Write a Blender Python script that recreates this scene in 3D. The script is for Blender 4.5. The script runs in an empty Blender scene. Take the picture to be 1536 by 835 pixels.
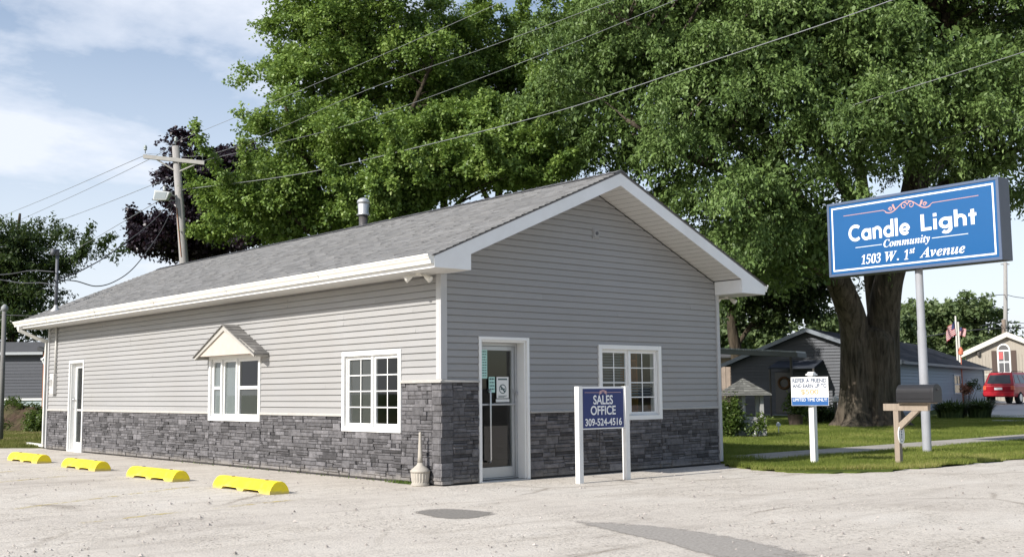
import bpy, math, random, os
import numpy as np
from mathutils import Matrix, Vector

random.seed(7)
RNG = np.random.default_rng(11)
sc = bpy.context.scene
col = sc.collection
rad = math.radians

# ------------------------------------------------------------------ camera
CAMLOC = np.array([-10.134, -13.19, 1.37])
PITCH, ROLL, YAW, FPX = rad(5.827), rad(-0.522), rad(41.205), 1666.84
FW = np.array([math.sin(YAW) * math.cos(PITCH), math.cos(YAW) * math.cos(PITCH), math.sin(PITCH)])
RT = np.array([math.cos(YAW), -math.sin(YAW), 0.0])
UP = np.cross(RT, FW)
R2 = RT * math.cos(ROLL) + UP * math.sin(ROLL)
U2 = -RT * math.sin(ROLL) + UP * math.cos(ROLL)


def P(u, v, d):
    """surveyed point: position in the place of what stands d metres along the view axis"""
    return CAMLOC + d * (FW + R2 * (u - 768) / FPX - U2 * (v - 417.5) / FPX)


cam_d = bpy.data.cameras.new('camera')
cam_d.sensor_width = 36
cam_d.sensor_fit = 'HORIZONTAL'
cam_d.lens = 36 * FPX / 1536
cam_d.clip_end = 4000
cam_d.clip_start = 0.1
cam = bpy.data.objects.new('camera', cam_d)
col.objects.link(cam)
mw = Matrix.Identity(4)
for i in range(3):
    mw[i][0], mw[i][1], mw[i][2], mw[i][3] = R2[i], U2[i], -FW[i], CAMLOC[i]
cam.matrix_world = mw
sc.camera = cam


def gh(x, y):
    """height of the ground: level, with a gentle rise far off to the right"""
    d = 0.659 * (x + 10.134) + 0.752 * (y + 13.19)
    t = np.clip((d - 46) / 20, 0, 1)
    w = np.clip((x - 14) / 10, 0, 1)
    return 0.42 * t * t * (3 - 2 * t) * w


# ------------------------------------------------------------------ materials
MATS = {}


def nt_new(name):
    m = bpy.data.materials.new(name)
    m.use_nodes = True
    nt = m.node_tree
    for n in list(nt.nodes):
        if n.type != 'OUTPUT_MATERIAL':
            nt.nodes.remove(n)
    out = [n for n in nt.nodes if n.type == 'OUTPUT_MATERIAL'][0]
    return m, nt, out


def N(nt, t, **kw):
    n = nt.nodes.new(t)
    for k, v in kw.items():
        if k.startswith('i_'):
            key = k[2:]
            key = int(key) if key.isdigit() else key.replace('_', ' ')
            n.inputs[key].default_value = v
        else:
            setattr(n, k, v)
    return n


def rgba(c):
    return (c[0], c[1], c[2], 1.0)


def ramp(nt, stops, interp='LINEAR'):
    r = nt.nodes.new('ShaderNodeValToRGB')
    r.color_ramp.interpolation = interp
    els = r.color_ramp.elements
    while len(els) < len(stops):
        els.new(0.5)
    for e, (p, c) in zip(els, stops):
        e.position = p
        e.color = rgba(c) if len(c) == 3 else c
    return r


def mixc(nt, mode, fac, a, b):
    n = nt.nodes.new('ShaderNodeMix')
    n.data_type = 'RGBA'
    n.blend_type = mode
    for sock, v in ((n.inputs[0], fac), (n.inputs[6], a), (n.inputs[7], b)):
        if hasattr(v, 'type') and hasattr(v, 'node'):
            nt.links.new(v, sock)
        elif isinstance(v, (int, float)):
            sock.default_value = v
        else:
            sock.default_value = rgba(v)
    return n.outputs[2]


def M(name, c, rough=.6, spec=.3, metal=0.0, var=0.0, scale=4.0, bump=0.0, bscale=60.0, attr=0.0,
      stretch=None, dirt=None, dscale=2.0, damt=.5, foot=None):
    """procedural surface: base colour with noise variation, per-face variation and bump"""
    if name in MATS:
        return MATS[name]
    m, nt, out = nt_new(name)
    L = nt.links.new
    b = N(nt, 'ShaderNodeBsdfPrincipled')
    b.inputs['Roughness'].default_value = rough
    b.inputs['Specular IOR Level'].default_value = spec
    b.inputs['Metallic'].default_value = metal
    tc = N(nt, 'ShaderNodeTexCoord')
    vec = tc.outputs['Object']
    if stretch:
        mp = N(nt, 'ShaderNodeMapping')
        mp.inputs['Scale'].default_value = stretch
        L(vec, mp.inputs[0])
        vec = mp.outputs[0]
    cur = None
    base = N(nt, 'ShaderNodeRGB')
    base.outputs[0].default_value = rgba(c)
    cur = base.outputs[0]
    if var:
        n = N(nt, 'ShaderNodeTexNoise', i_Scale=scale, i_Detail=6.0, i_Roughness=.6)
        L(vec, n.inputs['Vector'])
        r = ramp(nt, [(.25, (1 - var,) * 3), (.75, (1 + var * .6,) * 3)])
        L(n.outputs[0], r.inputs[0])
        cur = mixc(nt, 'MULTIPLY', 1.0, cur, r.outputs[0])
    if attr:
        a = N(nt, 'ShaderNodeAttribute', attribute_name='rnd')
        mr = N(nt, 'ShaderNodeMapRange')
        mr.inputs[3].default_value = 1 - attr
        mr.inputs[4].default_value = 1 + attr
        L(a.outputs['Fac'], mr.inputs[0])
        cb = N(nt, 'ShaderNodeCombineColor')
        for i in range(3):
            L(mr.outputs[0], cb.inputs[i])
        cur = mixc(nt, 'MULTIPLY', 1.0, cur, cb.outputs[0])
    if dirt:
        n = N(nt, 'ShaderNodeTexNoise', i_Scale=dscale, i_Detail=8.0, i_Roughness=.7)
        L(vec, n.inputs['Vector'])
        r = ramp(nt, [(.45, (0, 0, 0)), (.72, (damt,) * 3)])
        L(n.outputs[0], r.inputs[0])
        cur = mixc(nt, 'MIX', r.outputs[0], cur, dirt)
    if foot:            # splashed dust: colour, height it reaches, amount
        sx = N(nt, 'ShaderNodeSeparateXYZ')
        L(tc.outputs['Object'], sx.inputs[0])
        mr = N(nt, 'ShaderNodeMapRange')
        mr.inputs[1].default_value = 0
        mr.inputs[2].default_value = foot[1]
        mr.inputs[3].default_value = .62
        mr.inputs[4].default_value = -.1
        L(sx.outputs[2], mr.inputs[0])
        n = N(nt, 'ShaderNodeTexNoise', i_Scale=6.0, i_Detail=8.0, i_Roughness=.7)
        L(tc.outputs['Object'], n.inputs['Vector'])
        ad = N(nt, 'ShaderNodeMath', operation='ADD')
        L(mr.outputs[0], ad.inputs[0])
        L(n.outputs[0], ad.inputs[1])
        r = ramp(nt, [(.62, (0, 0, 0)), (1.0, (foot[2],) * 3)])
        L(ad.outputs[0], r.inputs[0])
        cur = mixc(nt, 'MIX', r.outputs[0], cur, foot[0])
    L(cur, b.inputs['Base Color'])
    if bump:
        n = N(nt, 'ShaderNodeTexNoise', i_Scale=bscale, i_Detail=5.0, i_Roughness=.65)
        L(vec, n.inputs['Vector'])
        bp = N(nt, 'ShaderNodeBump', i_Strength=bump, i_Distance=.02)
        L(n.outputs[0], bp.inputs['Height'])
        L(bp.outputs[0], b.inputs['Normal'])
    L(b.outputs[0], out.inputs[0])
    MATS[name] = m
    return m


def glass_mat(name, tint=(.8, .84, .83), rough=.02, ior=1.5):
    if name in MATS:
        return MATS[name]
    m, nt, out = nt_new(name)
    L = nt.links.new
    tr = N(nt, 'ShaderNodeBsdfTransparent')
    tr.inputs[0].default_value = rgba(tint)
    gl = N(nt, 'ShaderNodeBsdfGlossy')
    gl.inputs['Roughness'].default_value = rough
    lw = N(nt, 'ShaderNodeLayerWeight', i_Blend=.5)
    p5 = N(nt, 'ShaderNodeMath', operation='POWER', i_1=5.0)
    L(lw.outputs['Facing'], p5.inputs[0])
    fr = N(nt, 'ShaderNodeMath', operation='MULTIPLY_ADD', i_1=.90, i_2=.075)
    L(p5.outputs[0], fr.inputs[0])
    mx = N(nt, 'ShaderNodeMixShader')
    L(fr.outputs[0], mx.inputs[0])
    L(tr.outputs[0], mx.inputs[1])
    L(gl.outputs[0], mx.inputs[2])
    L(mx.outputs[0], out.inputs[0])
    MATS[name] = m
    return m


def leaf_mat(name, stops, trans=.35, tcol=(.3, .42, .06), rough=.5, spec=.3):
    m, nt, out = nt_new(name)
    L = nt.links.new
    a = N(nt, 'ShaderNodeAttribute', attribute_name='rnd')
    r = ramp(nt, stops)
    L(a.outputs['Fac'], r.inputs[0])
    b = N(nt, 'ShaderNodeBsdfPrincipled', i_Roughness=rough)
    b.inputs['Specular IOR Level'].default_value = spec
    L(r.outputs[0], b.inputs['Base Color'])
    t = N(nt, 'ShaderNodeBsdfTranslucent')
    tc = mixc(nt, 'MIX', .5, r.outputs[0], tcol)
    L(tc, t.inputs[0])
    mx = N(nt, 'ShaderNodeMixShader', i_0=trans)
    L(b.outputs[0], mx.inputs[1])
    L(t.outputs[0], mx.inputs[2])
    L(mx.outputs[0], out.inputs[0])
    MATS[name] = m
    return m


# ------------------------------------------------------------------ mesh builder
class MB:
    def __init__(s):
        s.v = []
        s.f = []
        s.r = []
        s.mi = []
        s.cur = 0

    def face(s, pts, r=.5):
        i = len(s.v)
        s.v.extend([tuple(map(float, p)) for p in pts])
        s.f.append(tuple(range(i, i + len(pts))))
        s.r.append(r)
        s.mi.append(s.cur)

    def box(s, a, b, r=.5):
        x0, y0, z0 = [min(a[i], b[i]) for i in range(3)]
        x1, y1, z1 = [max(a[i], b[i]) for i in range(3)]
        s.hexa([(x0, y0, z0), (x1, y0, z0), (x1, y1, z0), (x0, y1, z0),
                (x0, y0, z1), (x1, y0, z1), (x1, y1, z1), (x0, y1, z1)], r)

    def hexa(s, p, r=.5):
        i = len(s.v)
        s.v.extend([tuple(map(float, q)) for q in p])
        for q in ((0, 3, 2, 1), (4, 5, 6, 7), (0, 1, 5, 4), (1, 2, 6, 5), (2, 3, 7, 6), (3, 0, 4, 7)):
            s.f.append(tuple(i + k for k in q))
            s.r.append(r)
            s.mi.append(s.cur)

    def prism(s, poly, fn, t0, t1, r=.5):
        """poly: 2D outline; fn(a, b, t) -> xyz; extruded from t0 to t1"""
        n = len(poly)
        i = len(s.v)
        for t in (t0, t1):
            s.v.extend([tuple(map(float, fn(a, b, t))) for a, b in poly])
        fs = [tuple(i + k for k in range(n))[::-1], tuple(i + n + k for k in range(n))]
        for k in range(n):
            k2 = (k + 1) % n
            fs.append((i + k, i + k2, i + n + k2, i + n + k))
        for q in fs:
            s.f.append(q)
            s.r.append(r)
            s.mi.append(s.cur)

    def tube(s, pts, rads, n=8, r=.5, cap=True):
        pts = [np.array(p, float) for p in pts]
        if not hasattr(rads, '__len__'):
            rads = [rads] * len(pts)
        i0 = len(s.v)
        ref = None
        for k, p in enumerate(pts):
            a = pts[max(0, k - 1)]
            b = pts[min(len(pts) - 1, k + 1)]
            t = b - a
            t = t / (np.linalg.norm(t) + 1e-9)
            if ref is None:
                ref = np.array([1., 0, 0]) if abs(t[0]) < .8 else np.array([0, 1., 0])
            x = ref - t * (ref @ t)
            x /= np.linalg.norm(x) + 1e-9
            ref = x
            y = np.cross(t, x)
            for j in range(n):
                a_ = 2 * math.pi * j / n
                s.v.append(tuple(p + (x * math.cos(a_) + y * math.sin(a_)) * rads[k]))
        for k in range(len(pts) - 1):
            for j in range(n):
                j2 = (j + 1) % n
                s.f.append((i0 + k * n + j, i0 + k * n + j2, i0 + (k + 1) * n + j2, i0 + (k + 1) * n + j))
                s.r.append(r)
                s.mi.append(s.cur)
        if cap:
            s.f.append(tuple(i0 + j for j in range(n))[::-1])
            s.f.append(tuple(i0 + (len(pts) - 1) * n + j for j in range(n)))
            s.r += [r, r]
            s.mi += [s.cur, s.cur]

    def lathe(s, prof, c=(0, 0, 0), n=20, ribs=None, r=.5):
        i0 = len(s.v)
        for k, (rr, z) in enumerate(prof):
            for j in range(n):
                a = 2 * math.pi * j / n
                q = rr
                if ribs and ribs[0] <= k <= ribs[1] and j % 2:
                    q = rr * .94
                s.v.append((c[0] + q * math.cos(a), c[1] + q * math.sin(a), c[2] + z))
        for k in range(len(prof) - 1):
            for j in range(n):
                j2 = (j + 1) % n
                s.f.append((i0 + k * n + j, i0 + k * n + j2, i0 + (k + 1) * n + j2, i0 + (k + 1) * n + j))
                s.r.append(r)
                s.mi.append(s.cur)
        s.f.append(tuple(i0 + j for j in range(n))[::-1])
        s.f.append(tuple(i0 + (len(prof) - 1) * n + j for j in range(n)))
        s.r += [r, r]
        s.mi += [s.cur, s.cur]

    def build(s, name, mats, parent=None, smooth=False, bevel=0.0, weld=False):
        return mesh_obj(name, np.array(s.v, float).reshape(-1, 3), s.f, s.r, mats, parent, smooth, bevel, s.mi)


ROOTM = {}


def mesh_obj(name, V, F, R, mats, parent=None, smooth=False, bevel=0.0, mi=None):
    if parent is not None:
        r = parent
        while r.parent is not None:
            r = r.parent
        mw_ = ROOTM.get(r.name)
        if mw_ is not None and len(V):
            inv = np.array(mw_.inverted())
            V = V @ inv[:3, :3].T + inv[:3, 3]
    me = bpy.data.meshes.new(name)
    me.from_pydata([tuple(p) for p in V], [], F)
    a = me.attributes.new('rnd', 'FLOAT', 'FACE')
    a.data.foreach_set('value', np.array(R, dtype=np.float32))
    if not isinstance(mats, (list, tuple)):
        mats = [mats]
    for m in mats:
        me.materials.append(m)
    if mi is not None and len(mats) > 1:
        me.polygons.foreach_set('material_index', np.array(mi, dtype=np.int32))
    if smooth:
        me.polygons.foreach_set('use_smooth', [True] * len(me.polygons))
    me.update()
    o = bpy.data.objects.new(name, me)
    col.objects.link(o)
    if parent is not None:
        o.parent = parent
    if bevel:
        b = o.modifiers.new('bevel', 'BEVEL')
        b.width = bevel
        b.segments = 2
        b.limit_method = 'ANGLE'
    return o


def fast_mesh(name, V, nper, R, mat, parent=None):
    """V: (n*nper,3); every nper verts make one face"""
    V = np.asarray(V, dtype=np.float32)
    if parent is not None:
        r = parent
        while r.parent is not None:
            r = r.parent
        mw_ = ROOTM.get(r.name)
        if mw_ is not None:
            inv = np.array(mw_.inverted())
            V = (V @ inv[:3, :3].T + inv[:3, 3]).astype(np.float32)
    n = len(V)
    nf = n // nper
    me = bpy.data.meshes.new(name)
    me.vertices.add(n)
    me.vertices.foreach_set('co', V.ravel())
    me.loops.add(n)
    me.loops.foreach_set('vertex_index', np.arange(n, dtype=np.int32))
    me.polygons.add(nf)
    me.polygons.foreach_set('loop_start', np.arange(0, n, nper, dtype=np.int32))
    a = me.attributes.new('rnd', 'FLOAT', 'FACE')
    a.data.foreach_set('value', np.asarray(R, dtype=np.float32))
    me.materials.append(mat)
    me.update(calc_edges=True)
    o = bpy.data.objects.new(name, me)
    col.objects.link(o)
    if parent is not None:
        o.parent = parent
    return o


def tag(o, label, cat, group=None):
    o['label'] = label
    o['category'] = cat
    if group:
        o['group'] = group
    return o


def thing(name, label, cat, loc=(0, 0, 0), rz=0.0, group=None):
    o = bpy.data.objects.new(name, None)
    o.empty_display_size = .3
    col.objects.link(o)
    o.location = tuple(map(float, loc))
    o.rotation_euler = (0, 0, rz)
    tag(o, label, cat, group)
    ROOTM[o.name] = Matrix.Translation(Vector(tuple(map(float, loc)))) @ Matrix.Rotation(rz, 4, 'Z')
    return o


def structure(o):
    o['kind'] = 'structure'
    return o


def stuff(o):
    o['kind'] = 'stuff'
    return o


FONTS = {}


def font(fn):
    if fn is None:
        return None
    if fn not in FONTS:
        try:
            p = os.path.join(bpy.utils.system_resource('DATAFILES'), 'fonts', fn)
            FONTS[fn] = bpy.data.fonts.load(p)
        except Exception:
            FONTS[fn] = None
    return FONTS[fn]


def bold_italic(s):
    if font('NotoSansMath-Regular.woff2') is None:
        return s
    r = ''
    for ch in s:
        if 'A' <= ch <= 'Z':
            r += chr(0x1D468 + ord(ch) - 65)
        elif 'a' <= ch <= 'z':
            r += chr(0x1D482 + ord(ch) - 97)
        elif '0' <= ch <= '9':
            r += chr(0x1D7CE + ord(ch) - 48)
        else:
            r += ch
    return r


def lettering(s, rect, fn, mat, parent, bold=0.0, shear=0.0, fnt=None, depth=.002, ext=.0015):
    """flat raised lettering: text fitted into rect=(a0,a1,b0,b1) of the plane fn(a,b,out)->xyz"""
    c = bpy.data.curves.new('lettering', 'FONT')
    c.body = s
    c.size = 1.0
    c.bevel_depth = bold
    c.bevel_resolution = 0
    c.shear = shear
    c.extrude = 0
    f = font(fnt)
    if f is not None:
        c.font = f
    o = bpy.data.objects.new('lettering', c)
    col.objects.link(o)
    dg = bpy.context.evaluated_depsgraph_get()
    dg.update()
    me = bpy.data.meshes.new_from_object(o.evaluated_get(dg))
    V = np.array([v.co[:] for v in me.vertices])
    F = [tuple(p.vertices) for p in me.polygons]
    bpy.data.objects.remove(o)
    lo, hi = V.min(0), V.max(0)
    A = rect[0] + (V[:, 0] - lo[0]) / (hi[0] - lo[0]) * (rect[1] - rect[0])
    B = rect[2] + (V[:, 1] - lo[1]) / (hi[1] - lo[1]) * (rect[3] - rect[2])
    zn = V[:, 2] / max(1e-6, np.abs(V[:, 2]).max()) if bold else V[:, 2] * 0
    W = np.array([fn(a, b, depth + .003 * z) for a, b, z in zip(A, B, zn)], float)
    return mesh_obj('lettering', W, F, [.5] * len(F), mat, parent)


def smoothed(pts, n=6):
    """Catmull-Rom through the points"""
    p = [np.array(q, float) for q in pts]
    p = [2 * p[0] - p[1]] + p + [2 * p[-1] - p[-2]]
    out = []
    for i in range(1, len(p) - 2):
        for k in range(n):
            t = k / n
            a, b, c, d = p[i - 1], p[i], p[i + 1], p[i + 2]
            out.append(.5 * (2 * b + (c - a) * t + (2 * a - 5 * b + 4 * c - d) * t * t + (3 * b - a - 3 * c + d) * t ** 3))
    out.append(p[-2])
    return out


def round_letters(word, rect, fn, mat, parent, depth=.005, t=.285, gap=.16):
    """heavy geometric sans built from straight and circular strokes of even width"""
    R = .5 - t / 2 + .03
    A = lambda cx, cy, a0, a1, r=R, n=22: [(cx + r * math.cos(math.radians(a0 + (a1 - a0) * i / n)), cy + r * math.sin(math.radians(a0 + (a1 - a0) * i / n))) for i in range(n + 1)]
    h = t / 2
    ASC = 1.55
    ring = lambda cx: A(cx, .5, 0, 360)
    bw = 2 * (R + h)
    G_ = {
        'C': ([A(.70, .74, 48, 312, .62)], 1.18),
        'a': ([ring(R + h), [(bw - h, 0), (bw - h, 1.0)]], bw),
        'd': ([ring(R + h), [(bw - h, 0), (bw - h, ASC)]], bw),
        'n': ([[(h, 0), (h, 1.0)], A(h + .34, .62, 180, 0, .34, 16) + [(h + .68, 0)]], h * 2 + .68),
        'h': ([[(h, 0), (h, ASC)], A(h + .34, .62, 180, 0, .34, 16) + [(h + .68, 0)]], h * 2 + .68),
        'l': ([[(h, 0), (h, ASC)]], t),
        'i': ([[(h, 0), (h, 1.0)], [(h, 1.2), (h, 1.2 + t * 1.05)]], t),
        'e': ([A(R + h, .5, -38, -360), [(h, .48), (bw - h * .6, .48)]], bw),
        'L': ([[(h, 0), (h, ASC)], [(h, h), (.86, h)]], .86),
        'g': ([ring(R + h), [(bw - h, 1.0), (bw - h, 0)] + A(bw - h - R * .9, -.02, 0, -140, R * .9, 14)], bw),
        't': ([[(.16 + h, 0), (.16 + h, 1.38)], [(0, 1.0 - h * .7), (.32 + t, 1.0 - h * .7)]], .32 + t),
    }
    quads = []
    x = 0
    for ch in word:
        strokes, adv = G_[ch]
        for st in strokes:
            p = np.array(st)
            n = len(p)
            tw = .72 * t if (ch == 'e' and n == 2) else t
            nn = []
            for i in range(n):
                a, b = p[max(0, i - 1)], p[min(n - 1, i + 1)]
                d = (b - a) / (np.linalg.norm(b - a) + 1e-9)
                nn.append(np.array([-d[1], d[0]]) * tw / 2)
            for i in range(n - 1):
                quads.append([p[i] + nn[i] + (x, 0), p[i] - nn[i] + (x, 0), p[i + 1] - nn[i + 1] + (x, 0), p[i + 1] + nn[i + 1] + (x, 0)])
        x += adv + gap
    Q = np.array(quads)
    lo, hi = Q.reshape(-1, 2).min(0), Q.reshape(-1, 2).max(0)
    sx, sy = (rect[1] - rect[0]) / (hi[0] - lo[0]), (rect[3] - rect[2]) / (hi[1] - lo[1])
    mb = MB()
    for k, q in enumerate(Q):
        o_ = depth + .00025 * (k % 9)
        mb.face([fn(rect[0] + (a - lo[0]) * sx, rect[2] + (b - lo[1]) * sy, o_) for a, b in q])
    return mb.build('lettering', mat, parent)
SKY_OFF = (5.8, 13.95, 0.0)
# ------------------------------------------------------------------ light and sky
SUN_EL, SUN_SLIP = rad(33.0), rad(1.5)
w = bpy.data.worlds.new('World')
sc.world = w
w.use_nodes = True
nt = w.node_tree
for n in list(nt.nodes):
    nt.nodes.remove(n)
L = nt.links.new
out = N(nt, 'ShaderNodeOutputWorld')
bg = N(nt, 'ShaderNodeBackground', i_Strength=0.115)
sky = N(nt, 'ShaderNodeTexSky', sky_type='NISHITA')
sky.sun_disc = False
sky.sun_elevation = SUN_EL
sky.sun_rotation = rad(-90 + 1.5)
sky.altitude = 200
sky.air_density = 1.0
sky.dust_density = 1.2
sky.ozone_density = 1.0
tc = N(nt, 'ShaderNodeTexCoord')
sep = N(nt, 'ShaderNodeSeparateXYZ')
L(tc.outputs['Generated'], sep.inputs[0])
zz = N(nt, 'ShaderNodeMath', operation='MAXIMUM', i_1=0.0)
L(sep.outputs[2], zz.inputs[0])
za = N(nt, 'ShaderNodeMath', operation='ADD', i_1=0.16)
L(zz.outputs[0], za.inputs[0])
dv = []
for i in range(2):
    d = N(nt, 'ShaderNodeMath', operation='DIVIDE')
    L(sep.outputs[i], d.inputs[0])
    L(za.outputs[0], d.inputs[1])
    dv.append(d)
cb = N(nt, 'ShaderNodeCombineXYZ')
L(dv[0].outputs[0], cb.inputs[0])
L(dv[1].outputs[0], cb.inputs[1])
mp = N(nt, 'ShaderNodeMapping')
mp.inputs['Location'].default_value = SKY_OFF
mp.inputs['Scale'].default_value = (1.0, 1.0, 1.0)
L(cb.outputs[0], mp.inputs[0])
n1 = N(nt, 'ShaderNodeTexNoise', i_Scale=.95, i_Detail=9.0, i_Roughness=.55, i_Distortion=.25)
L(mp.outputs[0], n1.inputs['Vector'])
n2 = N(nt, 'ShaderNodeTexNoise', i_Scale=3.2, i_Detail=6.0, i_Roughness=.6)
L(mp.outputs[0], n2.inputs['Vector'])
s1 = N(nt, 'ShaderNodeMath', operation='MULTIPLY_ADD', i_1=.28)
L(n2.outputs[0], s1.inputs[0])
L(n1.outputs[0], s1.inputs[2])
cl = ramp(nt, [(.555, (0, 0, 0)), (.64, (.55,) * 3), (.75, (1, 1, 1))])
L(s1.outputs[0], cl.inputs[0])
# whitish air towards the horizon
hz = N(nt, 'ShaderNodeMapRange')
hz.inputs[1].default_value = 0.0
hz.inputs[2].default_value = 0.31
hz.inputs[3].default_value = 0.93
hz.inputs[4].default_value = 0.18
L(zz.outputs[0], hz.inputs[0])
mx = N(nt, 'ShaderNodeMath', operation='MAXIMUM')
clf = N(nt, 'ShaderNodeMath', operation='MULTIPLY', i_1=.92)
L(cl.outputs[0], clf.inputs[0])
L(clf.outputs[0], mx.inputs[0])
L(hz.outputs[0], mx.inputs[1])
# cloud and haze thinned in the unseen southern sky to dim the gable's fill
dt = N(nt, 'ShaderNodeVectorMath', operation='DOT_PRODUCT')
dt.inputs[1].default_value = (.42, .90, 0)
L(tc.outputs['Generated'], dt.inputs[0])
ck = N(nt, 'ShaderNodeMapRange', interpolation_type='SMOOTHSTEP')
ck.inputs[1].default_value = -.10
ck.inputs[2].default_value = .65
ck.inputs[3].default_value = .12
ck.inputs[4].default_value = 1.0
L(dt.outputs['Value'], ck.inputs[0])
mk = N(nt, 'ShaderNodeMath', operation='MULTIPLY')
L(mx.outputs[0], mk.inputs[0])
L(ck.outputs[0], mk.inputs[1])
mx = mk
cloudcol = N(nt, 'ShaderNodeRGB')
cloudcol.outputs[0].default_value = (5.8, 6.1, 6.75, 1)
skyc = mixc(nt, 'MIX', mx.outputs[0], sky.outputs[0], cloudcol.outputs[0])
L(skyc, bg.inputs[0])
L(bg.outputs[0], out.inputs[0])

sd = bpy.data.lights.new('sun', 'SUN')
sd.energy = 4.5
sd.angle = rad(0.5)
sd.color = (1.0, .955, .885)
sun = bpy.data.objects.new('sun', sd)
col.objects.link(sun)
ray = Vector((math.cos(SUN_EL) * math.cos(SUN_SLIP), -math.cos(SUN_EL) * math.sin(SUN_SLIP), -math.sin(SUN_EL)))
sun.rotation_euler = ray.to_track_quat('-Z', 'Y').to_euler()
sun.location = (-40, 2, 30)

sc.view_settings.view_transform = 'Standard'
sc.view_settings.look = 'None'
sc.view_settings.exposure = 0.48
sc.view_settings.gamma = 1.0
sc.view_settings.use_curve_mapping = False
sc.render.engine = 'CYCLES'
sc.cycles.use_denoising = True
sc.cycles.max_bounces = 8
sc.cycles.transparent_max_bounces = 12
sc.cycles.diffuse_bounces = 4
sc.cycles.caustics_reflective = False
sc.cycles.caustics_refractive = False
# ------------------------------------------------------------------ ground
def grid_sheet(name, xs, ys, dz, mat, parent=None, keep=None):
    V, F, idx = [], [], {}
    for j, y in enumerate(ys):
        for i, x in enumerate(xs):
            idx[i, j] = len(V)
            V.append((x, y, float(gh(x, y)) + dz))
    for j in range(len(ys) - 1):
        for i in range(len(xs) - 1):
            if keep is None or keep((xs[i] + xs[i + 1]) / 2, (ys[j] + ys[j + 1]) / 2):
                F.append((idx[i, j], idx[i + 1, j], idx[i + 1, j + 1], idx[i, j + 1]))
    return mesh_obj(name, np.array(V), F, [.5] * len(F), mat, parent)


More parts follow.
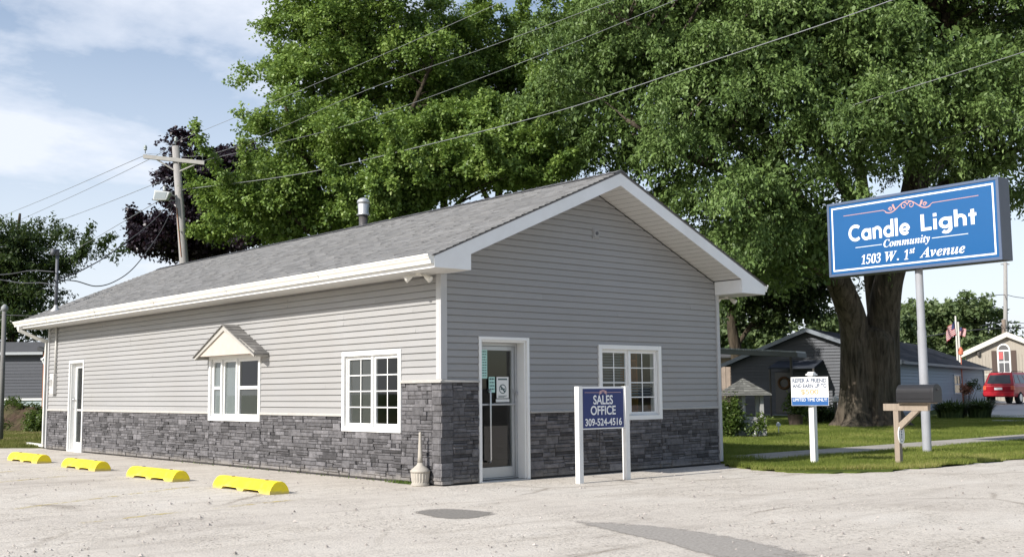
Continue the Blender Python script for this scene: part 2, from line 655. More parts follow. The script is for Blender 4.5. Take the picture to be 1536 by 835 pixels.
def gravel_mat():
    m, nt, out = nt_new('pale gravel over old concrete')
    L = nt.links.new
    tc = N(nt, 'ShaderNodeTexCoord')
    v = tc.outputs['Object']
    b = N(nt, 'ShaderNodeBsdfPrincipled', i_Roughness=.9)
    b.inputs['Specular IOR Level'].default_value = .15
    big = N(nt, 'ShaderNodeTexNoise', i_Scale=.28, i_Detail=8.0, i_Roughness=.62)
    L(v, big.inputs['Vector'])
    rb = ramp(nt, [(.30, (.455, .415, .37)), (.50, (.53, .488, .434)), (.70, (.58, .545, .495))])
    L(big.outputs[0], rb.inputs[0])
    mid = N(nt, 'ShaderNodeTexNoise', i_Scale=2.6, i_Detail=8.0, i_Roughness=.7)
    L(v, mid.inputs['Vector'])
    rm = ramp(nt, [(.3, (.90, .895, .89)), (.55, (1, 1, 1)), (.75, (1.05, 1.045, 1.03))])
    L(mid.outputs[0], rm.inputs[0])
    c = mixc(nt, 'MULTIPLY', 1.0, rb.outputs[0], rm.outputs[0])
    # tyre-scuffed streaks along the driving direction
    mp = N(nt, 'ShaderNodeMapping')
    mp.inputs['Rotation'].default_value = (0, 0, rad(-20))
    mp.inputs['Scale'].default_value = (.35, 2.2, 1)
    L(v, mp.inputs[0])
    st = N(nt, 'ShaderNodeTexNoise', i_Scale=1.3, i_Detail=9.0, i_Roughness=.68)
    L(mp.outputs[0], st.inputs['Vector'])
    rs = ramp(nt, [(.34, (.80, .79, .78)), (.5, (1, 1, 1))])
    L(st.outputs[0], rs.inputs[0])
    c = mixc(nt, 'MULTIPLY', .8, c, rs.outputs[0])
    # pebbles
    vo = N(nt, 'ShaderNodeTexVoronoi', i_Scale=42.0)
    L(v, vo.inputs['Vector'])
    sp = N(nt, 'ShaderNodeSeparateColor')
    L(vo.outputs['Color'], sp.inputs[0])
    rp = ramp(nt, [(.0, (.45, .44, .43)), (.12, (.80, .79, .78)), (.3, (1, 1, 1)), (.8, (1.03, 1.03, 1.02)), (1., (1.1, 1.1, 1.09))])
    L(sp.outputs[0], rp.inputs[0])
    pm = N(nt, 'ShaderNodeTexNoise', i_Scale=.8, i_Detail=4.0)
    L(v, pm.inputs['Vector'])
    pr = ramp(nt, [(.38, (.15,) * 3), (.62, (1,) * 3)])
    L(pm.outputs[0], pr.inputs[0])
    c = mixc(nt, 'MULTIPLY', pr.outputs[0], c, rp.outputs[0])
    vo2 = N(nt, 'ShaderNodeTexVoronoi', i_Scale=13.0)
    L(v, vo2.inputs['Vector'])
    sp2 = N(nt, 'ShaderNodeSeparateColor')
    L(vo2.outputs['Color'], sp2.inputs[0])
    rp2 = ramp(nt, [(.0, (.55, .54, .53)), (.05, (.7, .69, .68)), (.09, (1, 1, 1))])
    L(sp2.outputs[1], rp2.inputs[0])
    ds = N(nt, 'ShaderNodeMath', operation='LESS_THAN', i_1=.28)
    L(vo2.outputs['Distance'], ds.inputs[0])
    dm = N(nt, 'ShaderNodeMath', operation='MULTIPLY')
    L(ds.outputs[0], dm.inputs[0])
    L(pr.outputs[0], dm.inputs[1])
    c = mixc(nt, 'MULTIPLY', dm.outputs[0], c, rp2.outputs[0])
    # old drips and stains
    so = N(nt, 'ShaderNodeTexNoise', i_Scale=.55, i_Detail=7.0, i_Roughness=.6)
    mo = N(nt, 'ShaderNodeMapping')
    mo.inputs['Location'].default_value = (13.7, 4.2, 0)
    L(v, mo.inputs[0])
    L(mo.outputs[0], so.inputs['Vector'])
    ro = ramp(nt, [(.58, (1, 1, 1)), (.66, (.90, .89, .88)), (.8, (.78, .77, .75))])
    L(so.outputs[0], ro.inputs[0])
    c = mixc(nt, 'MULTIPLY', 1.0, c, ro.outputs[0])
    # cracks
    wn = N(nt, 'ShaderNodeTexNoise', i_Scale=1.2, i_Detail=6.0)
    L(v, wn.inputs['Vector'])
    wv = mixc(nt, 'LINEAR_LIGHT', .18, v, wn.outputs[1])
    cr = N(nt, 'ShaderNodeTexVoronoi', feature='DISTANCE_TO_EDGE', i_Scale=.24)
    L(wv, cr.inputs['Vector'])
    rc = ramp(nt, [(.0, (.62, .6, .58)), (.006, (.72, .7, .68)), (.013, (1, 1, 1))])
    L(cr.outputs['Distance'], rc.inputs[0])
    cm = N(nt, 'ShaderNodeTexNoise', i_Scale=.35, i_Detail=3.0)
    L(v, cm.inputs['Vector'])
    cmr = ramp(nt, [(.47, (0,) * 3), (.6, (.9,) * 3)])
    L(cm.outputs[0], cmr.inputs[0])
    c = mixc(nt, 'MULTIPLY', cmr.outputs[0], c, rc.outputs[0])
    L(c, b.inputs['Base Color'])
    bn = N(nt, 'ShaderNodeTexNoise', i_Scale=9.0, i_Detail=8.0, i_Roughness=.75)
    L(v, bn.inputs['Vector'])
    ad = N(nt, 'ShaderNodeMath', operation='MULTIPLY_ADD', i_1=-.35)
    L(vo.outputs['Distance'], ad.inputs[0])
    L(bn.outputs[0], ad.inputs[2])
    bp = N(nt, 'ShaderNodeBump', i_Strength=.42, i_Distance=.03)
    L(ad.outputs[0], bp.inputs['Height'])
    L(bp.outputs[0], b.inputs['Normal'])
    L(b.outputs[0], out.inputs[0])
    return m


def turf_mat(name, a, b_, c_, scale=1.0):
    m, nt, out = nt_new(name)
    L = nt.links.new
    tc = N(nt, 'ShaderNodeTexCoord')
    v = tc.outputs['Object']
    b = N(nt, 'ShaderNodeBsdfPrincipled', i_Roughness=.85)
    b.inputs['Specular IOR Level'].default_value = .1
    n = N(nt, 'ShaderNodeTexNoise', i_Scale=.5 * scale, i_Detail=9.0, i_Roughness=.7)
    L(v, n.inputs['Vector'])
    r = ramp(nt, [(.3, a), (.5, b_), (.72, c_)])
    L(n.outputs[0], r.inputs[0])
    n2 = N(nt, 'ShaderNodeTexNoise', i_Scale=22.0, i_Detail=4.0, i_Roughness=.8)
    L(v, n2.inputs['Vector'])
    r2 = ramp(nt, [(.3, (.55,) * 3), (.6, (1.1,) * 3)])
    L(n2.outputs[0], r2.inputs[0])
    c = mixc(nt, 'MULTIPLY', .8, r.outputs[0], r2.outputs[0])
    L(c, b.inputs['Base Color'])
    bp = N(nt, 'ShaderNodeBump', i_Strength=.7, i_Distance=.04)
    L(n2.outputs[0], bp.inputs['Height'])
    L(bp.outputs[0], b.inputs['Normal'])
    L(b.outputs[0], out.inputs[0])
    return m


gx = np.concatenate([np.linspace(-900, -60, 8), np.arange(-40, 121, 4.0), np.linspace(160, 1500, 8)])
gy = np.concatenate([np.linspace(-700, -60, 6), np.arange(-40, 101, 4.0), np.linspace(140, 1500, 8)])
structure(grid_sheet('ground', gx, gy, -.03, turf_mat('meadow ground', (.035, .06, .014), (.06, .09, .02), (.10, .115, .035))))

LOTM = gravel_mat()
lx = np.arange(-60, 100.1, 2.0)
ly = np.arange(-60, 19.1, 1.0)
structure(grid_sheet('parking_lot', lx, ly, 0.0, LOTM))

# lawn to the right of the office: edge surveyed along the gravel, wavering a little
LAWN_EDGE = [(6.75, .05), (6.35, -.30), (5.80, -1.1), (5.62, -2.0), (5.85, -2.75), (6.6, -3.15), (8.35, -3.28), (11.5, -3.40), (16, -3.6), (26, -4.2), (60, -5.5)]
LE = smoothed([(a, b, 0) for a, b in LAWN_EDGE], 14)
LE = [(p[0] + .06 * math.sin(p[0] * 9.1 + p[1] * 7) + .04 * math.sin(p[1] * 21), p[1] + .07 * math.sin(p[0] * 5.3) + .05 * math.sin(p[0] * 13.7)) for p in LE]
LAWN_POLY = LE + [(60, 60), (6.75, 60)]


def inside(poly, X, Y):
    res = np.zeros(len(X), bool)
    n = len(poly)
    for i in range(n):
        x1, y1 = poly[i]
        x2, y2 = poly[(i + 1) % n]
        c = ((y1 > Y) != (y2 > Y)) & (X < (x2 - x1) * (Y - y1) / (y2 - y1 + 1e-12) + x1)
        res ^= c
    return res


def poly_sheet(name, poly, dz, step, mat, skirt=.05):
    """fill a wavy polygon: grid cells wholly inside, plus clipped border cells (bmesh bisect)"""
    import bmesh
    bm = bmesh.new()
    vs = [bm.verts.new((x, y, 0)) for x, y in poly]
    bm.faces.new(vs)
    bmesh.ops.triangulate(bm, faces=bm.faces[:])
    xs = [p[0] for p in poly]
    ys = [p[1] for p in poly]
    for ax, lo, hi in ((0, min(xs), max(xs)), (1, min(ys), max(ys))):
        t = lo + step
        while t < hi:
            co = (t, 0, 0) if ax == 0 else (0, t, 0)
            no = (1, 0, 0) if ax == 0 else (0, 1, 0)
            bmesh.ops.bisect_plane(bm, geom=bm.verts[:] + bm.edges[:] + bm.faces[:], plane_co=co, plane_no=no)
            t += step
    for v in bm.verts:
        v.co.z = float(gh(v.co.x, v.co.y)) + dz
    eb = [e for e in bm.edges if e.is_boundary]
    r = bmesh.ops.extrude_edge_only(bm, edges=eb)
    for v in r['geom']:
        if isinstance(v, bmesh.types.BMVert):
            v.co.z -= skirt
    bmesh.ops.recalc_face_normals(bm, faces=bm.faces[:])
    V = np.array([v.co[:] for v in bm.verts])
    bm.verts.index_update()
    F = [tuple(v.index for v in f.verts) for f in bm.faces]
    bm.free()
    return mesh_obj(name, V, F, [.5] * len(F), mat)


TURF = turf_mat('lawn turf', (.045, .07, .014), (.085, .115, .022), (.16, .16, .045))
structure(poly_sheet('lawn', LAWN_POLY, .025, 4.0, TURF))
# far left lawn behind the lot, with a dry fringe
BACK_EDGE = smoothed([(-30, 21, 0), (-12, 20.2, 0), (-5, 19.6, 0), (-1.5, 19.0, 0), (-.3, 18.0, 0), (.1, 17.4, 0)], 10)
BE = [(p[0], p[1] + .12 * math.sin(p[0] * 3.1) + .07 * math.sin(p[0] * 11)) for p in BACK_EDGE]
BACK_POLY = BE + [(6.6, 17.4), (6.6, 70), (-30, 70)]
structure(poly_sheet('back_lawn', BACK_POLY, .022, 4.0, turf_mat('dry back turf', (.06, .075, .022), (.11, .12, .04), (.22, .19, .10), 1.6)))

# pavement: separate concrete panels with open joints
mb = MB()
x = 7.4
while x < 46:
    z = float(gh(x + .75, .5)) + .045
    mb.box((x + .008, -.12 + .004 * x, z - .08), (x + 1.492, 1.02 + .012 * x, z + random.uniform(-.004, .004)), random.random())
    x += 1.5
structure(mb.build('pavement', M('pavement concrete', (.36, .335, .30), .85, .2, var=.22, scale=1.6, bump=.3, bscale=40, attr=.08, dirt=(.2, .18, .15), dscale=1.2, damt=.35), bevel=.008))

# concrete drive before the mobile home
drv = [P(1484, 629, 49)[:2], P(1700, 634, 46)[:2], P(1900, 606, 80)[:2], P(1470, 604, 80)[:2]]
V, F = [], []
na, nb = 10, 14
for j in range(nb + 1):
    for i in range(na + 1):
        a, b = i / na, j / nb
        p = (1 - b) * ((1 - a) * np.array(drv[0]) + a * np.array(drv[1])) + b * ((1 - a) * np.array(drv[3]) + a * np.array(drv[2]))
        V.append((p[0], p[1], float(gh(p[0], p[1])) + .06))
for j in range(nb):
    for i in range(na):
        q = j * (na + 1) + i
        F.append((q, q + 1, q + na + 2, q + na + 1))
structure(mesh_obj('driveway', np.array(V), F, [.5] * len(F), M('driveway concrete', (.46, .44, .42), .85, .2, var=.2, scale=.5)))
# narrow walk to the grey house
V = []
a, b = P(1488, 634.5, 44.5), P(1720, 640, 42)
a2, b2 = P(1488, 632.6, 46), P(1720, 637, 43.5)
V = [(q[0], q[1], float(gh(q[0], q[1])) + .05) for q in (a, b, b2, a2)]
structure(mesh_obj('walkway', np.array(V), [(0, 1, 2, 3)], [.5], M('driveway concrete', (.46, .44, .42))))

# smooth dark repair patches in the lot
def patch_mat(name, c):
    m, nt, out = nt_new(name)
    L = nt.links.new
    tc = N(nt, 'ShaderNodeTexCoord')
    n = N(nt, 'ShaderNodeTexNoise', i_Scale=7.0, i_Detail=9.0, i_Roughness=.75)
    L(tc.outputs['Object'], n.inputs['Vector'])
    at = N(nt, 'ShaderNodeAttribute', attribute_name='wear')
    s_ = N(nt, 'ShaderNodeMath', operation='MULTIPLY_ADD', i_1=1.3)
    L(n.outputs[0], s_.inputs[0])
    L(at.outputs['Fac'], s_.inputs[2])
    r = ramp(nt, [(.62, (0,) * 3), (.92, (.9,) * 3)])
    L(s_.outputs[0], r.inputs[0])
    n2 = N(nt, 'ShaderNodeTexNoise', i_Scale=30.0, i_Detail=6.0, i_Roughness=.7)
    L(tc.outputs['Object'], n2.inputs['Vector'])
    r2 = ramp(nt, [(.3, tuple(x * .72 for x in c)), (.7, tuple(x * 1.25 for x in c))])
    L(n2.outputs[0], r2.inputs[0])
    b = N(nt, 'ShaderNodeBsdfPrincipled', i_Roughness=.9)
    b.inputs['Specular IOR Level'].default_value = .15
    L(r2.outputs[0], b.inputs['Base Color'])
    bp = N(nt, 'ShaderNodeBump', i_Strength=.4, i_Distance=.02)
    L(n2.outputs[0], bp.inputs['Height'])
    L(bp.outputs[0], b.inputs['Normal'])
    t = N(nt, 'ShaderNodeBsdfTransparent')
    x = N(nt, 'ShaderNodeMixShader')
    L(r.outputs[0], x.inputs[0])
    L(t.outputs[0], x.inputs[1])
    L(b.outputs[0], x.inputs[2])
    L(x.outputs[0], out.inputs[0])
    return m


pm = patch_mat('asphalt repair', (.235, .22, .20))


def patch(name, pts, dz=.004):
    p = smoothed([(a, b, 0) for a, b in pts + pts[:1]], 6)[:-1]
    c = np.mean(np.array(p), 0)
    n = len(p)
    V, wr_ = [], []
    for f, w_ in ((1.22, -.30), (1.0, .04), (.80, .36), (.5, .6)):
        for q in p:
            V.append((c[0] + (q[0] - c[0]) * f, c[1] + (q[1] - c[1]) * f, dz))
            wr_.append(w_)
    V.append((c[0], c[1], dz))
    wr_.append(.7)
    F = []
    for k in range(3):
        for i in range(n):
            i2 = (i + 1) % n
            F.append((k * n + i, k * n + i2, (k + 1) * n + i2, (k + 1) * n + i))
    F += [(3 * n + i, 3 * n + (i + 1) % n, 4 * n) for i in range(n)]
    o = mesh_obj(name, np.array(V), F, [.5] * len(F), pm)
    a = o.data.attributes.new('wear', 'FLOAT', 'POINT')
    a.data.foreach_set('value', np.array(wr_, dtype=np.float32))
    return structure(o)


def G(u, v):
    r = FW + R2 * (u - 768) / FPX - U2 * (v - 417.5) / FPX
    t = -CAMLOC[2] / r[2]
    q = CAMLOC + t * r
    return (float(q[0]), float(q[1]))


patch('asphalt_patch', [G(618, 767), (G(650, 763)), G(700, 764), G(742, 769), G(715, 776), G(672, 777.5), G(640, 773)])
pm = patch_mat('worn asphalt strip', (.335, .312, .285))
patch('asphalt_patch', [G(856, 781), G(900, 783), G(980, 788), G(1060, 799), G(1130, 812), G(1215, 834), G(1130, 842), G(1060, 832), G(1000, 814), G(930, 799)])

# worn yellow bay lines
def stripe_mat():
    m, nt, out = nt_new('worn yellow line paint')
    L = nt.links.new
    tc = N(nt, 'ShaderNodeTexCoord')
    n = N(nt, 'ShaderNodeTexNoise', i_Scale=3.0, i_Detail=9.0, i_Roughness=.78)
    L(tc.outputs['Object'], n.inputs['Vector'])
    r = ramp(nt, [(.46, (0,) * 3), (.60, (.8,) * 3)])
    L(n.outputs[0], r.inputs[0])
    b = N(nt, 'ShaderNodeBsdfPrincipled', i_Roughness=.8)
    b.inputs['Base Color'].default_value = (.62, .50, .16, 1)
    t = N(nt, 'ShaderNodeBsdfTransparent')
    x = N(nt, 'ShaderNodeMixShader')
    L(r.outputs[0], x.inputs[0])
    L(t.outputs[0], x.inputs[1])
    L(b.outputs[0], x.inputs[2])
    L(x.outputs[0], out.inputs[0])
    return m


SM = stripe_mat()
for (a, b) in ((G(455, 747.5), G(120, 784)), (G(294, 728.5), G(20, 763)), (G(110, 712.5), G(-80, 730)), (G(30, 705), G(-60, 713)), (G(640, 752), G(500, 790))):
    if a == G(640, 752):
        continue
    d = np.array(b) - np.array(a)
    n_ = np.array([-d[1], d[0]]) / np.linalg.norm(d) * .05
    q = [np.array(a) + n_, np.array(a) - n_, np.array(b) - n_, np.array(b) + n_]
    structure(mesh_obj('parking_line', np.array([(p[0], p[1], .004) for p in q]), [(0, 1, 2, 3)], [.5], SM))

# loose pebbles lying on the lot
n = 10000
d = 8.5 + 14 * RNG.random(n) ** 1.6
uu = RNG.uniform(-80, 1620, n)
base = CAMLOC + d[:, None] * (FW + R2 * ((uu - 768) / FPX)[:, None])
X, Y = base[:, 0], base[:, 1]
cl = np.sin(X * 1.3 + 2 * np.sin(Y * .7)) * np.sin(Y * 1.7 + np.sin(X * .9)) + .4 * np.sin(X * 4.1) * np.sin(Y * 3.7)
ok = (RNG.random(n) < np.clip(.25 + .5 * cl, .05, 1)) & ~((X > -.3) & (Y > -.2)) & ~inside(LAWN_POLY, X, Y)
pt2 = [G(856, 781), G(900, 783), G(980, 788), G(1060, 799), G(1130, 812), G(1215, 834), G(1130, 842), G(1060, 832), G(1000, 814), G(930, 799)]
pt1 = [G(618, 767), (G(650, 763)), G(700, 764), G(742, 769), G(715, 776), G(672, 777.5), G(640, 773)]
ok &= ~(inside(pt2, X, Y) & (RNG.random(n) < .85)) & ~inside(pt1, X, Y)
X, Y = X[ok], Y[ok]
n = len(X)
sz = RNG.gamma(3.0, .0032, n).clip(.004, .03)
oc = np.array([(1, 0, 0), (0, 1, 0), (-1, 0, 0), (0, -1, 0), (0, 0, .75), (0, 0, -.4)], float)
oct_f = np.array([(0, 1, 4), (1, 2, 4), (2, 3, 4), (3, 0, 4)])
ang = RNG.uniform(0, 6.28, n)
jit = RNG.uniform(.6, 1.3, (n, 6, 1))
pv = oc[None] * jit * sz[:, None, None]
ca, sa = np.cos(ang), np.sin(ang)
px = pv[:, :, 0] * ca[:, None] - pv[:, :, 1] * sa[:, None]
py = pv[:, :, 0] * sa[:, None] + pv[:, :, 1] * ca[:, None]
pts = np.stack([px + X[:, None], py + Y[:, None], pv[:, :, 2] + (sz * .35)[:, None]], -1)
tri = pts[:, oct_f, :].reshape(-1, 3)
o = fast_mesh('loose_gravel', tri, 3, np.repeat(RNG.random(n), 4), M('loose stones', (.33, .30, .275), .9, .2, attr=.45))
stuff(o)
tag(o, 'small loose stones scattered over the pale parking lot', 'gravel')


# ------------------------------------------------------------------ grass blades
def blades(name, X, Y, H, Wd, dz, mat, label, tint=0):
    n = len(X)
    Z = gh(X, Y) + dz
    a = RNG.uniform(0, 6.283, n)
    lean = RNG.uniform(.1, .7, n) * H
    la = RNG.uniform(0, 6.283, n)
    bx, by = np.cos(a) * Wd, np.sin(a) * Wd
    v0 = np.stack([X - bx, Y - by, Z], -1)
    v1 = np.stack([X + bx, Y + by, Z], -1)
    v2 = np.stack([X + np.cos(la) * lean, Y + np.sin(la) * lean, Z + H], -1)
    V = np.stack([v0, v1, v2], 1).reshape(-1, 3)
    sp_ = np.sin(X * .9 + 1.7 * np.sin(Y * .6)) * np.sin(Y * 1.1 + X * .35) + .6 * np.sin(X * 2.9 + Y) * np.sin(Y * 3.3)
    rv_ = np.clip(.42 + .24 * sp_ + RNG.normal(0, .17, n) + tint, 0, 1)
    o = fast_mesh(name, V, 3, rv_, mat)
    stuff(o)
    return tag(o, label, 'grass')


GM = leaf_mat('grass blades', [(0, (.075, .105, .018)), (.45, (.16, .20, .038)), (.8, (.24, .255, .065)), (1, (.36, .32, .13))], .3, (.3, .36, .05), .6, .2)
n = 330000
d = 19 + 32 * RNG.random(n) ** 1.5
uu = RNG.uniform(1060, 1600, n)
b_ = CAMLOC + d[:, None] * (FW + R2 * ((uu - 768) / FPX)[:, None])
X, Y = b_[:, 0], b_[:, 1]
ok = inside(LAWN_POLY, X, Y) & ~((X > 7.3) & (Y > -.13 + .004 * X) & (Y < 1.03 + .012 * X))
ok |= inside([(a + .05, b - .05) for a, b in LE[40:]] + [(60, -2), (6.5, -2)], X, Y) & (Y < -1)
X, Y = X[ok], Y[ok]
dd = .659 * (X + 10.134) + .752 * (Y + 13.19)
Hh = RNG.uniform(.03, .085, len(X)) * (1 + .35 * np.sin(X * 1.9) * np.sin(Y * 2.3))
edge = (Y < -2.6) | (X < 6.4)
Hh = np.where(edge, Hh * 1.15, Hh)
blades('grass', X, Y, Hh, .0042 * dd / 20, .02, GM, 'mown green grass on the lawn right of the office', np.where(edge, .22, 0.0))
# unmown tufts along the right wall
n = 5000
X = RNG.uniform(6.55, 7.3, n)
Y = RNG.uniform(-.5, 2.5, n)
blades('grass', X, Y, RNG.uniform(.06, .2, n), .006, .01, GM, 'longer unmown grass against the right wall of the office')
GB = leaf_mat('dry grass blades', [(0, (.08, .10, .02)), (.4, (.14, .16, .035)), (.7, (.26, .22, .10)), (1, (.36, .30, .17))], .25, (.3, .3, .08), .7, .2)
n = 70000
d = 28 + 20 * RNG.random(n) ** 1.3
uu = RNG.uniform(-60, 110, n)
b_ = CAMLOC + d[:, None] * (FW + R2 * ((uu - 768) / FPX)[:, None])
X, Y = b_[:, 0], b_[:, 1]
ok = inside(BACK_POLY, X, Y)
X, Y = X[ok], Y[ok]
blades('grass', X, Y, RNG.uniform(.03, .11, len(X)), .008, .015, GB, 'patchy dry grass behind the far left corner of the office')
# weeds in the joint between wall and lot
WEED = leaf_mat('weed leaves', [(0, (.04, .08, .015)), (.6, (.09, .15, .03)), (1, (.2, .2, .08))], .3)
n = 390
Y = np.concatenate([RNG.normal(.85, .2, 300), RNG.uniform(.5, 9, 90)])
X = -.05 - RNG.random(n) ** 2 * .1
blades('weeds', X, Y, RNG.uniform(.012, .06, n), .009, 0, WEED, 'small weeds at the foot of the long wall')
# ------------------------------------------------------------------ the office
OW, OL, EZ = 6.533, 16.89, 3.146      # gable width, length, eave height
RX, RZ, SL = 3.2665, 5.006, 0.4312    # ridge position, ridge height, roof slope
OVX, OVY0, OVY1 = .625, -.66, 17.64
white_trim = M('white vinyl trim', (.74, .74, .73), .45, .4, var=.04, scale=3)
white_metal = M('white aluminium', (.76, .765, .77), .4, .45, var=.05, scale=1.2, dirt=(.5, .47, .42), dscale=1.1, damt=.25)
grey_trim = M('grey corner trim', (.43, .43, .435), .5, .35, var=.05)
siding_m = M('grey vinyl siding', (.305, .302, .302), .55, .3, var=.05, scale=.6, attr=.035, bump=.08, bscale=25, dirt=(.27, .25, .22), dscale=.35, damt=.28)
stone_m = M('ledge stone', (.122, .118, .124), .85, .25, var=.45, scale=11, attr=.55, bump=1.0, bscale=24, foot=((.30, .275, .25), .20, .55))
mortar_m = M('stone backing', (.05, .048, .048), .9, .1)
cap_m = M('cast stone ledge', (.40, .385, .36), .7, .3, var=.12, scale=10, bump=.2)
soffit_m = M('white soffit panel', (.60, .59, .565), .55, .3, var=.04)
alu_m = M('mill aluminium', (.46, .47, .48), .38, .5, metal=.55, var=.08, scale=3)
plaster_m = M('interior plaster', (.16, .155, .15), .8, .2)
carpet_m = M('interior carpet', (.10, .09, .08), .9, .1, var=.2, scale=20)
glass = glass_mat('window glass')

off = thing('office_building', 'long grey single-storey office with stone base, white eaves and shingled gable roof', 'office building')

LW = lambda u, z, o: (-o, u, z)           # long wall: u = y, o = outwards
GW = lambda u, z, o: (u, -o, z)           # gable wall: u = x
BW = lambda u, z, o: (OW + o, u, z)
FWL = lambda u, z, o: (u, OL + o, z)


def wall_panels(mb, fn, u0, u1, z0, z1, holes, t=.16):
    us = sorted({u0, u1} | {h[0] for h in holes} | {h[1] for h in holes})
    zs = sorted({z0, z1} | {h[2] for h in holes} | {h[3] for h in holes})
    for a, b in zip(us[:-1], us[1:]):
        for c, d in zip(zs[:-1], zs[1:]):
            m_, n_ = (a + b) / 2, (c + d) / 2
            if any(h[0] < m_ < h[1] and h[2] < n_ < h[3] for h in holes):
                continue
            mb.hexa([fn(a, c, -t), fn(b, c, -t), fn(b, c, -.001), fn(a, c, -.001),
                     fn(a, d, -t), fn(b, d, -t), fn(b, d, -.001), fn(a, d, -.001)])


DOOR_L = (14.40, 15.28, 0.0, 2.19)
CANW = (5.53, 7.48, .94, 2.06)
WIN2 = (1.06, 2.59, .83, 1.98)
DOOR_G = (.755, 1.69, 0.0, 2.175)
WING = (3.385, 4.815, .95, 2.08)

mb = MB()
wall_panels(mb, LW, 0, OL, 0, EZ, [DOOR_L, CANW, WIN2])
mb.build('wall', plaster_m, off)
mb = MB()
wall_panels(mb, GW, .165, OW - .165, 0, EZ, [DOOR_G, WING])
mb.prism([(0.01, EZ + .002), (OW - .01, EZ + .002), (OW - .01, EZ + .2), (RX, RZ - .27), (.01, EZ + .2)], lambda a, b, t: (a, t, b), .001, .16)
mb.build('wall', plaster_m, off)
mb = MB()
mb.box((OW - .16, 0.001, 0), (OW - .001, OL, EZ))
mb.box((.165, OL - .16, 0), (OW - .165, OL - .001, EZ))
mb.prism([(0.01, EZ + .002), (OW - .01, EZ + .002), (OW - .01, EZ + .2), (RX, RZ - .27), (.01, EZ + .2)], lambda a, b, t: (a, t, b), OL - .16, OL - .001)
mb.build('wall', plaster_m, off)
mb = MB()
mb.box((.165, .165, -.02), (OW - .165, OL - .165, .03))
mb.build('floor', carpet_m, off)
mb = MB()
mb.box((.165, .165, 2.5), (OW - .165, OL - .165, 2.56))
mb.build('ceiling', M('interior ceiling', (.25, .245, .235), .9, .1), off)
mb = MB()
mb.box((.165, 4.0, .03), (OW - .165, 4.1, 2.495))
mb.build('partition', plaster_m, off)
mb = MB()
mb.box((.165, 9.6, .03), (OW - .165, 9.7, 2.495))
mb.build('partition', plaster_m, off)

# ---- siding: each course a lapped board
EXPO = .1042


def siding(mb, fn, u0, u1, z0, z1, holes, lo=None, hi=None, lip=.028):
    k = 0
    z = z0
    ph = random.random()
    while z < z1 - 1e-6:
        zb = min(z + EXPO, z1)
        a0, a1 = (u0, u1) if lo is None else (max(u0, lo(z)), min(u1, hi(z)))
        b0, b1 = (u0, u1) if lo is None else (max(u0, lo(zb)), min(u1, hi(zb)))
        if a1 - a0 < .02:
            break
        # panel joints
        if k % 2 == 0:
            ph = random.uniform(0, 3.7)
        cuts = [a0]
        t = a0 - 3.7 + ph
        while t < a1:
            if t > a0 + .3 and t < a1 - .3:
                cuts.append(t)
            t += 3.7
        cuts.append(a1)
        segs = []
        for c, d in zip(cuts[:-1], cuts[1:]):
            pieces = [(c, d)]
            for h in holes:
                if z < h[3] - .002 and zb > h[2] + .012:
                    nn = []
                    for p, q in pieces:
                        if q <= h[0] or p >= h[1]:
                            nn.append((p, q))
                        else:
                            if p < h[0]:
                                nn.append((p, h[0]))
                            if q > h[1]:
                                nn.append((h[1], q))
                            if zb > h[3] + .004:      # the board notched over the opening
                                lo_, hi_ = max(p, h[0]), min(q, h[1])
                                lz = lip * (1 - .45 * (h[3] - z) / EXPO)
                                zt_ = max(h[3] + .002, z + EXPO - .015)
                                mb.face([fn(lo_, h[3], lz), fn(hi_, h[3], lz), fn(hi_, zt_, lip * .55), fn(lo_, zt_, lip * .55)], .5)
                                if zb > zt_ + .001:
                                    mb.face([fn(lo_, zt_, lip * .55), fn(hi_, zt_, lip * .55), fn(hi_, zt_, .002), fn(lo_, zt_, .002)], .5)
                                    mb.face([fn(lo_, zt_, .002), fn(hi_, zt_, .002), fn(hi_, zb, .002), fn(lo_, zb, .002)], .5)
                    pieces = nn
            segs += [(p, q, random.random()) for p, q in pieces]
        for p, q, r in segs:
            tp = b0 if (p == a0) else p
            tq = b1 if (q == a1) else q
            w_ = random.uniform(-.003, .003)
            f_ = (EXPO - .015) / EXPO
            zg = min(z + EXPO - .015, zb)
            gp = p + (tp - p) * f_
            gq = q + (tq - q) * f_
            mb.face([fn(p, z, lip + w_), fn(q, z, lip + w_), fn(gq, zg, lip * .55), fn(gp, zg, lip * .55)], r)
            mb.face([fn(p, z, .002), fn(q, z, .002), fn(q, z, lip + w_), fn(p, z, lip + w_)], r)
            if zb > zg + .001:
                mb.face([fn(gp, zg, lip * .55), fn(gq, zg, lip * .55), fn(gq, zg, .002), fn(gp, zg, .002)], r)
                mb.face([fn(gp, zg, .002), fn(gq, zg, .002), fn(tq, zb, .002), fn(tp, zb, .002)], r)
        z += EXPO
        k += 1


ZC = .995      # ledge on the low run
ZH = 1.52      # ledge by the corner
mb = MB()
siding(mb, LW, 2.65, OL - .06, ZC + .045, EZ - .003, [(14.34, 15.34, 0, 2.245), (5.46, 7.55, 0, 2.13)])
siding(mb, LW, .085, 2.65, ZC + .045, EZ - .003, [(.985, 2.652, 0, 2.05), (0, .99, 0, ZH + .03)])
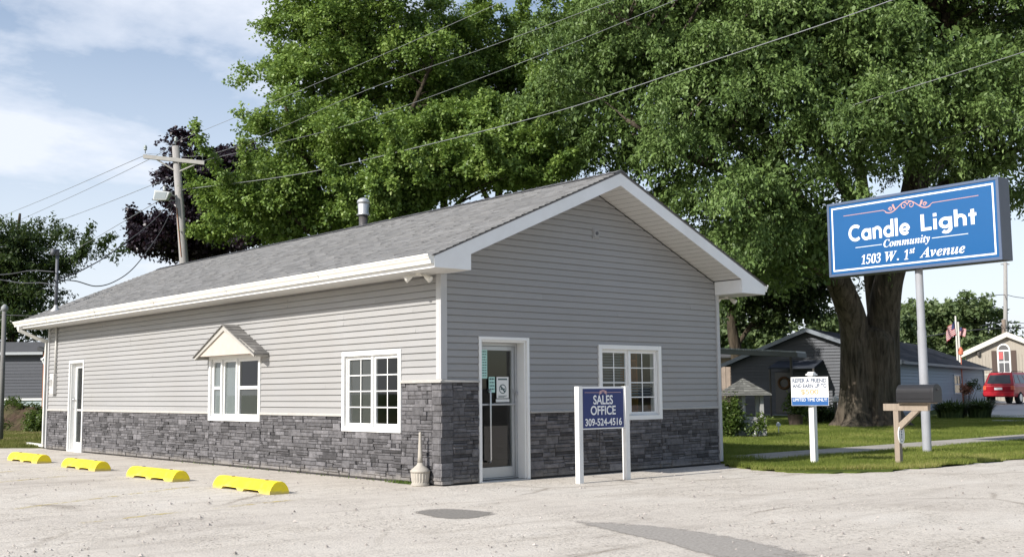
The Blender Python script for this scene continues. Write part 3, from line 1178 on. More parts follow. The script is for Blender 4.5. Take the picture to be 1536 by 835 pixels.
# flip so faces look outwards (long wall runs the other way)
mb.f = [tuple(reversed(q)) for q in mb.f]
mb.build('siding', siding_m, off)
mb = MB()
up = lambda z: (z - (EZ + .19)) / SL if z > EZ + .19 else -1
siding(mb, GW, .085, OW - .06, ZC + .085, RZ - .25, [(.70, 1.745, 0, 2.22), (3.312, 4.888, 0, 2.15), (0, .70, 0, ZH + .03)],
       lambda z: up(z) - .01, lambda z: OW - up(z) + .01)
mb.build('siding', siding_m, off)
mb = MB()
mb.box((OW + .001, .06, 0), (OW + .02, OL, EZ))
mb.box((0, OL + .001, 0), (OW, OL + .02, EZ + .2))
mb.build('siding', siding_m, off)


# ---- ledge stone
def ledge(mb, fn, u0, u1, z0, z1, flip=False):
    bands = max(1, round((z1 - z0) / .128))
    bh = (z1 - z0) / bands

    def block(a, b, c, d):
        if b - a < .02:
            return
        g = .0018
        a, b, c, d = a + g, b - g, c + g, d - g
        o = random.uniform(.014, .042)
        e = min(.012, (d - c) * .25, (b - a) * .25)
        j = lambda: random.uniform(-.004, .004)
        F_ = [fn(a + e, c + e, o + j()), fn(b - e, c + e, o + j()), fn(b - e, d - e, o + j()), fn(a + e, d - e, o + j())]
        B_ = [fn(a, c, .004), fn(b, c, .004), fn(b, d, .004), fn(a, d, .004)]
        M_ = [fn(a, c, o - .009), fn(b, c, o - .009), fn(b, d, o - .009), fn(a, d, o - .009)]
        r = min(1, max(0, random.gauss(.5, .24)))
        fs = [F_]
        for k in range(4):
            k2 = (k + 1) % 4
            fs.append([M_[k], M_[k2], F_[k2], F_[k]])
            fs.append([B_[k], B_[k2], M_[k2], M_[k]])
        for f in fs:
            mb.face(f[::-1] if flip else f, r)

    for i in range(bands):
        zb = z0 + i * bh
        u = u0 - random.uniform(0, .25)
        while u < u1:
            w_ = random.uniform(.22, .50)
            a, b = max(u, u0), min(u + w_, u1)
            k = random.random()
            if b - a > .015:
                if k < .17:
                    block(a, b, zb, zb + bh)
                elif k < .36:
                    h1, h2 = bh * random.uniform(.28, .38), bh * random.uniform(.62, .7)
                    for c, d in ((0, h1), (h1, h2), (h2, bh)):
                        s_ = a + (b - a) * random.uniform(.3, .7)
                        if random.random() < .5:
                            block(a, b, zb + c, zb + d)
                        else:
                            block(a, s_, zb + c, zb + d)
                            block(s_, b, zb + c, zb + d)
                else:
                    h1 = bh * random.uniform(.4, .6)
                    for c, d in ((0, h1), (h1, bh)):
                        s_ = a + (b - a) * random.uniform(.25, .75)
                        if random.random() < .35:
                            block(a, b, zb + c, zb + d)
                        else:
                            block(a, s_, zb + c, zb + d)
                            block(s_, b, zb + c, zb + d)
            u += w_


def backing(mb, fn, u0, u1, z0, z1, flip=False):
    f = [fn(u0, z0, .006), fn(u1, z0, .006), fn(u1, z1, .006), fn(u0, z1, .006)]
    mb.face(f[::-1] if flip else f)


mb = MB()
for (a, b, c, d) in ((2.655, 5.455, .03, ZC), (5.455, 7.555, .03, .885), (7.555, 14.335, .03, ZC), (15.345, OL - .05, .03, ZC),
                     (.985, 2.655, .03, .765), (.20, .985, .03, ZH)):
    mb.cur = 0
    ledge(mb, LW, a, b, c, d, True)
    mb.cur = 1
    backing(mb, LW, a, b, c - .03, d, True)
mb.build('stone_veneer', [stone_m, mortar_m], off)
mb = MB()
for (a, b, c, d) in ((.20, .70, .03, ZH), (1.745, 3.315, .03, ZC + .04), (3.315, 4.885, .03, .885), (4.885, OW - .06, .03, ZC + .04)):
    mb.cur = 0
    ledge(mb, GW, a, b, c, d)
    mb.cur = 1
    backing(mb, GW, a, b, c - .03, d)
# the return stones at the street corner
z = .02
mb.cur = 0
while z < ZH - .02:
    h = random.choice((.055, .075, .095, .11))
    h = min(h, ZH - z)
    o1, o2 = random.uniform(.026, .055), random.uniform(.026, .055)
    l1, l2 = random.uniform(.14, .2), random.uniform(.14, .2)
    r = min(1, max(0, random.gauss(.62, .2)))
    g = .003
    e = .008
    for (x0, y0, x1, y1) in ((-o1, -o2, l1, -.005), (-o1, -.005, -.005, l2)):
        mb.hexa([(x0 + e * .5, y0 + e * .5, z + g), (x1, y0 + e * .5, z + g), (x1, y1, z + g), (x0 + e * .5, y1, z + g),
                 (x0 + e, y0 + e, z + h - g), (x1, y0 + e, z + h - g), (x1, y1, z + h - g), (x0 + e, y1, z + h - g)], r)
    for fn, l in ((LW, l1), (GW, l2)):
        pass
    if l2 < .2:
        mb.hexa([(-o1 * .6, l2 + g, z + g), (-.004, l2 + g, z + g), (-.004, .2, z + g), (-o1 * .6, .2, z + g),
                 (-o1 * .6, l2 + g, z + h - g), (-.004, l2 + g, z + h - g), (-.004, .2, z + h - g), (-o1 * .6, .2, z + h - g)], random.random())
    if l1 < .2:
        mb.hexa([(l1 + g, -o2 * .6, z + g), (.2, -o2 * .6, z + g), (.2, -.004, z + g), (l1 + g, -.004, z + g),
                 (l1 + g, -o2 * .6, z + h - g), (.2, -o2 * .6, z + h - g), (.2, -.004, z + h - g), (l1 + g, -.004, z + h - g)], random.random())
    z += h
mb.cur = 1
mb.box((-.004, -.004, 0), (.2, .0, ZH))
mb.box((-.004, .0, 0), (0, .2, ZH))
mb.build('stone_veneer', [stone_m, mortar_m], off)

# ---- sloping ledges over the stone
for (a, b, z) in ((2.655, 5.455, ZC), (7.555, 14.335, ZC), (15.345, OL - .05, ZC)):
    mb = MB()
    mb.prism([(0.003, z), (.050, z), (.050, z + .02), (.030, z + .045), (0.003, z + .045)], lambda p, q, t: LW(t, q, p), a, b)
    mb.build('ledge', cap_m, off)
mb = MB()
mb.prism([(0.003, ZH), (.060, ZH), (.060, ZH + .02), (.03, ZH + .045), (0.003, ZH + .045)], lambda p, q, t: LW(t, q, p), -.058, .985)
mb.build('ledge', cap_m, off)
for (a, b, z) in ((1.75, 3.31, ZC + .04), (4.89, OW - .06, ZC + .04), (-.002, .70, ZH)):
    mb = MB()
    mb.prism([(0.003, z), (.056, z), (.056, z + .02), (.03, z + .044), (0.003, z + .044)], lambda p, q, t: GW(t, q, p), a, b)
    mb.build('ledge', cap_m, off)

# ---- corner posts
mb = MB()
mb.box((-.036, .0, ZH + .045), (-.002, .085, EZ))
mb.box((-.036, -.036, ZH + .045), (.085, -.002, EZ))
mb.build('corner_post', grey_trim, off, bevel=.004)
mb = MB()
mb.box((OW - .06, -.05, .06), (OW + .02, -.001, EZ))
mb.build('corner_post', grey_trim, off, bevel=.004)
mb = MB()
mb.box((-.05, OL - .06, .03), (-.001, OL + .02, EZ))
mb.build('corner_post', grey_trim, off, bevel=.004)

# ---- roof: courses of shingle tabs on a deck
shingle_m = M('grey asphalt shingle', (.178, .178, .18), .9, .2, var=.14, scale=2.5, attr=.22, bump=.5, bscale=120)
ZE = EZ + .18
PZ = lambda x: RZ - abs(x - RX) * SL


def shingles(mb, x_eave, x_ridge, y0, y1, plane, expo=.132, flip=False, up_axis=None):
    run = abs(x_ridge - x_eave)
    length = run * math.hypot(1, SL)
    n = int(length / expo) + 1
    sgn = 1 if x_ridge > x_eave else -1
    for i in range(n):
        s0 = i * expo
        s1 = min((i + 1) * expo, length)
        xa = x_eave + sgn * s0 * run / length
        xb = x_eave + sgn * s1 * run / length
        y = y0 - random.uniform(0, .25)
        base = random.uniform(.42, .58)
        while y < y1:
            w_ = random.choice((.14, .2, .26, .33))
            a, b = max(y, y0), min(y + w_, y1)
            y += w_
            if b - a < .01:
                continue
            th = random.choice((.015, .015, .021))
            r = min(1, max(0, random.gauss(base, .22)))
            za, zb = plane(xa), plane(xb)
            f1 = [(xa, a, za + th), (xa, b, za + th), (xb, b, zb + .004), (xb, a, zb + .004)]
            f2 = [(xa, a, za - .004), (xa, b, za - .004), (xa, b, za + th), (xa, a, za + th)]
            if sgn > 0:
                f1, f2 = f1[::-1], f2[::-1]
            mb.face(f1, r)
            mb.face(f2, r)


mb = MB()
shingles(mb, -OVX - .05, RX, OVY0 - .02, OVY1 + .02, PZ)
shingles(mb, OW + OVX + .05, RX, OVY0 - .02, OVY1 + .02, PZ)
mb.prism([(-OVX - .04, PZ(-OVX - .04) - .001), (RX, RZ - .001), (OW + OVX + .04, PZ(OW + OVX + .04) - .001),
          (OW + OVX - .02, PZ(OW + OVX - .02) - .022), (RX, RZ - .03), (-OVX + .02, PZ(-OVX + .02) - .022)],
         lambda a, b, t: (a, t, b), OVY0 - .005, OVY1 + .005, .3)
roof = mb.build('roof', shingle_m, off)
mb = MB()
y = OVY0 - .02
while y < OVY1:
    r = random.random()
    b = min(y + .2, OVY1 + .02)
    for sg in (-1, 1):
        p = [(RX, y, RZ + .034), (RX + sg * .15, y, RZ - .15 * SL + .030), (RX + sg * .15, b + .02, RZ - .15 * SL + .019), (RX, b + .02, RZ + .022)]
        mb.face(p if sg > 0 else p[::-1], r)
        q = [(RX, y, RZ), (RX + sg * .15, y, RZ - .15 * SL), p[1], p[0]]
        mb.face(q if sg > 0 else q[::-1], r)
    y += .2
mb.build('ridge_cap', M('dark ridge shingle', (.12, .12, .125), .9, .2, var=.2, scale=3, attr=.3), roof)

# ---- boxed eaves, rake boards and soffits
FT = .236


def rake_poly(x0, x1, xin):
    """fascia outline of one side incl. the boxed return (x0 = eave, x1 = ridge, xin = wall)"""
    return [(x0, EZ), (xin, EZ), (xin, PZ(xin) - FT), (x1, PZ(x1) - FT), (x1, PZ(x1) - .028), (x0, PZ(x0) - .024)]


for y0, y1 in ((OVY0, OVY0 + .022), (OVY1 - .022, OVY1)):
    mb = MB()
    mb.prism(rake_poly(-OVX, RX, .045), lambda a, b, t: (a, t, b), y0, y1)
    mb.build('rake_board', white_metal, off)
    mb = MB()
    mb.prism(rake_poly(OW + OVX, RX, OW - .07), lambda a, b, t: (a, t, b), y0, y1)
    mb.build('rake_board', white_metal, off)
for ya, yb in ((OVY0 + .024, -.001), (OL + .021, OVY1 - .024)):
    for s_ in (0, 1):
        mb = MB()
        xs = (.05, RX - .001) if s_ == 0 else (RX + .001, OW - .075)
        n = 26
        for k in range(n):      # ribbed panels, running up the rake
            a = xs[0] + (xs[1] - xs[0]) * k / n
            b = xs[0] + (xs[1] - xs[0]) * (k + 1) / n
            g = .004
            mb.face([(a, ya, PZ(a) - FT + .01), (a, yb, PZ(a) - FT + .01), (b - .008, yb, PZ(b - .008) - FT + .01), (b - .008, ya, PZ(b - .008) - FT + .01)], .5)
            mb.face([(b - .008, ya, PZ(b) - FT + .0125), (b - .008, yb, PZ(b) - FT + .0125), (b, yb, PZ(b) - FT + .0125), (b, ya, PZ(b) - FT + .0125)], .2)
        mb.build('soffit', soffit_m, off)
for sgn, xe, xw in ((-1, -OVX, -.001), (1, OW + OVX, OW + .021)):
    mb = MB()
    # flat soffit with ribs across
    y = OVY0 + .024
    while y < OVY1 - .03:
        b = min(y + .1, OVY1 - .024)
        mb.box((min(xe, xw) + .02, y + .002, EZ - (.002 if int(y * 10) % 3 else .0)), (max(xe, xw), b - .002, EZ + .006))
        y += .1
    mb.box((min(xe, xw) + .02, OVY0 + .03, EZ + .006), (max(xe, xw) - .001, OVY1 - .03, EZ + .012))
    mb.build('soffit', soffit_m, off)
    mb = MB()
    mb.box((xe - .001 if sgn < 0 else xe - .02, OVY0 + .024, EZ - .004), (xe + .02 if sgn < 0 else xe + .001, OVY1 - .024, ZE - .03))
    # closed ends of the return, looking along the gable
    xi = .043 if sgn < 0 else OW - .068
    mb.hexa([(xi - .01, OVY0 + .024, EZ), (xi, OVY0 + .024, EZ), (xi, -.03, EZ), (xi - .01, -.03, EZ),
             (xi - .01, OVY0 + .024, PZ(xi) - FT), (xi, OVY0 + .024, PZ(xi) - FT), (xi, -.03, PZ(xi) - FT), (xi - .01, -.03, PZ(xi) - FT)])
    mb.box((min(xi, xw), OVY0 + .026, EZ - .001), (max(xi, xw), -.052, EZ + .006))
    mb.build('fascia', white_metal, off)

# ---- K-style gutters
gutter_m = M('white gutter', (.77, .755, .71), .38, .45, var=.05, scale=1.5, dirt=(.55, .50, .42), dscale=1.4, damt=.3)
GP = [(0, 0), (.062, 0), (.070, .045), (.098, .075), (.108, .105), (.118, .105), (.118, .132), (.104, .132), (.104, .118), (.012, .118), (.012, .128), (0, .128)]
for sgn, xe in ((-1, -OVX - .002), (1, OW + OVX + .002)):
    mb = MB()
    # open trough: outer skin + floor, both ends capped
    yy = (OVY0 + .005, OVY1 - .01)
    ring = [(a, b) for a, b in GP]
    n = len(ring)
    mb.prism(ring, lambda a, b, t: (xe + sgn * a, t, EZ + .052 + b), yy[0], yy[1])
    y = OVY0 + 3.0
    while y < OVY1 - 1:         # slip joints of the gutter lengths
        mb.prism([(a * 1.02 + .0015, b - .002) for a, b in ring[1:9]] , lambda a, b, t: (xe + sgn * a, t, EZ + .052 + b), y, y + .045)
        y += 3.2
    g = mb.build('gutter', gutter_m, off)
# downspout elbows at the far end of the near gutter
mb = MB()
for p, q in (((-.69, 17.2, EZ + .05), (-.69, 17.2, EZ - .06)), ((-.69, 17.2, EZ - .06), (-.30, 17.15, EZ - .24)), ((-.30, 17.15, EZ - .24), (-.02, 17.12, EZ - .33))):
    p, q = np.array(p), np.array(q)
    d = (q - p) / np.linalg.norm(q - p)
    s_ = np.cross(d, (0, 1, 0))
    s_ /= np.linalg.norm(s_)
    a_, b_ = s_ * .042, np.array([0, .034, 0])
    p, q = p - d * .015, q + d * .02
    mb.hexa([p - a_ - b_, p + a_ - b_, p + a_ + b_, p - a_ + b_, q - a_ - b_, q + a_ - b_, q + a_ + b_, q - a_ + b_])
mb.box((-.05, 17.09, .12), (.03, 17.155, EZ - .33))
mb.build('downspout', gutter_m, off, bevel=.008)
mb = MB()
mb.hexa([(-.03, 17.14, .045), (.06, 17.14, .045), (.34, 19.3, .035), (.25, 19.3, .035),
         (-.03, 17.14, .12), (.06, 17.14, .12), (.34, 19.3, .10), (.25, 19.3, .10)])
mb.build('downspout', gutter_m, off, bevel=.008)


# ---- openings
def casing(mb, fn, o, w_=.075, t=.045, sill=True, bottom=True):
    u0, u1, z0, z1 = o
    pr = lambda a, b, c, d, tt: mb.hexa([fn(a, c, .001), fn(b, c, .001), fn(b, c, tt), fn(a, c, tt), fn(a, d, .001), fn(b, d, .001), fn(b, d, tt), fn(a, d, tt)])
    pr(u0 - w_, u0, z0 - (w_ if bottom else 0), z1 + w_, t)
    pr(u1, u1 + w_, z0 - (w_ if bottom else 0), z1 + w_, t)
    pr(u0 + .0005, u1 - .0005, z1, z1 + w_, t - .002)
    if bottom:
        pr(u0 + .0005, u1 - .0005, z0 - w_, z0, t + (.004 if sill else -.002))


def bar(mb, fn, a, b, c, d, o0, o1, r=.5):
    mb.hexa([fn(a, c, o0), fn(b, c, o0), fn(b, c, o1), fn(a, c, o1), fn(a, d, o0), fn(b, d, o0), fn(b, d, o1), fn(a, d, o1)], r)


def window(fn, o, splits, grid=None, name='window', screen=(), rails=(), blind=()):
    """frame with sashes between the given splits; grid=(cols, rows) bars between the panes"""
    u0, u1, z0, z1 = o
    f = MB()
    casing(f, fn, o)
    # lining of the reveal
    for a, b, c, d in ((u0, u0 + .02, z0, z1), (u1 - .02, u1, z0, z1)):
        bar(f, fn, a, b, c, d, -.15, .0005)
    bar(f, fn, u0 + .021, u1 - .021, z0, z0 + .02, -.15, .0005)
    bar(f, fn, u0 + .021, u1 - .021, z1 - .02, z1, -.15, .0005)
    win = f.build(name, white_trim, off, bevel=.004)
    edges = [u0 + .02] + list(splits) + [u1 - .02]
    s = MB()
    for k in splits:
        bar(s, fn, k - .03, k + .03, z0 + .021, z1 - .021, -.05, .022)
    sw = .038
    pan = []
    for i in range(len(edges) - 1):
        a = edges[i] + (.031 if i else 0)
        b = edges[i + 1] - (.031 if i < len(edges) - 2 else 0)
        o_in = -.028 - .012 * (i % 2)
        bar(s, fn, a, a + sw, z0 + .021, z1 - .021, o_in - .02, o_in + .02)
        bar(s, fn, b - sw, b, z0 + .021, z1 - .021, o_in - .02, o_in + .02)
        bar(s, fn, a + sw, b - sw, z0 + .021, z0 + .021 + sw, o_in - .02, o_in + .02)
        bar(s, fn, a + sw, b - sw, z1 - .021 - sw, z1 - .021, o_in - .02, o_in + .02)
        if i in rails:
            zm = z0 + (z1 - z0) * .50
            bar(s, fn, a + sw, b - sw, zm - .03, zm + .03, o_in - .02, o_in + .022)
        pan.append((i, a + sw, b - sw, z0 + .021 + sw, z1 - .021 - sw, o_in))
    s.build('sash', white_trim, win, bevel=.003)
    for i, a, b, c, d, o_in in pan:
        g = MB()
        g.face([fn(a - .005, c - .005, o_in), fn(b + .005, c - .005, o_in), fn(b + .005, d + .005, o_in), fn(a - .005, d + .005, o_in)])
        g.build('pane', glass, win)
        if grid:
            q = MB()
            cn, rn = grid
            for k in range(1, cn):
                m_ = a + (b - a) * k / cn
                bar(q, fn, m_ - .009, m_ + .009, c, d, o_in + .003, o_in + .010)
            for k in range(1, rn):
                m_ = c + (d - c) * k / rn
                bar(q, fn, a, b, m_ - .009, m_ + .009, o_in + .0035, o_in + .0105)
            q.build('grille', white_trim, win)
        for (si, zz0, zz1, mt) in screen:
            if si == i:
                q = MB()
                z_a, z_b = c + (d - c) * zz0, c + (d - c) * zz1
                q.face([fn(a, z_a, o_in - .016), fn(b, z_a, o_in - .016), fn(b, z_b, o_in - .016), fn(a, z_b, o_in - .016)])
                q.build('screen', mt, win)
        for (bi, zz0, zz1, mt) in blind:
            if bi == i:
                q = MB()
                z_a, z_b = c + (d - c) * zz0, c + (d - c) * zz1
                z = z_a
                while z < z_b:
                    q.face([fn(a - .03, z, -.09), fn(b + .03, z, -.09), fn(b + .03, z + .030, -.105), fn(a - .03, z + .030, -.105)], random.random())
                    z += .047
                q.build('blind', mt, win)
    return win


screen_m = M('grey roller shade', (.075, .074, .072), .8, .2, var=.08, scale=2)
shade_m = M('pale roller shade', (.24, .25, .26), .8, .2, var=.06, scale=2)
blind_m = M('grey slat blind', (.16, .165, .175), .6, .3, attr=.15)
window(LW, WIN2, [1.80], (2, 4), screen=[(1, 0, 1, screen_m)])
window(LW, CANW, [6.42, 7.05], None, rails=(0, 2), screen=[(0, 0, .46, screen_m), (1, 0, 1, shade_m), (2, 0, 1, shade_m)])
window(GW, WING, [4.08], (2, 4), blind=[(0, .0, 1, blind_m), (1, .25, .5, blind_m)])

# small shingled hood over the counter window
mb = MB()
CY, CHW, CZ0, CPK, CD = 6.40, 1.22, 2.12, 2.70, .32
cs = (CPK - CZ0) / CHW
hood_grey = M('weathered hood trim', (.40, .385, .355), .7, .3, var=.15, scale=6)
hood_m = M('plywood gable painted cream', (.50, .44, .39), .7, .3, var=.07, scale=7, dirt=(.5, .4, .3), dscale=4, damt=.3)
mb.prism([(CY - CHW + .12, CZ0 + .0), (CY + CHW - .12, CZ0 + .0), (CY, CPK - .06)], lambda a, b, t: (t, a, b), -CD + .03, -.02)
hood = mb.build('window_hood', hood_m, off)
mb = MB()
for sg in (-1, 1):
    mb.hexa([(-CD, CY, CPK - .115), (-CD, CY, CPK - .012), (-CD + .025, CY, CPK - .012), (-CD + .025, CY, CPK - .115),
             (-CD, CY + sg * CHW, CZ0 - .065), (-CD, CY + sg * CHW, CZ0 + .03), (-CD + .025, CY + sg * CHW, CZ0 + .03), (-CD + .025, CY + sg * CHW, CZ0 - .065)])
    mb.box((-CD + .026, CY + sg * CHW - .012, CZ0 - .06), (-.02, CY + sg * CHW + .012, CZ0 + .02))
mb.build('hood_fascia', hood_grey, hood)
mb = MB()
for sg in (-1, 1):
    n = 10
    for i in range(n):
        a0, a1 = CHW + .035 - (CHW + .035) * i / n, CHW + .035 - (CHW + .035) * (i + 1) / n
        zt0, zt1 = CPK - a0 * cs, CPK - a1 * cs
        x = -CD - .03
        while x < -.021:
            w_ = random.choice((.12, .16, .2))
            b = min(x + w_, -.02)
            f = [(x, CY + sg * a0, zt0 + .014), (b, CY + sg * a0, zt0 + .014), (b, CY + sg * a1, zt1 + .005), (x, CY + sg * a1, zt1 + .005)]
            l_ = [(x, CY + sg * a0, zt0 - .01), (b, CY + sg * a0, zt0 - .01), (b, CY + sg * a0, zt0 + .014), (x, CY + sg * a0, zt0 + .014)]
            mb.face(f if sg < 0 else f[::-1], random.random())
            mb.face(l_ if sg < 0 else l_[::-1], random.random())
            x = b
    mb.face([(-CD - .03, CY + sg * (CHW + .035), CPK - (CHW + .035) * cs - .012), (-CD - .03, CY, CPK - .012), (-CD - .03, CY, CPK + .006), (-CD - .03, CY + sg * (CHW + .035), CPK - (CHW + .035) * cs + .012)])
mb.build('hood_roof', M('hood shingle', (.20, .195, .19), .9, .2, var=.2, scale=4, attr=.25), hood)

# ---- long-wall door
f = MB()
casing(f, LW, DOOR_L, w_=.06, t=.04, bottom=False)
for a, b in ((DOOR_L[0], DOOR_L[0] + .02), (DOOR_L[1] - .02, DOOR_L[1])):
    bar(f, LW, a, b, .02, DOOR_L[3], -.155, .0005)
bar(f, LW, DOOR_L[0] + .021, DOOR_L[1] - .021, DOOR_L[3] - .02, DOOR_L[3], -.155, .0005)
bar(f, LW, DOOR_L[0], DOOR_L[1], -.02, .02, -.15, .03)
f.build('door_frame', white_trim, off, bevel=.003)
d_ = MB()
a, b, c, e = DOOR_L[0] + .022, DOOR_L[1] - .022, .025, DOOR_L[3] - .022
for q in ((a, a + .09, c, e), (b - .09, b, c, e), (a + .0905, b - .0905, c, c + .2), (a + .0905, b - .0905, e - .1, e), (a + .0905, b - .0905, 1.0, 1.04)):
    bar(d_, LW, *q, -.145, -.11)
dr = d_.build('door', white_trim, off, bevel=.003)
g = MB()
g.face([LW(a + .08, c + .1, -.125), LW(a + .08, e - .05, -.125), LW(b - .08, e - .05, -.125), LW(b - .08, c + .1, -.125)])
g.build('pane', glass, dr)
g = MB()
for k in range(14):
    u = a + .09 + (b - a - .18) * k / 14
    u2 = a + .09 + (b - a - .18) * (k + 1) / 14
    g.face([LW(u, c + .12, -.17), LW(u, e - .06, -.17), LW(u2, e - .06, -.19), LW(u2, c + .12, -.19)], random.random())
g.build('curtain', M('door curtain', (.36, .38, .39), .8, .2, attr=.2), dr)
g = MB()
g.tube([LW(b - .045, 1.28, -.11), LW(b - .045, 1.28, -.06)], .022, 10)
g.tube([LW(b - .045, 1.28, -.06), LW(b - .045, 1.28, -.045)], .032, 12)
g.build('knob', M('polished steel', (.7, .7, .7), .2, .5, metal=.9), dr, smooth=True)
g = MB()
g.tube([LW(b - .045, 1.05, -.10), LW(b - .045, 1.05, -.07), LW(b - .15, 1.05, -.065)], .012, 8)
g.build('handle', M('polished steel', (.7, .7, .7), .2, .5, metal=.9), dr, smooth=True)

# ---- glazed street door in the gable
f = MB()
casing(f, GW, DOOR_G, w_=.05, t=.035, bottom=False)
bar(f, GW, DOOR_G[1] - .03, DOOR_G[1], .02, DOOR_G[3], -.18, .0005)
bar(f, GW, DOOR_G[0], DOOR_G[0] + .03, .02, DOOR_G[3], -.18, .0005)
bar(f, GW, DOOR_G[0] + .031, DOOR_G[1] - .031, DOOR_G[3] - .03, DOOR_G[3], -.18, .0005)
f.build('door_frame', white_trim, off, bevel=.003)
f = MB()
a, b = DOOR_G[0] + .031, DOOR_G[1] - .031
for q in ((a, a + .045, .02, DOOR_G[3] - .031), (b - .045, b, .02, DOOR_G[3] - .031), (a + .0455, b - .0455, DOOR_G[3] - .08, DOOR_G[3] - .031), (a + .0455, b - .0455, .02, .045)):
    bar(f, GW, *q, -.24, -.175)
fr_ = f.build('door_frame', alu_m, off, bevel=.003)
d_ = MB()
a, b, c, e = DOOR_G[0] + .08, DOOR_G[1] - .08, .05, DOOR_G[3] - .085
for q in ((a, a + .055, c, e), (b - .055, b, c, e), (a + .0555, b - .0555, c, c + .16), (a + .0555, b - .0555, e - .065, e)):
    bar(d_, GW, *q, -.235, -.19)
gd = d_.build('door', alu_m, off, bevel=.003)
g = MB()
g.face([GW(a + .05, c + .15, -.215), GW(b - .05, c + .15, -.215), GW(b - .05, e - .06, -.215), GW(a + .05, e - .06, -.215)])
g.build('pane', glass, gd)
g = MB()
bar(g, GW, a + .01, b - .01, 1.165, 1.195, -.175, -.15)
for u in (a + .03, b - .05):
    bar(g, GW, u, u + .03, 1.16, 1.2, -.19, -.176)
g.build('push_bar', alu_m, gd, bevel=.003)
g = MB()
u = 1.055
g.tube([GW(u, .30, -.19), GW(u, .30, -.13), GW(u, .34, -.12), GW(u, 1.36, -.12), GW(u, 1.40, -.13), GW(u, 1.40, -.19)], .015, 10)
g.build('pull_handle', M('brushed steel', (.55, .55, .55), .3, .5, metal=.8), gd, smooth=True)
g = MB()
bar(g, GW, b - .035, b - .015, 1.36, 1.42, -.19, -.17)
g.tube([GW(1.64, 1.35, -.16), GW(1.64, 1.35, -.15)], .03, 10)
g.build('lock', alu_m, gd)
mb = MB()
mb.box((DOOR_G[0] - .03, -.06, .001), (DOOR_G[1] + .03, .17, .018))
mb.build('threshold', alu_m, off, bevel=.004)

# ---- bits on the walls
mb = MB()
bar(mb, GW, 3.215, 3.375, 3.95, 4.13, .012, .035)
bar(mb, GW, 3.235, 3.355, 3.97, 4.11, .035, .05)
vb = mb.build('mounting_block', siding_m, off, bevel=.006)
mb = MB()
mb.tube([GW(3.30, 4.04, .05), GW(3.30, 4.04, .062)], .03, 12)
mb.build('cover_plate', M('dark grey plastic', (.10, .10, .11), .5, .3), vb)

lampm = M('white floodlight housing', (.7, .68, .63), .4, .4)
lens_m = M('floodlight lens', (.35, .35, .33), .15, .6)


def eave_flood(x, y):
    mb = MB()
    mb.lathe([(.05, -.03), (.05, 0)], (x, y, EZ), 14)
    fl = mb.build('floodlight', lampm, off, smooth=False)
    for dx, dy in ((-.55, .55), (.55, -.55)):
        d = np.array([dx - .25, dy - .2, -.55])
        d /= np.linalg.norm(d)
        p = np.array([x, y, EZ - .03])
        mb = MB()
        q = p + np.array([dx, dy, 0]) * .11
        mb.tube([p, q, q + d * .03, q + d * .05, q + d * .13, q + d * .135], [.012, .014, .03, .036, .052, .05], 14)
        h = mb.build('lamp_head', lampm, fl, smooth=True)


eave_flood(-.31, .15)
eave_flood(7.0, .15)

# meter, conduit and service mast at the far end
metal_g = M('galvanised box', (.42, .42, .42), .45, .4, metal=.4, var=.15, scale=6)
mb = MB()
bar(mb, LW, 16.22, 16.48, 1.42, 1.95, .02, .12)
me_ = mb.build('electric_meter', M('meter box grey', (.55, .54, .52), .5, .4), off, bevel=.01)
mb = MB()
mb.tube([LW(16.35, 1.72, .12), LW(16.35, 1.72, .2), LW(16.35, 1.72, .21)], [.085, .08, .05], 16)
mb.build('meter_dial', glass_mat('meter glass', (.9, .9, .9)), me_, smooth=True)
mb = MB()
mb.tube([LW(16.27, 1.95, .06), LW(16.27, EZ - .002, .06)], .028, 10)
mb.build('conduit', M('painted conduit', (.5, .49, .47), .5, .3), off, smooth=True)
mb = MB()
mx_, my_ = -.06, 16.38
mb.tube([(mx_, my_, PZ(mx_) - .02), (mx_, my_, PZ(mx_) + 1.50)], .042, 12)
ms_ = mb.build('service_mast', M('dark weathered pipe', (.12, .125, .14), .6, .3, metal=.3), off, smooth=True)
mb = MB()
mb.tube([(mx_, my_, PZ(mx_) + 1.46), (mx_ - .02, my_, PZ(mx_) + 1.58), (mx_ - .12, my_ - .02, PZ(mx_) + 1.58), (mx_ - .15, my_ - .03, PZ(mx_) + 1.46)], [.055, .07, .07, .05], 12)
mb.build('weatherhead', M('dark weathered pipe', (.12, .125, .14)), ms_, smooth=True)
mb = MB()
mb.lathe([(.13, -.04), (.12, .03), (.055, .10), (.045, .16)], (mx_, my_, PZ(mx_)), 14)
mb.build('flashing', M('roof flashing', (.45, .45, .46), .5, .4, metal=.3), ms_, smooth=True)

# metal vent with a spinning cap behind the ridge
q = P(545, 341, 26.3)
q = np.array([q[0], q[1], PZ(q[0])])
mb = MB()
top = P(545, 322, 26.3)[2]
mb.tube([q - (0, 0, .05), (q[0], q[1], top)], .105, 16)
rv = mb.build('roof_vent', M('dark flue pipe', (.09, .085, .085), .5, .4, metal=.4), off, smooth=True)
mb = MB()
mb.lathe([(.13, 0), (.165, .02), (.12, .05), (.13, .08), (.12, .09), (.135, .26), (.12, .29), (.155, .30), (.145, .36), (.09, .41), (.02, .43)], (q[0], q[1], top - .02), 22)
mb.build('vent_cap', M('shiny galvanised cap', (.48, .49, .50), .45, .5, metal=.6), rv, smooth=True)
# ------------------------------------------------------------------ things in the lot
yel = M('yellow stop paint', (.86, .69, .015), .5, .35, var=.05, scale=5, bump=.1, bscale=40, dirt=(.50, .39, .10), dscale=7, damt=.45, foot=((.40, .33, .18), .09, .7))


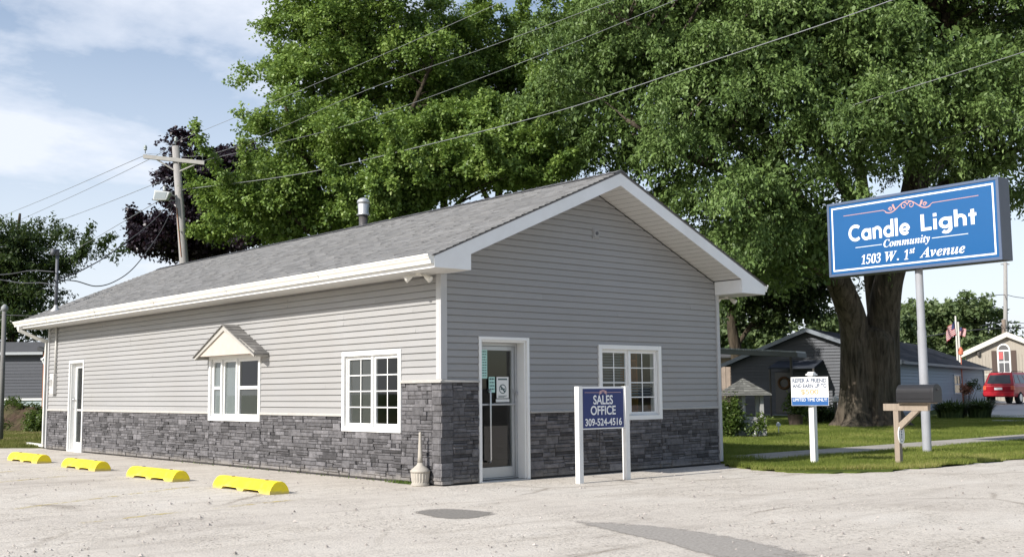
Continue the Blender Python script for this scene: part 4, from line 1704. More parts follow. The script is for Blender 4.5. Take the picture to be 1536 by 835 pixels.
def stop_mesh():
    mb = MB()
    Ln, n = 1.78, 24
    prof = [(-.15, 0), (-.15, .045), (-.125, .10), (-.085, .15), (-.04, .172), (.04, .172), (.085, .15), (.125, .10), (.15, .045), (.15, 0)]
    # front and back have two shallow drainage openings at the foot
    stations = [-.89, -.885, -.60, -.55, -.12, -.08, .08, .12, .55, .60, .885, .89]
    lift = [0, 0, 0, .04, .04, 0, 0, .04, .04, 0, 0, 0]
    scl = [.965, 1, 1, 1, 1, 1, 1, 1, 1, 1, 1, .965]
    i0 = 0
    k = len(prof)
    for s_, l_, c in zip(stations, lift, scl):
        for a, b in prof:
            mb.v.append((a * c, s_, max(b * c, l_)))
    for i in range(len(stations) - 1):
        for j in range(k - 1):
            mb.f.append((i * k + j, (i + 1) * k + j, (i + 1) * k + j + 1, i * k + j + 1))
            mb.r.append(.5)
            mb.mi.append(0)
        mb.f.append((i * k + k - 1, (i + 1) * k + k - 1, (i + 1) * k, i * k))
        mb.r.append(.5)
        mb.mi.append(0)
    mb.f.append(tuple(range(k)))
    mb.f.append(tuple((len(stations) - 1) * k + j for j in range(k))[::-1])
    mb.r += [.5, .5]
    mb.mi += [0, 0]
    return mb


spots = [(-2.325, 1.50, -.02, 'yellow wheel stop nearest the camera, right end of the row of four'),
         (-2.33, 4.66, .012, 'yellow wheel stop second from the right, in front of the hooded window wall'),
         (-2.22, 8.15, -.01, 'yellow wheel stop third from the right, second from the left end'),
         (-2.19, 11.45, .02, 'yellow wheel stop farthest from the camera, at the left end of the row')]
first = None
for x, y, rz, lab in spots:
    if first is None:
        mb = stop_mesh()
        first = o = mb.build('wheel_stop', yel)
        kids = []
        for yy in (-.52, .52):
            b_ = MB()
            b_.tube([(0, yy, .168), (0, yy, .180), (0, yy, .181)], [.028, .026, .014], 8)
            kids.append(b_.build('bolt', M('rusty bolt head', (.16, .10, .06), .8, .3), o))
    else:
        o = first.copy()
        col.objects.link(o)
        for k_ in kids:
            c_ = k_.copy()
            c_.parent = o
            col.objects.link(c_)
    o.location = (x, y, .001)
    o.rotation_euler = (0, 0, rz)
    tag(o, lab, 'wheel stop', 'yellow wheel stops along the parking bays')

# smokers' post by the corner
rcm = M('sandstone plastic', (.40, .37, .325), .6, .3, var=.08, scale=12, bump=.12, bscale=90, dirt=(.3, .27, .23), dscale=5, damt=.35)
rc = thing('smokers_post', 'beige bottle-shaped cigarette receptacle standing at the stone corner', 'ash receptacle', (-.17, .30, 0))
mb = MB()
mb.lathe([(.125, .0), (.135, .01), (.135, .035), (.122, .045), (.128, .07), (.136, .12), (.142, .19), (.142, .2)], (-.17, .30, 0), 40, ribs=(4, 6))
mb.build('base_pot', rcm, rc)
mb = MB()
mb.lathe([(.148, .20), (.15, .222), (.128, .245), (.085, .28), (.052, .31), (.040, .34)], (-.17, .30, 0), 28)
mb.build('shoulder', rcm, rc, smooth=True)
mb = MB()
mb.lathe([(.040, .338), (.034, .45), (.026, .62), (.021, .74), (.023, .76), (.020, .785), (.008, .79)], (-.17, .30, 0), 20)
mb.build('neck', rcm, rc, smooth=True)

# ---- SALES OFFICE board
pw = M('white painted post', (.72, .72, .71), .5, .35, var=.05, scale=5, dirt=(.45, .43, .38), dscale=2, damt=.25)
navy = M('navy sign face', (.012, .026, .135), .35, .4)
ltr = M('white lettering', (.78, .79, .80), .5, .3)
pink = M('dusty pink scrollwork', (.62, .40, .40), .5, .3)
so = thing('office_sign', 'navy SALES OFFICE board with phone number between two white posts', 'sign', (2.25, -1.13, 0))
for x in (1.695, 2.725):
    mb = MB()
    mb.box((x, -1.175, -.05), (x + .09, -1.085, 1.445))
    mb.build('post', pw, so, bevel=.006)
mb = MB()
mb.box((1.787, -1.150, .795), (2.723, -1.115, 1.44))
pn = mb.build('sign_panel', M('white sign edging', (.74, .75, .76), .45, .35), so, bevel=.003)
SF = lambda a, b, o_: (1.787 + a, -1.1505 - o_, .795 + b)
mb = MB()
mb.face([SF(.02, .018, .002), SF(.916, .018, .002), SF(.916, .615, .002), SF(.02, .615, .002)])
mb.build('sign_face', navy, pn)
lettering('SALES', (.245, .675, .375, .515), SF, ltr, pn, bold=.02, depth=.0045)
lettering('OFFICE', (.185, .735, .215, .355), SF, ltr, pn, bold=.02, depth=.0045)
lettering('309-524-4516', (.065, .87, .05, .165), SF, ltr, pn, bold=.022, depth=.0045)


def scrolls(fn, cx, cz, w_, h_, line, parent, mat, th, depth):
    """symmetrical pair of spirals with tendrils and a fine rule to each side"""
    mb = MB()
    k = 0

    def stroke(pts, t0, t1):
        nonlocal k
        k += 1
        p = np.array(pts)
        n = len(p)
        for i in range(n - 1):
            d = p[i + 1] - p[i]
            l_ = np.linalg.norm(d) + 1e-9
            nn = np.array([-d[1], d[0]]) / l_
            ta = (t0 + (t1 - t0) * i / n) / 2
            tb = (t0 + (t1 - t0) * (i + 1) / n) / 2
            e = d / l_ * th * .12
            q = [p[i] - nn * ta - e, p[i] + nn * ta - e, p[i + 1] + nn * tb + e, p[i + 1] - nn * tb + e]
            o_ = depth + .0001 * (k % 7) + .00002 * (i % 2)
            mb.face([fn(a, b, o_) for a, b in q][::-1])

    for s_ in (-1, 1):
        sp = []
        for i in range(34):
            t = i / 33
            a = 4.2 * math.pi * t * .62 + (0 if s_ > 0 else 0)
            r = .36 * h_ * (1 - .80 * t)
            sp.append((cx + s_ * (.21 * h_ + .36 * h_ - r * math.cos(a) - .36 * h_ + .15 * h_), cz + r * math.sin(a)))
        stroke(sp, th, th * .6)
        sw = []
        for i in range(22):
            t = i / 21
            sw.append((cx + s_ * (.05 * h_ + t * w_ * .5), cz + .42 * h_ * math.cos(t * math.pi * 1.25) - .02 * h_))
        stroke(sw, th * .8, th * 1.1)
        c2 = []
        for i in range(20):
            t = i / 19
            a = 2.6 * math.pi * t
            r = .2 * h_ * (1 - .7 * t)
            c2.append((cx + s_ * (w_ * .39 + r * math.cos(a)), cz - .12 * h_ + r * math.sin(a)))
        stroke(c2, th, th * .6)
        for j in range(3):
            stroke([(cx + s_ * (w_ * .27 + j * .07 * h_), cz - .25 * h_ + .06 * h_ * j), (cx + s_ * (w_ * .27 + j * .07 * h_ + .14 * h_), cz + .05 * h_), (cx + s_ * (w_ * .27 + j * .07 * h_ + .2 * h_), cz + .28 * h_)], th * .9, th * .4)
        stroke([(cx + s_ * w_ * .5, cz - .28 * h_), (cx + s_ * w_ * .56, cz - .12 * h_), (cx + s_ * line, cz - .10 * h_)], th * .7, th * .55)
    return mb.build('scrollwork', mat, parent)


scrolls(SF, .46, .565, .16, .075, .40, pn, pink, .009, .004)

# ---- the big blue sign on its pole
sg = thing('pole_sign', 'large blue Candle Light Community cabinet sign on a grey steel pole', 'sign', (12.02, -1.12, 0), rad(-3.5))
SA = rad(3.5)
SR = np.array([math.sin(SA), math.cos(SA), 0])      # leftwards in the picture
SN = np.array([-SR[1], SR[0], 0])                   # towards the traffic
SC = np.array([12.02, -1.12, 0])
TH = .20


def SP(a, b, o_):
    """a: from the left edge to the right, b: up from the lower edge"""
    return SC + SR * (2.13 - a) + SN * (TH + o_) + np.array([0, 0, 3.90 + b])


SWD, SHT = 4.12, 1.68
mb = MB()
pole_m = M('grey painted steel', (.33, .34, .37), .5, .4, var=.08, scale=2, dirt=(.25, .22, .2), dscale=1.5, damt=.3)
mb.tube([(12.02, -1.12, -.05), (12.02, -1.12, 2.6), (12.02, -1.12, 2.601), (12.02, -1.12, 3.905)], [.092, .092, .082, .082], 20, cap=True)
mb.build('pole', pole_m, sg)
mb = MB()
mb.hexa([SP(0, 0, -2 * TH), SP(SWD, 0, -2 * TH), SP(SWD, 0, 0), SP(0, 0, 0), SP(0, SHT, -2 * TH), SP(SWD, SHT, -2 * TH), SP(SWD, SHT, 0), SP(0, SHT, 0)])
cabm = M('dark grey sign cabinet', (.085, .09, .11), .45, .4, var=.1, scale=2)
cab = mb.build('cabinet', cabm, sg, bevel=.012)
mb = MB()
for q in ((0.002, SWD - .002, .002, .06), (.002, SWD - .002, SHT - .06, SHT - .002), (.002, .06, .0602, SHT - .0602), (SWD - .06, SWD - .002, .0602, SHT - .0602)):
    bar(mb, SP, q[0], q[1], q[2], q[3], -.01, .022)
mb.build('retainer', M('blue grey retainer', (.09, .12, .19), .4, .4), cab, bevel=.004)
bluem = M('blue acrylic face', (.010, .090, .255), .25, .5, var=.06, scale=.7)
mb = MB()
mb.face([SP(.05, .05, .008), SP(SWD - .05, .05, .008), SP(SWD - .05, SHT - .05, .008), SP(.05, SHT - .05, .008)])
mb.face([SP(.05, .05, -2 * TH - .008), SP(.05, SHT - .05, -2 * TH - .008), SP(SWD - .05, SHT - .05, -2 * TH - .008), SP(SWD - .05, .05, -2 * TH - .008)])
mb.build('sign_face', bluem, cab)
wl = M('white sign vinyl', (.80, .82, .84), .4, .3)
mb = MB()
i, t = .115, .035
for q in ((i, SWD - i, i, i + t), (i, SWD - i, SHT - i - t, SHT - i), (i, i + t, i + t, SHT - i - t), (SWD - i - t, SWD - i, i + t, SHT - i - t)):
    mb.face([SP(q[0], q[2], .011), SP(q[1], q[2], .011), SP(q[1], q[3], .011), SP(q[0], q[3], .011)])
for q in ((.72, 1.40, .600, .612), (2.60, 3.42, .600, .612)):
    mb.face([SP(q[0], q[2], .011), SP(q[1], q[2], .011), SP(q[1], q[3], .011), SP(q[0], q[3], .011)])
mb.build('border', wl, cab)
sfn = lambda a, b, o_: SP(a, b, .008 + o_)
round_letters('Candle', (.555, 2.10, .745, 1.135), sfn, wl, cab)
round_letters('Light', (2.36, 3.62, .665, 1.135), sfn, wl, cab)
lettering(bold_italic('Community'), (1.44, 2.56, .485, .70), sfn, wl, cab, fnt='NotoSansMath-Regular.woff2', depth=.005, bold=.004)
lettering(bold_italic('1503'), (.86, 1.36, .215, .43), sfn, wl, cab, fnt='NotoSansMath-Regular.woff2', depth=.005, shear=.22)
lettering(bold_italic('W.'), (1.46, 1.80, .215, .43), sfn, wl, cab, fnt='NotoSansMath-Regular.woff2', depth=.005, bold=.004)
lettering(bold_italic('1'), (1.93, 2.03, .215, .43), sfn, wl, cab, fnt='NotoSansMath-Regular.woff2', depth=.005, shear=.22)
lettering(bold_italic('st'), (2.06, 2.20, .335, .455), sfn, wl, cab, fnt='NotoSansMath-Regular.woff2', depth=.005, bold=.004)
lettering(bold_italic('Avenue'), (2.30, 3.34, .215, .43), sfn, wl, cab, fnt='NotoSansMath-Regular.woff2', depth=.005, bold=.004)
scrolls(sfn, 2.06, 1.38, 1.06, .24, 1.62, cab, M('salmon scrollwork', (.52, .30, .28), .5, .3), .022, .004)

# ---- REFER A FRIEND sign
rf = thing('referral_sign', 'small white REFER A FRIEND placard on a white capped post in the grass', 'sign', (7.47, -1.40, 0))
mb = MB()
mb.box((7.42, -1.45, -.05), (7.525, -1.345, 1.62))
mb.build('post', pw, rf, bevel=.005)
mb = MB()
mb.box((7.395, -1.475, 1.62), (7.55, -1.32, 1.65))
mb.prism([(7.41, 1.65), (7.535, 1.65), (7.49, 1.69), (7.455, 1.69)], lambda a, b, t: (a, t, b), -1.46, -1.335)
mb.build('post_cap', pw, rf, bevel=.004)
RA = rad(196)
RN = np.array([math.cos(RA), math.sin(RA), 0])
RR = np.array([RN[1], -RN[0], 0])
if RR @ RT < 0:
    RR = -RR


def RP(a, b, o_):
    return np.array([7.435, -1.40, 0]) + RN * (.075 + o_) + RR * (a - .345) + np.array([0, 0, 1.075 + b])


mb = MB()
bar(mb, RP, 0, .69, 0, .52, -.012, 0)
rp = mb.build('placard', M('white placard', (.80, .80, .80), .45, .3), rf, bevel=.002)
mb = MB()
mb.face([RP(.006, .006, .002), RP(.684, .006, .002), RP(.684, .15, .002), RP(.006, .15, .002)])
mb.build('blue_band', M('placard blue band', (.02, .10, .30), .4, .3), rp)
inkm = M('slate ink', (.07, .10, .16), .6, .2)
lettering('REFER A FRIEND', (.03, .66, .418, .492), RP, inkm, rp, bold=.032, depth=.003)
lettering('AND EARN UP TO', (.03, .66, .322, .396), RP, inkm, rp, bold=.032, depth=.003)
lettering('$500', (.18, .51, .19, .30), RP, M('orange ink', (.78, .38, .24), .6, .2), rp, bold=.03, depth=.003)
lettering('LIMITED TIME ONLY!', (.03, .66, .078, .136), RP, M('white lettering', (.78, .79, .80)), rp, bold=.015, depth=.0035)

# ---- mailbox on its wooden post
wood = M('weathered pine', (.31, .255, .205), .75, .2, var=.2, scale=3, stretch=(14, 14, 1.4), bump=.25, bscale=12)
mx0, my0 = 8.285, -2.61
mbx = thing('mailbox', 'large black mailbox on a braced wooden post at the edge of the grass', 'mailbox', (mx0, my0, 0))
mb = MB()
mb.box((mx0 - .05, my0 - .05, -.05), (mx0 + .05, my0 + .05, .973))
mb.build('post', wood, mbx, bevel=.005)
mb = MB()
mb.box((mx0 - .052, my0 - .62, .975), (mx0 + .052, my0 + .24, 1.10))
arm = mb.build('arm', wood, mbx, bevel=.005)
mb = MB()
mb.hexa([(mx0 - .045, my0 - .05, .62), (mx0 + .045, my0 - .05, .62), (mx0 + .045, my0 - .05, .76), (mx0 - .045, my0 - .05, .76),
         (mx0 - .045, my0 - .45, .973), (mx0 + .045, my0 - .45, .973), (mx0 + .045, my0 - .31, .973), (mx0 - .045, my0 - .31, .973)])
mb.build('brace', wood, mbx, bevel=.004)
mb = MB()
mb.box((mx0 - .115, my0 - .72, 1.102), (mx0 + .115, my0 - .10, 1.122))
mb.build('mounting_board', wood, mbx)
blk = M('black enamelled steel', (.022, .022, .025), .42, .35, var=.1, scale=5)
sec = [(-.15, 0), (-.15, .18)] + [(.15 * math.cos(a), .18 + .135 * math.sin(a)) for a in np.linspace(math.pi, 0, 13)][1:] + [(.15, 0)]
mb = MB()
mb.prism(sec, lambda a, b, t: (mx0 + a, t, 1.123 + b), my0 - .74, my0 - .08)
bx = mb.build('mail_box_body', blk, mbx, bevel=.006)
mb = MB()
big = [(a * 1.06, b * 1.04 - .003) for a, b in sec]
mb.prism(big, lambda a, b, t: (mx0 + a, t, 1.123 + b), my0 - .79, my0 - .735)
mb.build('mail_box_door', blk, bx, bevel=.012)
mb = MB()
mb.box((mx0 - .03, my0 - .815, 1.33), (mx0 + .03, my0 - .79, 1.36))
mb.build('latch', blk, bx, bevel=.005)
mb = MB()
mb.box((mx0 - .16, my0 - .74, 1.19), (mx0 - .151, my0 - .10, 1.20))
mb.build('seam', blk, bx)
# round number plaque hung on the post
mb = MB()
for (r_, o0, o1, m_) in ((1.0, 0, .012, 0),):
    pts = [(mx0 + 1.25 * .085 * math.cos(a) + .01, .55 + .165 * math.sin(a)) for a in np.linspace(0, 2 * math.pi, 25)[:-1]]
    mb.prism(pts, lambda a, b, t: (a, t, b), my0 - .068, my0 - .052)
pl = mb.build('number_plaque', M('white enamel plaque', (.78, .78, .76), .35, .4), mbx)
mb = MB()
ring = [(math.cos(a), math.sin(a)) for a in np.linspace(0, 2 * math.pi, 25)]
for (c, s_), (c2, s2) in zip(ring[:-1], ring[1:]):
    mb.face([(mx0 + .01 + .072 * c, my0 - .0695, .55 + .13 * s_), (mx0 + .01 + .072 * c2, my0 - .0695, .55 + .13 * s2), (mx0 + .01 + .065 * c2, my0 - .0695, .55 + .12 * s2), (mx0 + .01 + .065 * c, my0 - .0695, .55 + .12 * s_)])
for (a, b, c, d) in ((-.012, .012, -.07, -.02), (-.02, .02, -.01, .02), (-.014, .014, .03, .075)):
    mb.face([(mx0 + .01 + a, my0 - .0695, .55 + c), (mx0 + .01 + b, my0 - .0695, .55 + c), (mx0 + .01 + b, my0 - .0695, .55 + d), (mx0 + .01 + a, my0 - .0695, .55 + d)])
mb.build('plaque_marks', M('slate ink', (.16, .20, .28)), pl)

# ---- notices taped to the glass of the street door
NW = lambda u, z, o_: (u, .19 - o_, z)
mint = M('mint green paper', (.42, .66, .60), .8, .2)
ink = M('faded print', (.10, .14, .14), .8, .1)
paper = M('white paper', (.72, .72, .70), .8, .2)


def notice(label, a, b, c, d, m_, rows, draw=None):
    t = thing('paper_notice', label, 'notice', NW((a + b) / 2, c, 0), group='paper notices taped to the street door')
    mb = MB()
    bar(mb, NW, a, b, c, d, .003, .0045)
    s_ = mb.build('sheet', m_, t)
    mb = MB()
    for k in range(rows):
        z = d - (d - c) * (k + .9) / (rows + .8)
        h = (d - c) / rows * (.30 if k else .4)
        u = a + (b - a) * .12
        while u < b - (b - a) * .15:
            w_ = random.uniform(.15, .32) * (b - a)
            w_ = min(w_, b - (b - a) * .1 - u)
            mb.face([NW(u, z, .0055), NW(u + w_, z, .0055), NW(u + w_, z + h, .0055), NW(u, z + h, .0055)])
            u += w_ + .05 * (b - a)
    if draw:
        draw(mb)
    mb.build('print', ink, t)


notice('tall mint green notice at the top left of the street door glass', .885, 1.045, 1.585, 2.03, mint, 10)
notice('small mint green notice below the tall one on the street door', 1.075, 1.20, 1.365, 1.61, mint, 4)


def smoke(mb):
    cx, cz, r_ = 1.36, 1.42, .075
    rg = np.linspace(0, 2 * math.pi, 25)
    for a, b in zip(rg[:-1], rg[1:]):
        mb.face([NW(cx + r_ * math.cos(t) * q, cz + r_ * math.sin(t) * q, .0055) for t, q in ((a, 1), (b, 1), (b, .8), (a, .8))])
    d = .707
    for sgn in (1,):
        e = .010
        mb.face([NW(cx - r_ * .8 * d - e, cz + r_ * .8 * d - e, .0058), NW(cx + r_ * .8 * d - e, cz - r_ * .8 * d - e, .0058), NW(cx + r_ * .8 * d + e, cz - r_ * .8 * d + e, .0058), NW(cx - r_ * .8 * d + e, cz + r_ * .8 * d + e, .0058)])
    mb.face([NW(cx - .045, cz - .012, .0061), NW(cx + .045, cz - .012, .0061), NW(cx + .045, cz + .010, .0061), NW(cx - .045, cz + .010, .0061)])
    mb.face([NW(1.265, 1.56, .0055), NW(1.455, 1.56, .0055), NW(1.455, 1.585, .0055), NW(1.265, 1.585, .0055)])
    for k in range(3):
        mb.face([NW(1.27, 1.31 - .012 * k, .0055), NW(1.45 - .03 * k, 1.31 - .012 * k, .0055), NW(1.45 - .03 * k, 1.317 - .012 * k, .0055), NW(1.27, 1.317 - .012 * k, .0055)])


notice('white no smoking notice on the right of the street door glass', 1.235, 1.485, 1.275, 1.61, paper, 0, smoke)
mb = MB()
bar(mb, NW, 1.22, 1.50, 1.215, 1.262, .003, .0045)
tag(mb.build('door_label', paper), 'blank white strip on the street door under the no smoking notice', 'label')

# ---- seen dimly through the panes
mb = MB()
bk = thing('bookcase', 'orange wooden bookcase behind the right pane of the gable window', 'bookcase', (4.5, .6, .03))
BK0, BK1 = 4.57, 4.76
om = M('orange varnished wood', (.34, .13, .045), .4, .4, var=.15, scale=3)
mb = MB()
mb.box((BK0, .42, .03), (BK0 + .03, .66, 2.3))
mb.box((BK1 - .03, .42, .03), (BK1, .66, 2.3))
mb.box((BK0 + .031, .63, .03), (BK1 - .031, .66, 2.3))
mb.build('case', om, bk)
for z in (.1, .55, 1.0, 1.45, 1.9, 2.26):
    mb = MB()
    mb.box((BK0 + .032, .43, z), (BK1 - .032, .625, z + .03))
    mb.build('shelf', om, bk)
dk = thing('office_desk', 'brown office desk standing inside below the gable window', 'desk', (3.6, .7, .03))
mb = MB()
mb.box((3.0, .35, .98), (4.1, .9, 1.02))
mb.build('desk_top', M('desk laminate', (.30, .22, .15), .5, .3), dk)
mb = MB()
mb.box((3.05, .4, .03), (3.1, .88, .978))
mb.build('side_panel', M('desk laminate', (.30, .22, .15)), dk)
mb = MB()
mb.box((4.0, .4, .03), (4.05, .88, .978))
mb.build('side_panel', M('desk laminate', (.30, .22, .15)), dk)
# ------------------------------------------------------------------ utility poles and wires
polem = M('silvered pole timber', (.31, .30, .29), .85, .2, var=.25, scale=4, stretch=(9, 9, .6), bump=.3, bscale=14)
armm = M('weathered crossarm', (.38, .37, .35), .85, .2, var=.2, scale=4)
galv = M('galvanised hardware', (.35, .36, .37), .5, .4, metal=.4)
pb, pt = P(276, 394, 40), P(263.5, 219, 40)
lean = (pt - pb) / (pt[2] - pb[2])
foot = pb - lean * (pb[2] + .3)
foot[2] = max(foot[2], -.3)
up_ = thing('utility_pole', 'leaning wooden utility pole with crossarm and floodlight behind the office roof', 'utility pole', (foot[0], foot[1], 0))
mb = MB()
mb.tube([foot, foot + (pt - foot) * .5, pt], [.19, .165, .13], 14)
mb.build('pole', polem, up_, smooth=True)
mb = MB()
aL, aR = P(217, 236, 40), P(308, 245.5, 40)
d = (aR - aL) / np.linalg.norm(aR - aL)
f_ = np.array([-.5, -.6, 0]) * .16
nn = np.cross(d, (0, 0, 1))
nn /= np.linalg.norm(nn)
a_, b_ = nn * .055, np.array([0, 0, .07])
aL, aR = aL + f_, aR + f_
mb.hexa([aL - a_ - b_, aR - a_ - b_, aR + a_ - b_, aL + a_ - b_, aL - a_ + b_, aR - a_ + b_, aR + a_ + b_, aL + a_ + b_])
mb.build('crossarm', armm, up_)
for (u, v) in ((236, 240), (296, 247)):
    mb = MB()
    mb.tube([P(u, v, 40) + f_, P(267, 259, 40) + f_ * .6], .028, 6)
    mb.build('brace', armm, up_)
insm = M('grey glazed insulator', (.30, .34, .33), .25, .5)
for q in (P(219.5, 233, 40) + f_, P(305, 243, 40) + f_, pt):
    mb = MB()
    mb.lathe([(.015, -.02), (.015, .10), (.05, .10), (.065, .14), (.04, .16), (.07, .19), (.05, .24), (.03, .28), (.01, .29)], tuple(q + np.array([0, 0, .06])), 10)
    mb.build('insulator', insm, up_, smooth=True)
# area floodlight on a bracket
fb = P(267, 296, 40)
mb = MB()
mb.tube([fb, P(256, 292, 39.8), P(252, 291, 39.7)], .03, 8)
mb.tube([P(268, 301, 40), P(250, 300.5, 39.7)], .02, 6)
br = mb.build('lamp_bracket', galv, up_)
c = P(244.5, 292.5, 39.6)
mb = MB()
ex, ey, ez = R2 * .27, (FW * .15 + np.array([0, 0, .0])), np.array([0, 0, .2]) + R2 * .05
q = [c - ex - ez - ey, c + ex * .8 - ez * 1.0 - ey, c + ex * .8 - ez * 1.0 + ey, c - ex - ez + ey,
     c - ex * 1.15 + ez * .9 - ey, c + ex + ez * .5 - ey, c + ex + ez * .5 + ey, c - ex * 1.15 + ez * .9 + ey]
mb.hexa(q)
fl = mb.build('lamp_housing', M('pale lamp housing', (.5, .52, .52), .4, .4), up_, bevel=.03)
mb = MB()
f_q = lambda a, b: c + (-ex * 1.0 + a * ex * 1.72) + (-ez * .85 + b * ez * 1.45) - ey * 1.06
mb.face([f_q(.08, .1), f_q(.92, .1), f_q(.92, .9), f_q(.08, .9)])
mb.build('lamp_glass', M('lamp glass', (.30, .33, .34), .1, .6), fl)
mb = MB()
mb.tube([c + ez * .85, c + ez * .85 + np.array([0, 0, .14])], .05, 8)
mb.build('photocell', M('pale lamp housing', (.5, .52, .52)), fl)
mb = MB()
mb.tube([P(265, 312, 39.85), P(272, 385, 39.85)], .02, 6)
mb.build('ground_conduit', M('rusty conduit', (.30, .15, .09), .8, .2), up_)

wirem = M('weathered aluminium wire', (.20, .21, .22), .5, .4)
darkw = M('black service cable', (.05, .05, .055), .6, .3)


def wire(label, pts, r=.012, m_=wirem, sag=0.0, n=24, grp='overhead wires'):
    p = [np.array(q, float) for q in pts]
    if len(p) == 2:
        a, b = p
        s_ = [a + (b - a) * t - np.array([0, 0, sag * 4 * t * (1 - t)]) for t in np.linspace(0, 1, n)]
    else:
        s_ = smoothed(p, 8)
    mb = MB()
    mb.tube(s_, r, 5)
    o = mb.build('power_line', m_, None, smooth=True)
    tag(o, label, 'wire', grp)
    return o


def beyond(a, b, t):
    return a + (b - a) * t


LBL = 'wires from the leaning pole to the right'
wire('highest wire from the pole crossing the left maple to the sky', [P(263.5, 213, 40), P(471, 127, 36.5), P(751, 4, 32), P(900, -64, 30)], .0075, grp=LBL)
wire('second wire from the top, from the crossarm over the left maple', [P(219.5, 231, 40), P(329, 228, 39.5), P(553, 134, 35.5), P(740, 68, 32.5), P(912, 4, 30), P(1000, -30, 29)], .0075, grp=LBL)
wire('third wire from the top, from the right arm end through the maples', [P(305, 241, 40), P(492, 196, 36.5), P(605, 160, 34.5), P(840, 72, 31), P(1000, 6, 28.5), P(1090, -32, 27.5)], .0075, grp=LBL)
wire('thick pale cable low across the maples above the roof', [P(270, 285, 40), P(449, 261, 37), P(630, 220, 34), P(840, 166, 31), P(1030, 104, 28.5), P(1219, 42, 26.5), P(1345, -2, 25), P(1460, -45, 24)], .013, grp=LBL)
LB2 = 'wires before the big maple on the right'
wire('wire crossing the big maple and passing behind the gable peak', [P(840, 294, 38), P(950, 264, 37), P(1159, 195, 34), P(1399, 121, 31), P(1536, 78, 29), P(1700, 22, 27)], .011, grp=LB2)
wire('wire running behind the top of the blue sign into the big maple', [P(1040, 310, 38), P(1087, 299, 37), P(1219, 266, 35.5), P(1375, 220, 33.5), P(1536, 174, 32), P(1700, 126, 30)], .009, m_=darkw, grp=LB2)
LB3 = 'wires from the leaning pole to the left'
wire('faint wire from the crossarm end to the left, uppermost of those', [P(219.5, 232, 40), P(43, 308, 62), P(-120, 372, 90)], .012, grp=LB3)
wire('faint wire second from the top left of the pole', [P(263, 214, 40), P(212, 245, 44), P(72, 311, 62), P(-120, 396, 90)], .012, grp=LB3)
wire('faint wire third from the top left of the pole', [P(267, 262, 40), P(97, 328, 60), P(-120, 405, 90)], .012, grp=LB3)
wire('faint wire from below the pole lamp towards the left tree', [P(245, 297, 40), P(126, 367, 55), P(60, 404, 66)], .012, grp=LB3)
mtop = (-.16, 16.33, PZ(-.06) + 1.42)
mast = np.array(mtop)
wire('black service cable hanging from the pole lamp to the roof mast', [P(257, 304, 40), P(225, 336, 37.5), P(194, 360, 35), P(160, 384, 32.5), P(142, 395, 31.2), P(112, 410, 30), mast + (0, 0, -.65)], .018, m_=darkw, grp='cables at the roof mast')
wire('slack black cable looping low between the pole and the roof mast', [P(259, 306, 40), P(250, 330, 39), P(234, 358, 37.5), P(201, 401, 34.5), P(172, 422, 32.6), P(144, 429, 31.2), P(112, 421, 30), mast + (0, 0, -.62)], .016, m_=darkw, grp='cables at the roof mast')
wire('cable leaving the roof mast upper left through the tree', [mast + (0, 0, -.4), P(45, 406, 33), P(0, 412, 36), P(-100, 416, 44)], .016, m_=darkw, grp='cables at the roof mast')
wire('cable sagging lower left from the roof mast', [mast + (0, 0, -.75), P(60, 424, 32), P(30, 424, 34), P(-10, 418, 38), P(-100, 408, 46)], .016, m_=darkw, grp='cables at the roof mast')
wire('low cable just above the far left roof corner', [P(70, 474, 40), P(30, 473, 41), P(-60, 470, 44)], .016, m_=darkw, grp='cables at the roof mast')

# street pole at the left edge
q = P(1.5, 640, 34)
lp = thing('street_pole', 'grey pole with a small lamp at the left edge behind the lot', 'pole', (q[0], q[1], 0))
mb = MB()
mb.tube([(q[0], q[1], -.1), (q[0] - .03, q[1], P(0, 466, 34)[2])], [.08, .065], 12)
mb.build('pole', M('grey painted timber', (.19, .185, .18), .8, .2, var=.2, scale=3), lp, smooth=True)
mb = MB()
t = P(7, 461, 33.9)
mb.tube([P(1.5, 466, 34), P(5, 462, 33.9)], .03, 8)
mb.lathe([(.02, -.12), (.10, -.10), (.11, 0), (.05, .08), (.02, .10)], tuple(t), 12)
mb.build('lamp_head', M('dull lamp housing', (.26, .27, .28), .5, .3), lp, smooth=True)

# ------------------------------------------------------------------ neighbours on the left
def loc_frame(o, ex):
    ex = np.array(ex, float)
    ex /= np.linalg.norm(ex)
    ey = np.array([-ex[1], ex[0], 0])
    return lambda a, b, z: np.array(o, float) + ex * a + ey * b + np.array([0, 0, z])


dsid = M('charcoal lap siding', (.075, .08, .095), .6, .3, attr=.08, var=.06)
skirt_b = M('pale blue skirting', (.42, .50, .52), .6, .3, var=.08, scale=2)
broof = M('dark roof felt', (.085, .087, .092), .9, .2, var=.15, scale=3)


def courses(mb, fr, a0, a1, b, z0, z1, e=.13, lip=.02, sgn=-1):
    z = z0
    while z < z1 - .01:
        zb = min(z + e, z1)
        mb.face([fr(a0, b + sgn * lip, z), fr(a1, b + sgn * lip, z), fr(a1, b + sgn * .003, zb), fr(a0, b + sgn * .003, zb)], random.random())
        mb.face([fr(a0, b, z), fr(a1, b, z), fr(a1, b + sgn * lip, z), fr(a0, b + sgn * lip, z)], .5)
        z = zb


